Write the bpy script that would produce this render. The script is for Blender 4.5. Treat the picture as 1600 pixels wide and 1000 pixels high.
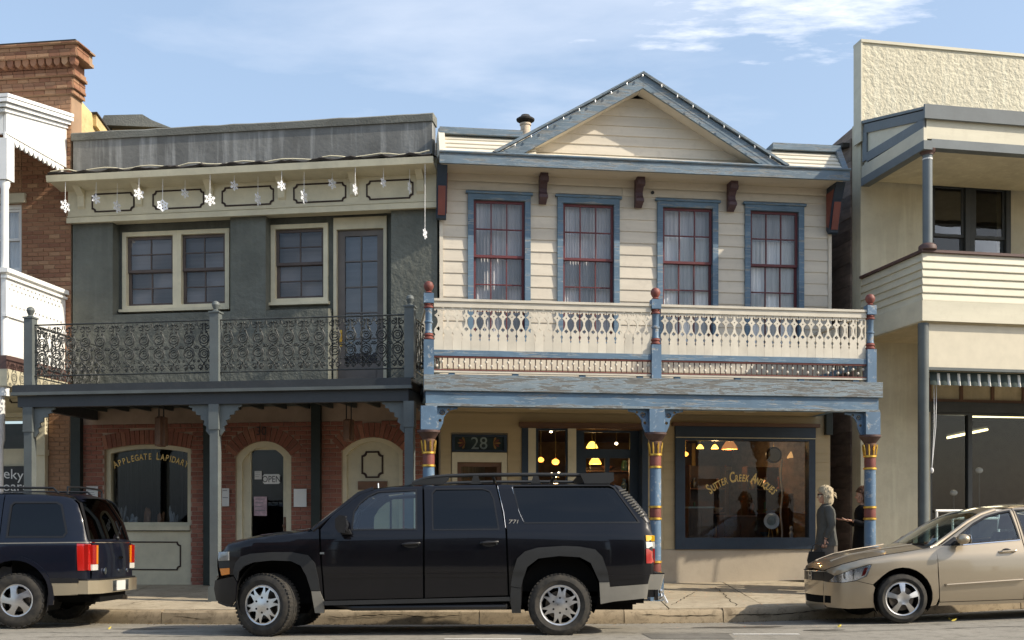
import bpy, bmesh, math, random
from mathutils import Vector, Matrix
from mathutils.geometry import delaunay_2d_cdt
import numpy as np

random.seed(7)
R = math.radians
sc = bpy.context.scene
for o in list(bpy.data.objects):
    bpy.data.objects.remove(o)
COL = sc.collection

# ------------------------------------------------------------------ camera
HC = 1.30                                   # eye height over the road
FPX, CX, CY = 1700.0, 800.0, 815.0          # focal length and horizon of the photograph, in its pixels
cam = bpy.data.cameras.new('camera')
cam.sensor_width = 36.0
cam.lens = 36.0 * FPX / 1600.0
cam.shift_y = (CY - 500.0) / 1600.0
cam.clip_start, cam.clip_end = 0.1, 2000.0
cam_ob = bpy.data.objects.new('camera', cam)
COL.objects.link(cam_ob)
cam_ob.location = (0, 0, HC)
cam_ob.rotation_euler = (R(90), 0, 0)
sc.camera = cam_ob

# ------------------------------------------------------------------ sky, sun, exposure
SUN_AZ, SUN_EL = 18.0, 36.0                 # degrees in front of the street line, from the right; height
S = Vector((math.cos(R(SUN_AZ)) * math.cos(R(SUN_EL)), -math.sin(R(SUN_AZ)) * math.cos(R(SUN_EL)), math.sin(R(SUN_EL))))
sun = bpy.data.lights.new('sun', 'SUN')
sun.energy, sun.angle, sun.color = 4.1, R(0.55), (1.0, 0.90, 0.74)
sun_ob = bpy.data.objects.new('sun', sun)
COL.objects.link(sun_ob)
sun_ob.rotation_euler = S.to_track_quat('Z', 'Y').to_euler()
sun_ob.location = S * 60

w = bpy.data.worlds.new('World'); sc.world = w
w.use_nodes = True
nt = w.node_tree; nt.nodes.clear()
def wn(t, **kw):
    n = nt.nodes.new(t)
    for k, v in kw.items(): setattr(n, k, v)
    return n
sky = wn('ShaderNodeTexSky', sky_type='NISHITA', sun_disc=False, sun_elevation=R(SUN_EL), sun_rotation=R(90 + SUN_AZ),
         altitude=350.0, air_density=1.15, dust_density=3.0, ozone_density=1.0)
tc = wn('ShaderNodeTexCoord')
sep = wn('ShaderNodeSeparateXYZ'); nt.links.new(tc.outputs['Generated'], sep.inputs[0])
zc = wn('ShaderNodeMath', operation='MAXIMUM'); zc.inputs[1].default_value = 0.06; nt.links.new(sep.outputs['Z'], zc.inputs[0])
cxy = wn('ShaderNodeVectorMath', operation='DIVIDE'); comb = wn('ShaderNodeCombineXYZ')
for i in range(3): nt.links.new(zc.outputs[0], comb.inputs[i])
nt.links.new(tc.outputs['Generated'], cxy.inputs[0]); nt.links.new(comb.outputs[0], cxy.inputs[1])
mp = wn('ShaderNodeMapping'); mp.inputs['Location'].default_value = (1.15, 0.3, 0); mp.inputs['Scale'].default_value = (0.62, 1.05, 0.0)
nt.links.new(cxy.outputs[0], mp.inputs[0])
nz = wn('ShaderNodeTexNoise'); nz.inputs['Scale'].default_value = 1.25; nz.inputs['Detail'].default_value = 9; nz.inputs['Roughness'].default_value = 0.56
nz.inputs['Distortion'].default_value = 0.25
nt.links.new(mp.outputs[0], nz.inputs['Vector'])
ramp = wn('ShaderNodeMapRange'); ramp.inputs[1].default_value = 0.50; ramp.inputs[2].default_value = 0.74
nt.links.new(nz.outputs[0], ramp.inputs[0])
# the one larger cloud that stands over the street, ragged by the same noise
dist = wn('ShaderNodeVectorMath', operation='DISTANCE'); dist.inputs[1].default_value = (0.49, 2.12, 0.0)
msc = wn('ShaderNodeMapping'); msc.inputs['Scale'].default_value = (1.0, 1.0, 0.0); nt.links.new(cxy.outputs[0], msc.inputs[0])
nt.links.new(msc.outputs[0], dist.inputs[0])
blob = wn('ShaderNodeMapRange'); blob.inputs[1].default_value = 0.48; blob.inputs[2].default_value = 0.0; blob.inputs[3].default_value = 0.0; blob.inputs[4].default_value = 0.44
nt.links.new(dist.outputs['Value'], blob.inputs[0])
nz2 = wn('ShaderNodeTexNoise'); nz2.inputs['Scale'].default_value = 4.6; nz2.inputs['Detail'].default_value = 8; nz2.inputs['Roughness'].default_value = 0.6
mp2 = wn('ShaderNodeMapping'); mp2.inputs['Scale'].default_value = (0.7, 1.5, 0); nt.links.new(cxy.outputs[0], mp2.inputs[0]); nt.links.new(mp2.outputs[0], nz2.inputs['Vector'])
badd = wn('ShaderNodeMath', operation='ADD'); nt.links.new(blob.outputs[0], badd.inputs[0]); nt.links.new(nz2.outputs[0], badd.inputs[1])
bm_ = wn('ShaderNodeMapRange'); bm_.inputs[1].default_value = 0.72; bm_.inputs[2].default_value = 1.0; nt.links.new(badd.outputs[0], bm_.inputs[0])
wsc = wn('ShaderNodeMath', operation='MULTIPLY'); wsc.inputs[1].default_value = 0.28; nt.links.new(ramp.outputs[0], wsc.inputs[0])
bsc = wn('ShaderNodeMath', operation='MULTIPLY'); bsc.inputs[1].default_value = 0.85; nt.links.new(bm_.outputs[0], bsc.inputs[0])
cl = wn('ShaderNodeMath', operation='MAXIMUM'); nt.links.new(wsc.outputs[0], cl.inputs[0]); nt.links.new(bsc.outputs[0], cl.inputs[1])
# thin even veil of high cloud that pales the whole sky
veil = wn('ShaderNodeMix', data_type='RGBA'); veil.inputs[0].default_value = 0.32; veil.inputs[7].default_value = (3.6, 4.6, 6.0, 1)
nt.links.new(sky.outputs[0], veil.inputs[6])
mixc = wn('ShaderNodeMix', data_type='RGBA'); mixc.inputs[7].default_value = (7.6, 7.5, 7.7, 1)
nt.links.new(cl.outputs[0], mixc.inputs[0]); nt.links.new(veil.outputs[2], mixc.inputs[6])
bg = wn('ShaderNodeBackground'); bg.inputs[1].default_value = 0.15
nt.links.new(mixc.outputs[2], bg.inputs[0])
wo = wn('ShaderNodeOutputWorld'); nt.links.new(bg.outputs[0], wo.inputs[0])

sc.view_settings.view_transform = 'Standard'
sc.view_settings.look = 'None'
sc.view_settings.gamma = 1.0
sc.view_settings.use_curve_mapping = False
sc.view_settings.exposure = 0.44
sc.cycles.max_bounces = 8
sc.cycles.transparent_max_bounces = 12
sc.cycles.caustics_reflective = False
sc.cycles.caustics_refractive = False
sc.cycles.sample_clamp_indirect = 6.0
sc.cycles.use_denoising = True

# ------------------------------------------------------------------ mesh helpers
class MB:
    """collects shapes; put() links them as ONE mesh object"""
    def __init__(s): s.v = []; s.f = []
    def add(s, vs, fs):
        o = len(s.v); s.v += [tuple(p) for p in vs]; s.f += [[i + o for i in f] for f in fs]; return s
    def box(s, x0, x1, y0, y1, z0, z1):
        v = [(x0,y0,z0),(x1,y0,z0),(x1,y1,z0),(x0,y1,z0),(x0,y0,z1),(x1,y0,z1),(x1,y1,z1),(x0,y1,z1)]
        return s.add(v, [(0,3,2,1),(4,5,6,7),(0,1,5,4),(1,2,6,5),(2,3,7,6),(3,0,4,7)])
    def fb(s, u0, u1, v0, v1, w0, w1):          # a box in a facade frame: v is out towards the street
        return s.box(u0, u1, -v1, -v0, w0, w1)
    def prism(s, pts, lo, hi, fn):              # polygon (a,b) swept along t from lo to hi; fn(a,b,t) -> xyz
        n = len(pts)
        vs = [fn(a, b, lo) for a, b in pts] + [fn(a, b, hi) for a, b in pts]
        fs = [list(range(n))[::-1], list(range(n, 2*n))] + [(i, (i+1) % n, n + (i+1) % n, n + i) for i in range(n)]
        return s.add(vs, fs)
    def plate(s, outline, holes, lo, hi, fn, extra=(), smooth=None):
        vs2, tris, rings = cdt(outline, holes, extra)
        n = len(vs2)
        vs = [fn(a, b, lo) for a, b in vs2] + [fn(a, b, hi) for a, b in vs2]
        fs = [t[::-1] for t in tris] + [[i + n for i in t] for t in tris]
        cnt = {}
        for t in tris:
            for i in range(len(t)):
                e = (t[i], t[(i+1) % len(t)]); cnt[e] = 1
        for (a, b) in list(cnt):
            if (b, a) not in cnt: fs.append((a, b, b + n, a + n))
        return s.add(vs, fs)
    def tube(s, path, r, n=6, closed=False, cap=True):
        path = [Vector(p) for p in path]; m = len(path)
        rs = r if isinstance(r, (list, tuple)) else [r] * m
        rings = []; prev = None
        for i, p in enumerate(path):
            if closed: d = path[(i+1) % m] - path[i-1]
            else: d = path[min(i+1, m-1)] - path[max(i-1, 0)]
            d.normalize()
            if prev is None:
                a = Vector((0,0,1)) if abs(d.z) < 0.9 else Vector((1,0,0))
                e1 = d.cross(a).normalized()
            else:
                e1 = (prev - d * prev.dot(d)).normalized()
            prev = e1; e2 = d.cross(e1)
            rings.append([p + (e1 * math.cos(2*math.pi*k/n) + e2 * math.sin(2*math.pi*k/n)) * rs[i] for k in range(n)])
        vs = [q for ring in rings for q in ring]; fs = []
        for i in range(m if closed else m - 1):
            j = (i + 1) % m
            for k in range(n): fs.append((i*n+k, i*n+(k+1) % n, j*n+(k+1) % n, j*n+k))
        if not closed and cap: fs += [list(range(n))[::-1], [(m-1)*n+k for k in range(n)]]
        return s.add(vs, fs)
    def lathe(s, prof, c=(0,0,0), n=16, axis='z', cap=True):
        m = len(prof); vs = []
        for r, h in prof:
            for k in range(n):
                a = 2*math.pi*k/n; x, y = r*math.cos(a), r*math.sin(a)
                p = (x, y, h) if axis == 'z' else ((x, h, y) if axis == 'y' else (h, x, y))
                vs.append((p[0]+c[0], p[1]+c[1], p[2]+c[2]))
        fs = [(i*n+k, i*n+(k+1) % n, (i+1)*n+(k+1) % n, (i+1)*n+k) for i in range(m-1) for k in range(n)]
        if cap: fs += [list(range(n))[::-1], [(m-1)*n+k for k in range(n)]]
        return s.add(vs, fs)
    def sphere(s, c, r, n=10, m=7, sx=1, sy=1, sz=1):
        prof = [(r*math.sin(math.pi*i/m), -r*math.cos(math.pi*i/m)) for i in range(m+1)]
        o = len(s.v); s.lathe([(max(a, 1e-4), b) for a, b in prof], (0,0,0), n)
        for i in range(o, len(s.v)):
            x, y, z = s.v[i]; s.v[i] = (c[0]+x*sx, c[1]+y*sy, c[2]+z*sz)
        return s
    def xf(s, M):
        s.v = [tuple(M @ Vector(p)) for p in s.v]; return s
    def mesh(s, name, mats, smooth=False, angle=35, recalc=True, normals=None):
        me = bpy.data.meshes.new(name)
        me.from_pydata(s.v, [], s.f)
        if recalc:
            bm = bmesh.new(); bm.from_mesh(me); bmesh.ops.recalc_face_normals(bm, faces=bm.faces); bm.to_mesh(me); bm.free()
        for m in (mats if isinstance(mats, (list, tuple)) else [mats]): me.materials.append(m)
        if smooth:
            for p in me.polygons: p.use_smooth = True
            if angle < 180: me.set_sharp_from_angle(angle=R(angle))
        if normals is not None:
            for p in me.polygons: p.use_smooth = True
            me.normals_split_custom_set_from_vertices(normals)
        me.update()
        return me

def cdt(outline, holes=(), extra=()):
    pts = [Vector(p) for p in outline]; edges = [(i, (i+1) % len(outline)) for i in range(len(outline))]
    for h in holes:
        o = len(pts); pts += [Vector(p) for p in h]; edges += [(o+i, o+(i+1) % len(h)) for i in range(len(h))]
    pts += [Vector(p) for p in extra]
    r = delaunay_2d_cdt(pts, edges, [], 1, 1e-6)
    vs = [tuple(p) for p in r[0]]; tris = []
    for f_ in r[2]:
        f_ = list(f_); x = sum(vs[i][0] for i in f_)/len(f_); y = sum(vs[i][1] for i in f_)/len(f_)
        if inside(x, y, outline) and not any(inside(x, y, h) for h in holes): tris.append(f_)
    return vs, tris, None
def inside(x, y, poly):
    c = False; j = len(poly)-1
    for i in range(len(poly)):
        (xi, yi), (xj, yj) = poly[i], poly[j]
        if (yi > y) != (yj > y) and x < (xj-xi)*(y-yi)/(yj-yi) + xi: c = not c
        j = i
    return c

def link(o, parent=None):
    COL.objects.link(o)
    if parent is not None: o.parent = parent
    return o
def put(name, mb, mat, parent=None, smooth=False, angle=35, loc=None, label=None, **kw):
    me = mb if isinstance(mb, bpy.types.Mesh) else mb.mesh(name, mat, smooth, angle, **kw)
    o = bpy.data.objects.new(name, me); link(o, parent)
    if loc is not None: o.location = loc
    if label: o['label'] = label
    return o
def inst(name, me, parent=None, loc=(0,0,0), rot=(0,0,0), scale=(1,1,1)):
    o = bpy.data.objects.new(name, me); link(o, parent)
    o.location = loc; o.rotation_euler = rot; o.scale = scale
    return o
def tag(o, label, cat, group=None, kind=None):
    o['label'] = label; o['category'] = cat
    if group: o['group'] = group
    if kind: o['kind'] = kind
    return o
def thing(name, label, cat, loc=(0,0,0), rz=0.0, group=None):
    o = bpy.data.objects.new(name, None); link(o)
    o.location = loc; o.rotation_euler = (0, 0, rz); o.empty_display_size = 0.2
    return tag(o, label, cat, group)
def box(parent, name, mat, u0, u1, v0, v1, w0, w1, label=None):
    return put(name, MB().fb(u0, u1, v0, v1, w0, w1), mat, parent, label=label)
def F(a, b, t): return (a, -t, b)           # facade plane: (u, w) swept out by v
def circ(cx, cz, r, n=24, a0=0.0, a1=360.0, rz=None):
    full = abs(a1 - a0) >= 359.9
    m = n if full else n + 1
    return [(cx + r*math.cos(R(a0 + (a1-a0)*i/n)), cz + (rz or r)*math.sin(R(a0 + (a1-a0)*i/n))) for i in range(m)]

class Frame:
    """a facade: origin at its left foot, u along it, v out to the street"""
    def __init__(s, p0, p1):
        s.p0 = Vector(p0); d = Vector(p1) - s.p0; s.W = d.length; s.th = math.atan2(d.y, d.x)
        s.t = Vector((math.cos(s.th), math.sin(s.th))); s.n = Vector((math.sin(s.th), -math.cos(s.th)))
    def m(s, px, py, v=0.0):                # a place measured in the photograph -> (u, w) on the plane that lies v in front of the facade
        k = (px - CX) / FPX; q = s.p0 + s.n * v
        # point (k*D, D): (k*D - q.x)*n.x + (D - q.y)*n.y = 0
        D = (q.x*s.n.x + q.y*s.n.y) / (k*s.n.x + s.n.y)
        p = Vector((k*D, D)) - s.p0
        return p.dot(s.t), HC + (CY - py) * D / FPX
    def u(s, px, v=0.0): return s.m(px, 600, v)[0]
    def w(s, px, py, v=0.0): return s.m(px, py, v)[1]
    def at(s, u, v, z): 
        p = s.p0 + s.t*u + s.n*v; return (p.x, p.y, z)

# ------------------------------------------------------------------ materials
MATS = {}
def srgb(r, g, b, k=1.0):
    f = lambda x: (x/255/12.92 if x/255 <= 0.04045 else ((x/255+0.055)/1.055)**2.4)
    return (f(r)*k, f(g)*k, f(b)*k)
class NT:
    def __init__(s, name):
        s.m = bpy.data.materials.new(name); s.m.use_nodes = True; s.t = s.m.node_tree; s.t.nodes.clear(); MATS[name] = s.m
        s.out = s.n('ShaderNodeOutputMaterial'); s.b = s.n('ShaderNodeBsdfPrincipled'); s.l(s.b.outputs[0], s.out.inputs[0])
        s.tc = s.n('ShaderNodeTexCoord'); s.vec = s.tc.outputs['Object']
        s.oi = s.n('ShaderNodeObjectInfo')
        # every piece samples its own patch of the pattern
        a = s.n('ShaderNodeVectorMath', operation='ADD'); c = s.n('ShaderNodeMath', operation='MULTIPLY'); c.inputs[1].default_value = 37.0
        s.l(s.oi.outputs['Random'], c.inputs[0]); s.l(s.vec, a.inputs[0]); s.l(c.outputs[0], a.inputs[1]); s.vec = a.outputs[0]
    def n(s, t, **kw):
        n = s.t.nodes.new(t)
        for k, v in kw.items(): setattr(n, k, v)
        return n
    def l(s, a, b): s.t.links.new(a, b)
    def noise(s, scale, detail=4, rough=0.55, stretch=None, dist=0.0):
        n = s.n('ShaderNodeTexNoise'); n.inputs['Scale'].default_value = scale; n.inputs['Detail'].default_value = detail
        n.inputs['Roughness'].default_value = rough; n.inputs['Distortion'].default_value = dist
        v = s.vec
        if stretch:
            m = s.n('ShaderNodeMapping'); m.inputs['Scale'].default_value = stretch; s.l(v, m.inputs[0]); v = m.outputs[0]
        s.l(v, n.inputs['Vector']); return n.outputs[0]
    def rng(s, x, a, b, c=0.0, d=1.0):
        n = s.n('ShaderNodeMapRange'); n.inputs[1].default_value = a; n.inputs[2].default_value = b; n.inputs[3].default_value = c; n.inputs[4].default_value = d
        s.l(x, n.inputs[0]); return n.outputs[0]
    def mix(s, fac, a, b):
        n = s.n('ShaderNodeMix', data_type='RGBA')
        for i, x in ((6, a), (7, b)):
            if hasattr(x, 'is_linked'): s.l(x, n.inputs[i])
            else: n.inputs[i].default_value = (*x, 1) if len(x) == 3 else x
        if hasattr(fac, 'is_linked'): s.l(fac, n.inputs[0])
        else: n.inputs[0].default_value = fac
        return n.outputs[2]
    def mul(s, a, b):
        n = s.n('ShaderNodeMath', operation='MULTIPLY')
        for i, x in ((0, a), (1, b)):
            if hasattr(x, 'is_linked'): s.l(x, n.inputs[i])
            else: n.inputs[i].default_value = x
        return n.outputs[0]
    def val(s, col, k):                       # brightness
        n = s.n('ShaderNodeHueSaturation'); s.l(k, n.inputs['Value']); 
        if hasattr(col, 'is_linked'): s.l(col, n.inputs['Color'])
        else: n.inputs['Color'].default_value = (*col, 1)
        return n.outputs[0]
    def bump(s, h, strength=0.3, distance=0.01):
        n = s.n('ShaderNodeBump'); n.inputs['Strength'].default_value = strength; n.inputs['Distance'].default_value = distance
        s.l(h, n.inputs['Height']); s.l(n.outputs[0], s.b.inputs['Normal']); return n
    def col(s, c):
        if hasattr(c, 'is_linked'): s.l(c, s.b.inputs['Base Color'])
        else: s.b.inputs['Base Color'].default_value = (*c, 1)
    def set(s, **kw):
        names = dict(rough='Roughness', metal='Metallic', spec='Specular IOR Level', coat='Coat Weight', coatr='Coat Roughness', ior='IOR', trans='Transmission Weight', alpha='Alpha', sheen='Sheen Weight')
        for k, v in kw.items():
            if hasattr(v, 'is_linked'): s.l(v, s.b.inputs[names[k]])
            else: s.b.inputs[names[k]].default_value = v

def paint(name, c, rough=0.6, var=0.18, scale=3.0, bump=0.15, bscale=40, dirt=0.25, dirtc=(0.12,0.10,0.08), obj_var=0.10, stretch=None, spec=0.4):
    t = NT(name)
    n1 = t.noise(scale, 5, 0.6, stretch); n2 = t.noise(bscale, 4, 0.6, stretch); n3 = t.noise(scale*2.7+1, 8, 0.7)
    base = t.val(c, t.rng(n1, 0.3, 0.7, 1 - var, 1 + var))
    base = t.val(base, t.rng(t.oi.outputs['Random'], 0, 1, 1 - obj_var, 1 + obj_var))
    base = t.mix(t.mul(t.rng(n3, 0.52, 0.78), dirt), base, dirtc)
    t.col(base); t.set(rough=t.rng(n2, 0.3, 0.7, rough - 0.08, min(1, rough + 0.1)), spec=spec)
    t.bump(n2, bump, 0.004)
    return t.m

def peel(name, c, under, amt=0.5, scale=7.0, rough=0.65, stretch=(0.35,1,3.2)):
    """old paint flaking off grey boards"""
    t = NT(name)
    n1 = t.noise(scale, 9, 0.68, stretch, 0.35); n2 = t.noise(2.2, 4, 0.55); n3 = t.noise(60, 4, 0.6, (0.15,1,1))
    mask = t.rng(n1, 0.60 - 0.14*amt, 0.635 - 0.14*amt)
    base = t.val(c, t.rng(n2, 0.3, 0.7, 0.78, 1.24))
    base = t.mix(t.rng(t.noise(scale*0.55, 6, 0.65, stretch), 0.5, 0.75, 0, 0.55*amt), base, tuple(0.5*(x + y) + 0.06 for x, y in zip(c, under)))
    und = t.val(under, t.rng(n3, 0.3, 0.7, 0.6, 1.25))
    edge = t.rng(n1, 0.575 - 0.14*amt, 0.60 - 0.14*amt, 0, 0.35)
    base = t.mix(edge, base, tuple(min(1, x*1.7 + 0.12) for x in c))
    t.col(t.mix(mask, base, und)); t.set(rough=t.rng(mask, 0, 1, rough, 0.85))
    inv = t.rng(mask, 0, 1, 1.0, 0.0)
    t.bump(inv, 0.5, 0.006)
    return t.m

def stucco(name, c, bs=22, strength=0.6, var=0.16, dist=0.02, dirt=0.3, dirtc=(0.1,0.09,0.07), streak=0.0):
    t = NT(name)
    n1 = t.noise(1.3, 6, 0.6); n2 = t.noise(bs, 5, 0.6); n3 = t.noise(5, 8, 0.7); n4 = t.noise(5.0, 5, 0.6, (1.6,1.6,0.12))
    base = t.val(c, t.rng(n1, 0.3, 0.7, 1 - var, 1 + var))
    base = t.mix(t.mul(t.rng(n3, 0.5, 0.75), dirt), base, dirtc)
    if streak: base = t.mix(t.mul(t.rng(n4, 0.5, 0.68), streak), base, tuple(min(1, x*1.8 + 0.06) for x in c))
    t.col(base); t.set(rough=0.85, spec=0.25); t.bump(n2, strength, dist)
    return t.m

def metal(name, c, rough=0.3, var=0.1):
    t = NT(name); n = t.noise(9, 4)
    t.col(t.val(c, t.rng(n, 0.3, 0.7, 1 - var, 1 + var))); t.set(metal=1.0, rough=t.rng(n, 0.3, 0.7, rough*0.8, rough*1.25)); return t.m

def plain(name, c, rough=0.5, spec=0.5, coat=0.0, metalv=0.0, var=0.05, bump=0.0, bscale=80):
    t = NT(name); n = t.noise(6, 4); t.col(t.val(c, t.rng(n, 0.3, 0.7, 1 - var, 1 + var)))
    t.set(rough=rough, spec=spec, coat=coat, coatr=0.03, metal=metalv)
    if bump: t.bump(t.noise(bscale, 4), bump, 0.003)
    return t.m

def carpaint(name, c, metalv=0.0, rough=0.35, dust=0.06, dustc=(0.35,0.30,0.22), coat=1.0):
    t = NT(name); n = t.noise(2.2, 6, 0.6); fl = t.noise(900, 2, 0.5)
    base = t.val(c, t.rng(fl, 0.3, 0.7, 0.9, 1.12))
    base = t.mix(t.rng(n, 0.4, 0.75, dust*0.3, dust), base, dustc)
    t.col(base); t.set(rough=rough, metal=metalv, coat=coat, coatr=t.rng(n, 0.3, 0.8, 0.02, 0.07), spec=0.15)
    return t.m

def glass(name, tint=(1,1,1), dark=0.0, wav=0.0, rough=0.0, refl=1.0):
    """a thin pane: mirrors by Fresnel, otherwise lets light straight through, tinted"""
    t = NT(name); t.t.nodes.remove(t.b)
    tr = t.n('ShaderNodeBsdfTransparent'); tr.inputs[0].default_value = (*[x*(1-dark) for x in tint], 1)
    gl = t.n('ShaderNodeBsdfGlossy'); gl.inputs['Roughness'].default_value = rough; gl.inputs[0].default_value = (0.96, 0.98, 1.0, 1)
    fr = t.n('ShaderNodeFresnel'); fr.inputs[0].default_value = 1.55
    if wav:
        bp = t.n('ShaderNodeBump'); bp.inputs['Strength'].default_value = wav; bp.inputs['Distance'].default_value = 0.02
        t.l(t.noise(2.6, 2, 0.4), bp.inputs['Height']); t.l(bp.outputs[0], gl.inputs['Normal']); t.l(bp.outputs[0], fr.inputs['Normal'])
    k = t.mul(fr.outputs[0], 1.9*refl)
    mx = t.n('ShaderNodeMixShader'); t.l(k, mx.inputs[0]); t.l(tr.outputs[0], mx.inputs[1]); t.l(gl.outputs[0], mx.inputs[2]); t.l(mx.outputs[0], t.out.inputs[0])
    return t.m

def emit(name, c, strength):
    t = NT(name); t.col(c); t.b.inputs['Emission Color'].default_value = (*c, 1); t.b.inputs['Emission Strength'].default_value = strength; return t.m

def brickmat(name, c1, c2, c3, dark=(0.07,0.05,0.045)):
    t = NT(name); rnd = t.oi.outputs['Random']
    n = t.noise(9, 6, 0.65); n2 = t.noise(70, 4, 0.6)
    base = t.mix(t.rng(rnd, 0.0, 1.0), c1, c2)
    w2 = t.n('ShaderNodeMath', operation='FRACT'); t.l(t.mul(rnd, 7.31), w2.inputs[0])
    base = t.mix(t.rng(w2.outputs[0], 0.55, 1.0, 0, 0.75), base, c3)
    base = t.mix(t.rng(n, 0.48, 0.75, 0, 0.5), base, dark)
    t.col(t.val(base, t.rng(n2, 0.3, 0.7, 0.85, 1.12))); t.set(rough=0.9, spec=0.2); t.bump(n2, 0.5, 0.004)
    return t.m

# walls and trim
M_GREEN = stucco('green_stucco', (0.130,0.137,0.119), 9, 0.75, 0.22, 0.04, 0.4, (0.175,0.172,0.145), 0.10)
M_GREENTRIM = paint('green_trim', (0.16,0.168,0.14), 0.6, dirt=0.2)
M_SLATE = paint('slate_paint', (0.040,0.044,0.048), 0.5, 0.12, dirt=0.18)
M_SLATEL = paint('slate_post_paint', (0.115,0.130,0.128), 0.55, 0.15, dirt=0.25)
M_DKGREEN = paint('dark_green_iron', (0.018,0.026,0.022), 0.5, dirt=0.1)
M_PARAPET = stucco('grey_parapet', (0.185,0.185,0.175), 16, 0.4, 0.18, 0.015, 0.4, (0.09,0.085,0.075), 0.7)
M_COPING = stucco('coping_cement', (0.20,0.20,0.175), 30, 0.8, 0.25, 0.02, 0.5)
M_CREAMY = paint('yellow_cream_trim', (0.66,0.60,0.43), 0.6, 0.10, dirt=0.2, dirtc=(0.30,0.25,0.16))
M_CREAMDK = paint('storefront_cream', (0.60,0.55,0.40), 0.6, 0.10, dirt=0.15)
M_BROWNLINE = paint('dark_brown_line', (0.035,0.018,0.012), 0.6)
M_SASHBR = paint('brown_sash', (0.10,0.075,0.065), 0.5)
M_DOORBR = paint('taupe_door', (0.15,0.13,0.115), 0.5)
M_IRON = paint('weathered_iron', (0.030,0.033,0.032), 0.55, 0.3, dirt=0.4, dirtc=(0.25,0.25,0.22))
M_TAR = paint('tar_paper', (0.035,0.030,0.025), 0.8, 0.3)
M_BRICK = brickmat('red_brick', (0.31,0.125,0.088), (0.24,0.100,0.072), (0.40,0.185,0.125))
M_BRICKO = brickmat('old_orange_brick', (0.34,0.180,0.105), (0.25,0.120,0.075), (0.46,0.29,0.17), (0.12,0.085,0.06))
M_MORTAR = stucco('mortar', (0.36,0.27,0.21), 60, 0.5, 0.2, 0.004)
M_MORTARO = stucco('old_mortar', (0.33,0.22,0.14), 60, 0.5, 0.2, 0.004)
M_PLASTY = stucco('yellow_plaster', (0.66,0.50,0.25), 14, 0.5, 0.2, 0.02, 0.75, (0.30,0.19,0.10))
M_WHITE = paint('white_paint', (0.80,0.80,0.78), 0.5, 0.05, dirt=0.10)
M_SIDING = paint('cream_siding', (0.59,0.535,0.445), 0.6, 0.10, 2.0, 0.25, 50, 0.35, (0.34,0.30,0.25), 0.06, (0.3,1,2.5))
M_SIDINGW = paint('pale_shingle_boards', (0.66,0.61,0.50), 0.65, 0.10, dirt=0.15, dirtc=(0.4,0.35,0.28))
M_SAWN = paint('sawn_rail_cream', (0.60,0.55,0.455), 0.6, 0.12, 3, 0.25, 50, 0.18, (0.36,0.31,0.25), 0.07)
M_BLUE = peel('blue_trim', (0.095,0.160,0.230), (0.24,0.26,0.27), 0.30)
M_BLUEW = peel('weathered_blue_beam', (0.170,0.215,0.245), (0.17,0.17,0.16), 0.85, 9.0)
M_BLUEP = peel('blue_post', (0.095,0.160,0.240), (0.30,0.31,0.31), 0.2, 9.0, 0.5, (1,1,1))
M_BLUER = peel('blue_roof_edge', (0.120,0.170,0.215), (0.22,0.235,0.24), 0.6, 7.0)
M_RED = paint('oxide_red', (0.19,0.058,0.045), 0.55, 0.2, dirt=0.25)
M_SASHRED = paint('red_sash', (0.125,0.030,0.034), 0.5, 0.1)
M_PURPLE = paint('plum_bracket', (0.085,0.050,0.060), 0.55, 0.15)
M_GOLD = metal('gold_paint', (0.72,0.46,0.10), 0.42)
M_GOLDL = plain('gold_leaf_letters', (0.62,0.42,0.14), 0.4, 0.5, metalv=0.35)
M_TAN = paint('tan_boards', (0.47,0.375,0.225), 0.65, 0.08, 2.0, 0.25, 40, 0.15, (0.28,0.22,0.14), 0.04, (0.3,1,2.5))
M_TANGREY = stucco('tan_grey_bulkhead', (0.42,0.36,0.28), 30, 0.2, 0.08, 0.01, 0.12)
M_NAVY = paint('navy_frame', (0.022,0.038,0.062), 0.45, 0.15, dirt=0.1)
M_BROWN = paint('brown_cornice', (0.14,0.075,0.045), 0.55, 0.15)
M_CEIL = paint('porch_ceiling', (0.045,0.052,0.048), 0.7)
M_TANCEIL = paint('tan_porch_ceiling', (0.42,0.335,0.20), 0.7)
M_RSTUC = stucco('cream_relief_stucco', (0.62,0.57,0.435), 11, 0.9, 0.12, 0.05, 0.35, (0.42,0.37,0.27), 0.15)
M_RWALL = stucco('cream_wall', (0.57,0.525,0.395), 20, 0.3, 0.14, 0.01, 0.35, (0.38,0.33,0.23), 0.15)
M_RTAN = stucco('tan_side_wall', (0.46,0.395,0.265), 26, 0.35, 0.16, 0.01, 0.5, (0.31,0.25,0.16), 0.12)
M_RTRIM = paint('slate_blue_trim', (0.125,0.145,0.155), 0.5, 0.1, dirt=0.1)
M_RBOARD = paint('cream_boards', (0.60,0.56,0.435), 0.55, 0.10, 2.0, 0.25, 40, 0.3, (0.4,0.35,0.25), 0.03, (0.3,1,2))
M_MAROON = paint('maroon_cap', (0.095,0.055,0.048), 0.55)
M_ALLEY = paint('weathered_brown_boards', (0.20,0.155,0.125), 0.8, 0.35, 2.5, 0.5, 40, 0.5, (0.035,0.03,0.028), 0.25, (0.3,1,3))
M_FRAMEDK = paint('dark_grey_frame', (0.045,0.050,0.052), 0.5)
M_SIGNCREAM = plain('cream_sign_face', (0.62,0.56,0.43), 0.45, 0.4)
M_AWNW = plain('awning_white', (0.72,0.70,0.64), 0.8, 0.2)
M_AWNG = plain('awning_green', (0.045,0.060,0.055), 0.8, 0.2)
M_BLACK = plain('black_paint', (0.010,0.010,0.010), 0.5)
M_DARKROOM = plain('shop_interior_dark', (0.030,0.026,0.022), 0.9, 0.1, var=0.3)
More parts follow.
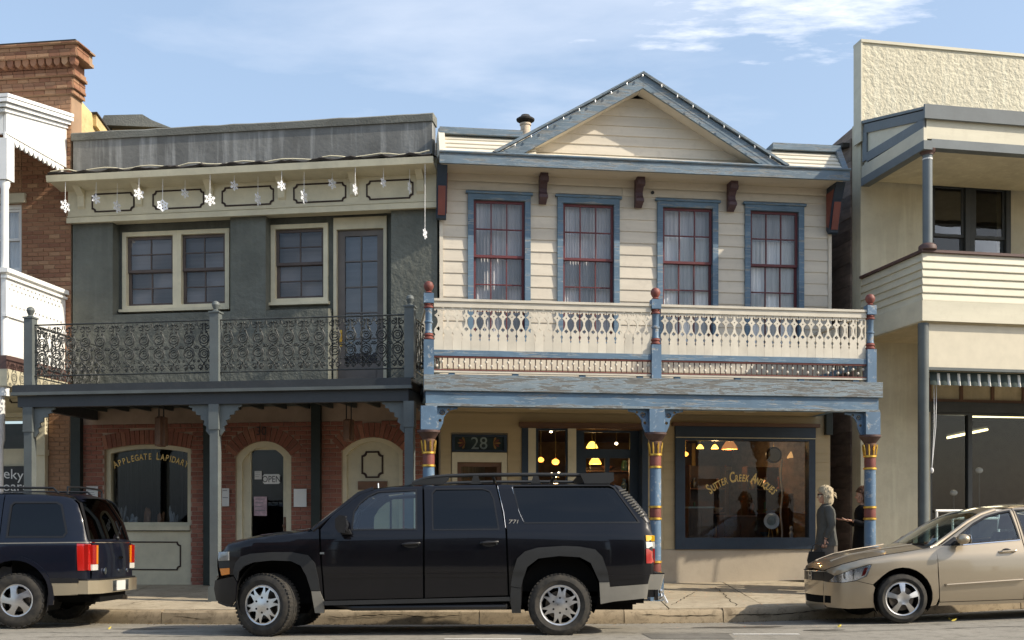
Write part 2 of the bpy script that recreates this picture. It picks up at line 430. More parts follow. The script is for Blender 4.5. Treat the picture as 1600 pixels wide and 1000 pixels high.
M_WOODDK = plain('dark_wood', (0.075,0.040,0.020), 0.5, 0.4, var=0.3)
M_CURTAIN = paint('lace_curtain', (0.82,0.81,0.79), 0.9, 0.12, 6, 0.3, 60, 0.05, (0.4,0.4,0.42), 0.05, (4,4,0.2))
M_BLIND = paint('drawn_blind', (0.23,0.20,0.19), 0.8, 0.1, 3, 0.2, 40, 0.1, (0.1,0.1,0.1), 0.1, (0.2,1,9))
M_PAPER = paint('white_paper', (0.68,0.68,0.66), 0.8, 0.05, dirt=0.1)
M_PAPERP = paint('pink_flyer', (0.50,0.36,0.40), 0.8, 0.3, 14)
M_ROPE = plain('white_string', (0.75,0.75,0.75), 0.7)
M_SNOW = plain('white_plastic', (0.82,0.84,0.88), 0.35, 0.5)
M_WOODSIGN = paint('weathered_wood_sign', (0.17,0.095,0.060), 0.7, 0.3, dirt=0.4)
G_WIN = glass('old_window_glass', (0.92,0.93,0.94), 0.0, 0.12, refl=0.55)
G_SHOP = glass('shop_glass', (0.88,0.9,0.9), 0.05, 0.015, refl=0.34)
G_TINT = glass('tinted_car_glass', (0.55,0.6,0.68), 0.985, 0.0, refl=0.45)
G_CAR = glass('car_glass', (0.72,0.86,0.86), 0.10, 0.0)
G_LENS = glass('clear_lens', (0.95,0.97,1.0), 0.0, 0.0)
# ------------------------------------------------------------------ ground, road, kerb, sidewalk
def interp(x, xs, ys): return float(np.interp(x, xs, ys))
def GZ(x): return interp(x, [-60,-12,-9,-6.6,-3,0,3,5,8,12,60], [-1.0,-0.15,-0.09,-0.05,-0.015,0,0,0.03,0.12,0.26,1.6])
def KY(x):
    d = abs(x + 0.5)
    return 14.95 + (0.02*d*d if d < 8 else 0.02*64 + 0.32*(d-8)*0.6)
def ROADZ(x, y):
    d = KY(x) - y
    return GZ(x) - 0.11*max(0.0, 1 - d/2.3)**1.2
FG = Frame((-7.65, 18.95), (-1.24, 18.0))
FC = Frame((-1.20, 18.0), (5.54, 18.9))
FR = Frame((6.09, 19.0), (6.09 + 9*math.cos(R(11)), 19.0 + 9*math.sin(R(11))))
FL = Frame((-7.69 - 9*math.cos(R(-8)), 18.97 - 9*math.sin(R(-8))), (-7.69, 18.97))
_fx = [-60, FL.p0.x, -7.65, -1.22, 5.54, 6.09, FR.p0.x + 9*math.cos(R(11)), 60]
_fy = [32, FL.p0.y, 18.96, 18.0, 18.9, 19.0, 19.0 + 9*math.sin(R(11)), 36]
def FY(x): return interp(x, _fx, _fy)

def asphalt():
    t = NT('aged_asphalt')
    n1 = t.noise(0.5, 5, 0.6); n2 = t.noise(120, 3, 0.7); n3 = t.noise(7, 6, 0.7); n4 = t.noise(1.1, 8, 0.7, (0.25, 1.6, 1), 0.6)
    base = t.mix(t.rng(n1, 0.3, 0.7), (0.225,0.208,0.175), (0.295,0.272,0.228))
    base = t.val(base, t.rng(n2, 0.25, 0.75, 0.72, 1.3))
    base = t.mix(t.rng(n3, 0.5, 0.7, 0, 0.7), base, (0.12,0.108,0.088))
    base = t.mix(t.rng(n4, 0.60, 0.66, 0, 0.35), base, (0.10,0.09,0.075))
    t.col(base); t.set(rough=0.85, spec=0.3); t.bump(n2, 0.6, 0.006); return t.m
def concrete(name, c, stain, crack=True):
    t = NT(name); n1 = t.noise(1.6, 6, 0.65); n2 = t.noise(90, 3, 0.7); n3 = t.noise(6, 9, 0.72, None, 0.5)
    base = t.val(c, t.rng(n1, 0.3, 0.7, 0.80, 1.18)); base = t.val(base, t.rng(n2, 0.25, 0.75, 0.86, 1.12))
    base = t.val(base, t.rng(t.oi.outputs['Random'], 0, 1, 0.88, 1.08))
    base = t.mix(t.rng(n3, 0.50, 0.66, 0, 0.75), base, stain); base = t.mix(t.rng(t.noise(24, 6, 0.7), 0.58, 0.70, 0, 0.6), base, tuple(x*0.6 for x in stain))
    t.col(base); t.set(rough=0.9, spec=0.2); t.bump(n3, 0.25, 0.01); return t.m
M_ASPH = asphalt()
M_WALK = concrete('sidewalk_concrete', (0.42,0.36,0.265), (0.25,0.20,0.14))
M_KERB = concrete('kerb_concrete', (0.33,0.265,0.18), (0.13,0.10,0.065))
M_CRACK = plain('crack_dirt', (0.022,0.018,0.013), 0.95, 0.1)
M_EARTH = plain('earth', (0.16,0.13,0.09), 0.95, 0.1, var=0.3)
M_LINE = paint('worn_white_line', (0.62,0.60,0.55), 0.7, 0.1, dirt=0.7, dirtc=(0.22,0.20,0.16))

g = put('ground', MB().add([(-600,-600,-1.6),(600,-600,-1.6),(600,600,-1.6),(-600,600,-1.6)], [(0,1,2,3)]), M_EARTH)
g['kind'] = 'structure'
xs = sorted(set([-60,-45,-30,-22] + [round(-16 + i*0.5, 2) for i in range(65)] + [22,30,45,60]))
mb = MB(); cols = []
for x in xs:
    k = KY(x); ys = [k, k-0.25, k-0.6, k-1.1, k-1.7, k-2.4, k-4, k-7, k-11, k-16, k-24, k-60]
    cols.append([(x, y, ROADZ(x, y)) for y in ys])
n = len(cols[0])
mb.add([p for c in cols for p in c], [(i*n+j, (i+1)*n+j, (i+1)*n+j+1, i*n+j+1) for i in range(len(cols)-1) for j in range(n-1)])
road = put('road', mb, M_ASPH, smooth=True, angle=180); road['kind'] = 'structure'
# faded edge line of the parking lane, a few worn dashes
for x0, x1, y0 in ((-0.75, 0.1, 12.02), (2.55, 3.3, 12.5)):
    put('painted_marking', MB().add([(x0, y0, ROADZ(x0, y0)+0.004), (x1, y0-0.05, ROADZ(x1, y0)+0.004), (x1, y0+0.05, ROADZ(x1, y0)+0.004), (x0, y0+0.09, ROADZ(x0, y0)+0.004)], [(0,1,2,3)]), M_LINE, road)

kerb = bpy.data.objects.new('kerb', None); link(kerb); kerb['kind'] = 'structure'
def kerb_piece(x0, x1, dz=0.0):
    prof = [(0.0, -0.35), (0.0, 0.0), (0.004, 0.10), (0.018, 0.165), (0.045, 0.185), (0.16, 0.192), (0.16, -0.35)]
    m = 5; pts = []
    for i in range(m+1):
        x = x0 + (x1-x0)*i/m; k = KY(x); z0 = ROADZ(x, k) - 0.004
        sl = (KY(x+0.01) - KY(x-0.01)) / 0.02
        for a, b in prof:
            jit = random.uniform(-0.006, 0.006) if b > 0.05 else 0
            pts.append((x, k + a + jit, z0 + b + (dz + random.uniform(-0.004, 0.004) if b > 0.05 else 0)))
    q = len(prof)
    fs = [(i*q+j, (i+1)*q+j, (i+1)*q+(j+1) % q, i*q+(j+1) % q) for i in range(m) for j in range(q)]
    fs += [list(range(q))[::-1], [m*q+j for j in range(q)]]
    return MB().add(pts, fs)
kx = [-30,-24,-20,-17,-14.2,-11.8,-9.4,-7.2,-4.95,-2.75,-0.45,1.55,2.95,5.2,7.6,10,12.6,16,20,25,31]
for i in range(len(kx)-1):
    put('kerb_stone', kerb_piece(kx[i]+0.006, kx[i+1]-0.006, random.uniform(-0.008, 0.008)), M_KERB, kerb, smooth=True, angle=40)
# long crack along the kerb face
def crack_on_kerb(x0, x1, zc, amp):
    top, bot = [], []; n = int((x1-x0)/0.05); z = zc
    for i in range(n+1):
        x = x0 + (x1-x0)*i/n; z += random.uniform(-amp, amp); z = min(max(z, zc-0.03), zc+0.03)
        t = random.uniform(0.002, 0.007)*min(1, i/3, (n-i)/3)
        zz = ROADZ(x, KY(x)) + z; y = KY(x) - 0.0035
        top.append((x, y, zz+t)); bot.append((x, y, zz-t))
    m = len(top)
    return MB().add(top+bot, [(i, i+1, m+i+1, m+i) for i in range(m-1)])
for a in ((-2.6, -0.6, 0.11, 0.012), (1.7, 2.9, 0.13, 0.008), (3.0, 4.4, 0.12, 0.01), (-4.8, -4.2, 0.10, 0.01)):
    put('crack', crack_on_kerb(*a), M_CRACK, kerb)

def WALKZ(x, y):
    k = KY(x); f = (y - k) / max(0.5, FY(x) - k)
    return GZ(x) + 0.076 + 0.185*f
side = bpy.data.objects.new('sidewalk', None); link(side); side['kind'] = 'structure'
def slab(x0, x1, f0, f1, dz):
    pts = []; m = 3
    for i in range(m+1):
        x = x0 + (x1-x0)*i/m; a = KY(x) + 0.165; b = FY(x) + 0.5
        for f in (f0, f1):
            y = a + (b-a)*f; pts.append((x, y, WALKZ(x, y) + dz))
    low = [(p[0], p[1], p[2]-0.12) for p in pts]; q = len(pts)
    fs = []
    for i in range(m):
        fs += [(2*i, 2*i+2, 2*i+3, 2*i+1), (q+2*i, q+2*i+1, q+2*i+3, q+2*i+2), (2*i, q+2*i, q+2*i+2, 2*i+2), (2*i+1, 2*i+3, q+2*i+3, q+2*i+1)]
    fs += [(0, 1, q+1, q), (2*m, q+2*m, q+2*m+1, 2*m+1)]
    return MB().add(pts+low, fs)
sx = [-30,-20,-14,-11.5,-9.6,-7.9,-6.2,-4.5,-2.75,-1.1,0.6,2.2,3.6,5.1,6.8,8.6,10.6,13,17,30]
for i in range(len(sx)-1):
    for f0, f1 in ((0.0, 0.33), (0.336, 1.0)):
        put('paving_slab', slab(sx[i]+0.008, sx[i+1]-0.008, f0, f1, random.uniform(-0.005, 0.003)), M_WALK, side)
put('slab_bedding', slab(-30, 30, 0, 1, -0.03), M_CRACK, side)
# grit and dry leaves in the gutter
mb = MB()
for i in range(900):
    x = random.uniform(-9, 9); y = KY(x) - abs(random.gauss(0, 0.16)) - 0.01; s = random.uniform(0.006, 0.022); a = random.uniform(0, 6.28)
    z = ROADZ(x, y) + 0.003
    mb.add([(x + s*math.cos(a+q), y + s*math.sin(a+q), z + random.uniform(0.001, 0.012)) for q in (0, 1.7, 3.2, 4.8)], [(0,1,2,3)])
st = put('gutter_grit', mb, plain('leaf_grit', (0.14,0.10,0.05), 0.9, 0.2, var=0.6)); tag(st, 'brown grit and leaf crumbs lying along the gutter', 'grit', kind='stuff')
M_LEAF = plain('yellow_leaf', (0.62,0.48,0.08), 0.7, 0.3, var=0.2)
def leaf(x, y, s, a, label):
    pts = [(0,0,0.004),(0.35,0.22,0.012),(0.7,0.2,0.006),(1.0,0,0.02),(0.7,-0.2,0.01),(0.35,-0.22,0.004)]
    c_, s_ = math.cos(a), math.sin(a)
    mb = MB().add([(s*(p[0]*c_-p[1]*s_), s*(p[0]*s_+p[1]*c_), p[2]*2+0.002) for p in pts], [(0,1,2,3),(0,3,4,5)])
    tag(put('fallen_leaf', mb, M_LEAF, loc=(x, y, ROADZ(x, y))), label, 'leaf', 'fallen yellow leaves')
leaf(3.95, 13.2, 0.07, 0.6, 'yellow fallen leaf on the road in front of the gold sedan\'s nose')
leaf(3.99, 13.17, 0.05, 2.6, 'small fallen leaf touching the yellow leaf before the gold sedan')
leaf(5.55, 13.75, 0.08, 0.2, 'yellow leaf on the road just behind the gold sedan\'s front wheel')
leaf(5.60, 13.85, 0.06, 1.9, 'upper yellow leaf of the two behind the gold sedan\'s front wheel')
leaf(-5.05, 13.6, 0.05, 1.0, 'pale small leaf on the road behind the navy wagon')
# ------------------------------------------------------------------ wear of the street: tar-sealed cracks, patches, oil stains, litter
M_TARSEAL = plain('tar_seal', (0.035,0.032,0.028), 0.6, 0.4, var=0.2)
M_OIL = plain('oil_stained_asphalt', (0.085,0.076,0.062), 0.6, 0.4, var=0.4)
M_PATCH = concrete('patched_asphalt', (0.15,0.14,0.12), (0.10,0.09,0.08))
def ribbon(pts, w0):
    a, b = [], []
    for i, (x, y) in enumerate(pts):
        w_ = w0*random.uniform(0.4, 1.3)*min(1, (i+0.3), (len(pts)-i-0.7)); z = ROADZ(x, y) + 0.005
        a.append((x, y+w_, z)); b.append((x, y-w_, z))
    n = len(a); return MB().add(a+b, [(i, i+1, n+i+1, n+i) for i in range(n-1)])
rnd = random.Random(11)
for x0, x1, y0 in ((-8, -3.2, 13.1), (-1.4, 2.6, 12.75), (1.8, 5.4, 13.35), (-5.6, -2.6, 12.6), (3.4, 7.6, 12.7)):
    y = y0; pts = []
    for k in range(40):
        y += rnd.uniform(-0.025, 0.025); pts.append((x0 + (x1-x0)*k/39, y))
    put('sealed_crack', ribbon(pts, 0.012), M_TARSEAL, road)
for cx_, cy_, r_ in ((-2.2, 12.9, 0.30), (0.6, 13.3, 0.24), (2.9, 13.7, 0.35), (-4.6, 13.8, 0.26), (3.7, 12.9, 0.15)):
    n = 18; pts = [(cx_ + r_*1.6*rnd.uniform(0.75, 1.2)*math.cos(6.283*k/n), cy_ + r_*0.5*rnd.uniform(0.75, 1.2)*math.sin(6.283*k/n)) for k in range(n)]
    put('oil_stain', MB().add([(x, y, ROADZ(x, y)+0.004) for x, y in pts], [list(range(n))]), M_OIL, road)
pts = [(1.55, 12.05), (2.45, 12.0), (2.5, 12.55), (1.5, 12.6)]
put('asphalt_patch', MB().add([(x, y, ROADZ(x, y)+0.0045) for x, y in pts], [(0,1,2,3)]), M_PATCH, road)
# cracks across the paving slabs
for x0, y0, x1, y1 in ((2.3, 15.6, 2.9, 17.2), (-2.5, 15.5, -1.6, 16.6), (3.2, 15.5, 3.35, 17.8), (-5.8, 16.0, -5.0, 17.6), (0.8, 15.3, 1.4, 15.9)):
    pts = []
    for k in range(16):
        t = k/15; pts.append((x0+(x1-x0)*t + rnd.uniform(-.03,.03), y0+(y1-y0)*t))
    a = [(x-0.006, y, WALKZ(x, y)+0.004) for x, y in pts]; b = [(x+0.006, y, WALKZ(x, y)+0.004) for x, y in pts]; n = len(a)
    put('slab_crack', MB().add(a+b, [(i, i+1, n+i+1, n+i) for i in range(n-1)]), M_CRACK, side)
# ------------------------------------------------------------------ building helpers
def rect(u0, u1, w0, w1): return [(u0, w0), (u1, w0), (u1, w1), (u0, w1)]
def rad_arch(a, h): return (a*a + h*h) / (2*h)
def archpoly(u0, u1, w0, ws, wc, n=12):
    """opening with straight jambs and a segmental head"""
    a = (u1-u0)/2; cu = (u0+u1)/2; r = rad_arch(a, wc-ws); cz = wc - r
    a0 = math.degrees(math.asin(min(1, a/r)))
    return [(u0, w0), (u1, w0)] + [(cu + r*math.sin(R(a0 - 2*a0*i/n)), cz + r*math.cos(R(a0 - 2*a0*i/n))) for i in range(n+1)]
def notched(u0, u1, w0, w1, r=0.06, n=4):
    pts = []
    for cu, cw, s in ((u0, w0, 0), (u1, w0, 1), (u1, w1, 2), (u0, w1, 3)):
        a0 = {0: 90, 1: 180, 2: 270, 3: 360}[s]
        pts += [(cu + r*math.cos(R(a0 - 90*i/n)), cw + r*math.sin(R(a0 - 90*i/n))) for i in range(n+1)]
    return pts
def notch_frame(parent, u0, u1, w0, w1, v, mat, r=0.06, t=0.018, d=0.012, name='panel_outline'):
    return put(name, MB().plate(notched(u0, u1, w0, w1, r), [notched(u0+t, u1-t, w0+t, w1-t, r)], v, v+d, F), mat, parent)

def pane_grid(u0, u1, w0, w1, cols, rows, bar):
    cw = (u1-u0-bar*(cols-1))/cols; rh = (w1-w0-bar*(rows-1))/rows
    return [(u0+i*(cw+bar), u0+i*(cw+bar)+cw, w0+j*(rh+bar), w0+j*(rh+bar)+rh) for j in range(rows) for i in range(cols)]
def sash(parent, u0, u1, w0, w1, v0, v1, cols, rows, stile, bar, mat, gl, name='sash'):
    cells = pane_grid(u0+stile, u1-stile, w0+stile, w1-stile, cols, rows, bar)
    s_ = put(name, MB().plate(rect(u0, u1, w0, w1), [rect(*c) for c in cells], v0, v1, F), mat, parent)
    vm = (v0+v1)/2
    for c in cells:
        k = random.uniform(-0.0015, 0.0015)
        put('pane', MB().add([(c[0]-0.004, -vm-k, c[2]-0.004), (c[1]+0.004, -vm+k, c[2]-0.004), (c[1]+0.004, -vm+k*0.4, c[3]+0.004), (c[0]-0.004, -vm-k, c[3]+0.004)], [(0,1,2,3)]), gl, parent)
    return s_
def pleat(u0, u1, w0, w1, v, amp=0.03, n=9):
    m = n*6; pts = []
    for i in range(m+1):
        u = u0 + (u1-u0)*i/m; d = v + amp*math.sin(i*math.pi*2/6 + random.uniform(-0.3,0.3))*random.uniform(0.6,1)
        pts += [(u, -d, w0), (u, -d*1.0, w1)]
    return MB().add(pts, [(2*i, 2*i+2, 2*i+3, 2*i+1) for i in range(m)])
def hung_window(parent, u0, u1, w0, w1, v, case, cols, rt, rb, mc, ms, gl, back, backmat, proud=0.045, split=0.5, stile=0.045, bar=0.02, head=0.0, sill=True, name='window', depth=0.0):
    """double-hung window: casing, two sashes, panes and what hangs behind it"""
    iu0, iu1, iw0, iw1 = u0+case, u1-case, w0+case*0.9, w1-case
    outer = rect(u0, u1, w0, w1)
    wnd = put(name, MB().plate(outer, [rect(iu0, iu1, iw0, iw1)], v-0.09, v+proud, F), mc, parent)
    if head: put('head_trim', MB().fb(u0-0.03, u1+0.03, v, v+proud+0.03, w1+0.002, w1+head), mc, wnd)
    if sill: put('sill', MB().fb(u0-0.03, u1+0.03, v, v+proud+0.05, w0-0.05, w0-0.002), mc, wnd)
    wm = iw0 + (iw1-iw0)*split
    e = 0.002
    sash(wnd, iu0+e, iu1-e, wm-0.02, iw1-e, v-0.045, v-0.012, cols, rt, stile, bar, ms, gl)
    sash(wnd, iu0+e, iu1-e, iw0+e, wm+0.02, v-0.082, v-0.049, cols, rb, stile, bar, ms, gl)
    if back == 'curtain':
        g_ = (iu1-iu0)*0.06
        put('curtain', pleat(iu0-0.05, (iu0+iu1)/2-g_*0, iw0-0.05, iw1+0.02, v-0.20, 0.022, 6), backmat, wnd, smooth=True, angle=180)
        put('curtain', pleat((iu0+iu1)/2+0.012, iu1+0.05, iw0-0.05, iw1+0.02, v-0.21, 0.022, 6), backmat, wnd, smooth=True, angle=180)
    elif back == 'blind':
        put('blind', MB().fb(iu0-0.05, iu1+0.05, v-0.16, v-0.14, iw0-0.05, iw1+0.02), backmat, wnd)
    return wnd

# bricks: one unit brick shared by all, laid in running bond and cut at the openings
def unit_brick(mat):
    b = 0.05; c = 0.12
    o = [(-.5,0,-.5),(.5,0,-.5),(.5,0,.5),(-.5,0,.5)]; f_ = [(-.5+b*.4,-1,-.5+c),(.5-b*.4,-1,-.5+c),(.5-b*.4,-1,.5-c),(-.5+b*.4,-1,.5-c)]
    mid = [(-.5,-.7,-.5),(.5,-.7,-.5),(.5,-.7,.5),(-.5,-.7,.5)]
    fs = [(8,9,10,11)] + [(i,(i+1)%4,4+(i+1)%4,4+i) for i in range(4)] + [(4+i,4+(i+1)%4,8+(i+1)%4,8+i) for i in range(4)]
    return MB().add(o+mid+f_, fs).mesh('brick', mat)
def lay_bricks(u0, u1, w0, w1, holes, length=0.205, course=0.0755, joint=0.011, seed=1):
    rnd = random.Random(seed); out = []; r = 0; w = w0
    while w < w1 - 0.03:
        wm = w + course/2; h = course - joint
        cuts = sorted(c for c in (hf(wm) for hf in holes) if c)
        segs = [(u0, u1)]
        for a, b in cuts:
            ns = []
            for s0, s1 in segs:
                if b <= s0 or a >= s1: ns.append((s0, s1)); continue
                if a > s0: ns.append((s0, a))
                if b < s1: ns.append((b, s1))
            segs = ns
        for s0, s1 in segs:
            x = math.floor((s0 - u0)/(length))*length + u0 - (length/2 if r % 2 else 0)
            while x < s1:
                a, b = max(x, s0), min(x+length, s1)
                if b - a > 0.035: out.append(((a+b)/2, w + h/2 + joint/2, b-a-joint, h, rnd.uniform(0.6, 1.3)))
                x += length
        w += course; r += 1
    return out
def build_bricks(parent, lst, v, me, mat, proud=0.012, limit=300):
    for i, (u, w, l, h, k) in enumerate(lst[:limit]):
        inst('brick', me, parent, (u, -v, w), (0,0,0), (l, proud*k, h))
    if len(lst) > limit:
        mb = MB()
        src = [tuple(q.co) for q in me.vertices]; fs = [list(p.vertices) for p in me.polygons]
        for u, w, l, h, k in lst[limit:]:
            mb.add([(u+x*l, -v+y*proud*k, w+z*h) for x, y, z in src], fs)
        o = put('brickwork', mb, mat, parent); o['kind'] = 'stuff'
def rhole(u0, u1, w0, w1): return lambda w: (u0, u1) if w0 < w < w1 else None
def ahole(u0, u1, w0, ws, wc, ring=0.0):
    a = (u1-u0)/2; cu = (u0+u1)/2; r = rad_arch(a, wc-ws); cz = wc - r; R2 = r + ring; a0 = math.asin(min(1, a/r))
    def f(w):
        if w < w0: return None
        if w < ws: return (u0, u1)
        d = w - cz
        if d >= R2: return None
        h = math.sqrt(R2*R2 - d*d)
        h = min(h, a if d < r*math.cos(a0) else d*math.tan(a0)) if ring == 0 else min(h, d*math.tan(a0))
        return (cu-h, cu+h) if h > 0.01 else None
    return f
def voussoirs(parent, u0, u1, ws, wc, ring, v, mat, n=15, proud=0.016):
    a = (u1-u0)/2; cu = (u0+u1)/2; r = rad_arch(a, wc-ws); cz = wc - r; a0 = math.asin(min(1, a/r))
    for i in range(n):
        t0 = -a0 + 2*a0*i/n + 0.006/r; t1 = -a0 + 2*a0*(i+1)/n - 0.006/r
        k = random.uniform(0.7, 1.2)
        pts = [(cu+r*math.sin(t0), cz+r*math.cos(t0)), (cu+r*math.sin(t1), cz+r*math.cos(t1)), (cu+(r+ring)*math.sin(t1), cz+(r+ring)*math.cos(t1)), (cu+(r+ring)*math.sin(t0), cz+(r+ring)*math.cos(t0))]
        put('brick', MB().prism(pts, v-0.02, v+proud*k, F), mat, parent)

FONT = None
def text_mesh(s, size, extrude=0.0, bold=0.0):
    cu = bpy.data.curves.new('lettering', 'FONT'); cu.body = s; cu.size = size; cu.align_x = 'CENTER'; cu.resolution_u = 3; cu.extrude = extrude; cu.offset = size*bold
    o = bpy.data.objects.new('lettering', cu); COL.objects.link(o)
    dg = bpy.context.evaluated_depsgraph_get(); dg.update()
    me = bpy.data.meshes.new_from_object(o.evaluated_get(dg)); bpy.data.objects.remove(o); bpy.data.curves.remove(cu)
    return me
def text_mb(s, size, fn, xs=1.0, bold=0.0):
    """letters as flat geometry; fn(a, b) -> xyz"""
    me = text_mesh(s, size, 0.0, bold)
    mb = MB(); vs = [fn(p.co.x*xs, p.co.y) for p in me.vertices]
    mb.add(vs, [list(p.vertices) for p in me.polygons]); bpy.data.meshes.remove(me); return mb
def arc_text(s, size, cu, cw, r, span, v, xs=1.0, slant=0.0, bold=0.022, big=None, only=None):
    """one mesh of letters set on an arc of radius r, centre (cu, cw)"""
    mb = MB(); ws = []
    for ch in s: ws.append(0.55 if ch == ' ' else (0.45 if ch in 'I' else (1.0 if ch in 'M' else 0.78)))
    if big: ws = [wd*(big if (i == 0 or s[i-1] == ' ') else 1) for i, wd in enumerate(ws)]
    tot = sum(ws); x = 0; word = 0
    for i, (ch, wd) in enumerate(zip(s, ws)):
        t = (x + wd/2)/tot - 0.5; x += wd
        if ch == ' ': word += 1; continue
        if only is not None and word != only: continue
        sz = size*(big if big and (i == 0 or s[i-1] == ' ') else 1)
        a = t*span; ca, sa = math.cos(a), math.sin(a)
        def fn(p, q): 
            p += q*slant
            rr = r + q; 
            return (cu + rr*sa + p*ca, -v, cw + rr*ca - p*sa)
        o = text_mb(ch, sz, fn, xs, bold); mb.add(o.v, o.f)
    return mb
# ------------------------------------------------------------------ grey-green building with iron balcony
f = FG; W = f.W
gb = thing('corner_shop_building', 'grey-green stucco building with iron balcony over arched brick shopfront', 'building', (f.p0.x, f.p0.y, 0), f.th)
WT = 6.50                                  # underside of the frieze
DECK = 3.40
# openings of the upper floor
uA0, uA1 = f.u(176), f.u(360); uB0, uB1 = f.u(415), f.u(611)
def uw(px, py, v=-0.2): return f.m(px, py, v)
L0, L1 = f.u(191,-.2), f.u(358,-.2); Lw0, Lw1 = f.w(275,482,-.2), f.w(275,360,-.2)
Q0, Q1 = f.u(423,-.2), f.u(512,-.2); Qw0, Qw1 = f.w(465,472,-.2), f.w(465,350,-.2)
D0, D1 = f.u(521,-.2), f.u(604,-.2); Dw1 = f.w(560,339,-.2)
SILL = f.w(275, 486, 0)
Lm = (L0+L1)/2
put('wall', MB().plate(rect(0.0, W, DECK-0.15, WT), [rect(L0+.05, L1-.05, Lw0+.05, Lw1-.05), rect(Q0+.05, Q1-.05, Qw0+.05, Qw1-.05), rect(D0+.05, D1-.05, DECK+0.02, Dw1-.05)], -0.36, -0.245, F), M_GREEN, gb)
for a, b, nm in ((0.0, uA0, 'pier'), (uA1, uB0, 'pier'), (uB1, W, 'pier')):
    box(gb, nm, M_GREEN, a, b, -0.244, 0.0, DECK-0.15, WT)
for a, b in ((uA0, uA1), (uB0, D0-0.03)):
    put('spandrel', MB().prism([(-0.244, DECK-0.15), (-0.003, DECK-0.15), (-0.003, SILL-0.035), (-0.244, SILL+0.02)], a+0.001, b-0.001, lambda p, q, t: (t, -p, q)), M_GREEN, gb)
box(gb, 'base_ledge', M_GREENTRIM, 0.02, uB0+0.5, 0.0, 0.05, DECK+0.22, DECK+0.27)
# windows
V = -0.245
for a, b in ((L0, Lm+0.03), (Lm+0.032, L1)):
    hung_window(gb, a, b, Lw0, Lw1, V, 0.075, 2, 2, 2, M_CREAMY, M_SASHBR, G_WIN, 'blind', M_BLIND, proud=0.05, stile=0.05, bar=0.018, sill=False)
box(gb, 'window_sill', M_CREAMY, L0-0.03, L1+0.03, V, V+0.12, Lw0-0.05, Lw0-0.003)
hung_window(gb, Q0, Q1, Qw0, Qw1, V, 0.075, 2, 2, 2, M_CREAMY, M_SASHBR, G_WIN, 'blind', M_BLIND, proud=0.05, stile=0.05, bar=0.018)
# balcony door
dr = put('balcony_door_frame', MB().plate(rect(D0, D1, DECK, Dw1), [rect(D0+.055, D1-.055, DECK+0.01, Dw1-.20)], V-0.08, V+0.05, F), M_CREAMY, gb)
a, b, w0_, w1_ = D0+.06, D1-.06, DECK+0.03, Dw1-.205
cells = pane_grid(a+.12, b-.12, w0_+0.55, w1_-.10, 2, 5, 0.02)
dl = put('door', MB().plate(rect(a, b, w0_, w1_), [rect(*c) for c in cells], V-0.07, V-0.02, F), M_DOORBR, gb)
for c in cells:
    put('pane', MB().fb(c[0]-.003, c[1]+.003, V-0.05, V-0.045, c[2]-.003, c[3]+.003), G_WIN, dl)
put('door_panel', MB().fb(a+.14, b-.14, V-0.02, V-0.008, w0_+0.12, w0_+0.46), M_DOORBR, dl)
put('door_handle', MB().fb(a+.035, a+.075, V-.02, V-.008, w0_+0.85, w0_+1.13).tube([(a+.055,-V-.0,w0_+.9),(a+.055,-V-.04+.0,w0_+.92),(a+.055,-V-.04,w0_+1.06),(a+.055,-V-.0,w0_+1.08)], 0.010), M_GOLD, dl)
box(gb, 'door_blind', M_BLIND, a-.05, b+.05, V-0.20, V-0.18, DECK, Dw1)
box(gb, 'door_threshold', M_GREENTRIM, D0-.02, D1+.02, V, V+0.16, DECK-0.06, DECK+0.006)
# frieze with notched panel outlines, brackets, sloped soffit and lip
box(gb, 'frieze', M_CREAMY, -0.03, W+0.02, -0.15, 0.10, WT-0.02, WT+0.78)
box(gb, 'frieze_moulding', M_CREAMY, -0.045, W+0.035, 0.10, 0.125, WT-0.035, WT+0.055)
box(gb, 'frieze_moulding', M_CREAMY, -0.04, W+0.03, 0.10, 0.112, WT+0.072, WT+0.092)
for (pa, pb) in ((143,210),(238,319),(346,428),(458,541),(572,646)):
    notch_frame(gb, f.u(pa,.11), f.u(pb,.11), WT+0.135, WT+0.46, 0.10, M_BROWNLINE, 0.055, 0.024, 0.012)
for px in (127, 217, 328, 440, 553, 657):
    uc = f.u(px, .12)
    put('frieze_bracket', MB().prism([(0.10, WT+0.20), (0.14, WT+0.24), (0.15, WT+0.42), (0.30, WT+0.55), (0.30, WT+0.60), (0.10, WT+0.60)], uc-0.06, uc+0.06, lambda p, q, t: (t, -p, q)), M_CREAMY, gb)
LIP = 0.52
put('soffit', MB().prism([(0.10, WT+0.52), (LIP-0.03, WT+0.585), (LIP-0.03, WT+0.62), (0.10, WT+0.62)], -0.16, W+0.04, lambda p, q, t: (t, -p, q)), M_CREAMY, gb)
put('cornice_lip', MB().prism([(LIP-0.03, WT+0.555), (LIP+0.01, WT+0.56), (LIP+0.03, WT+0.665), (LIP-0.03, WT+0.67)], -0.17, W+0.05, lambda p, q, t: (t, -p, q)), M_CREAMY, gb)
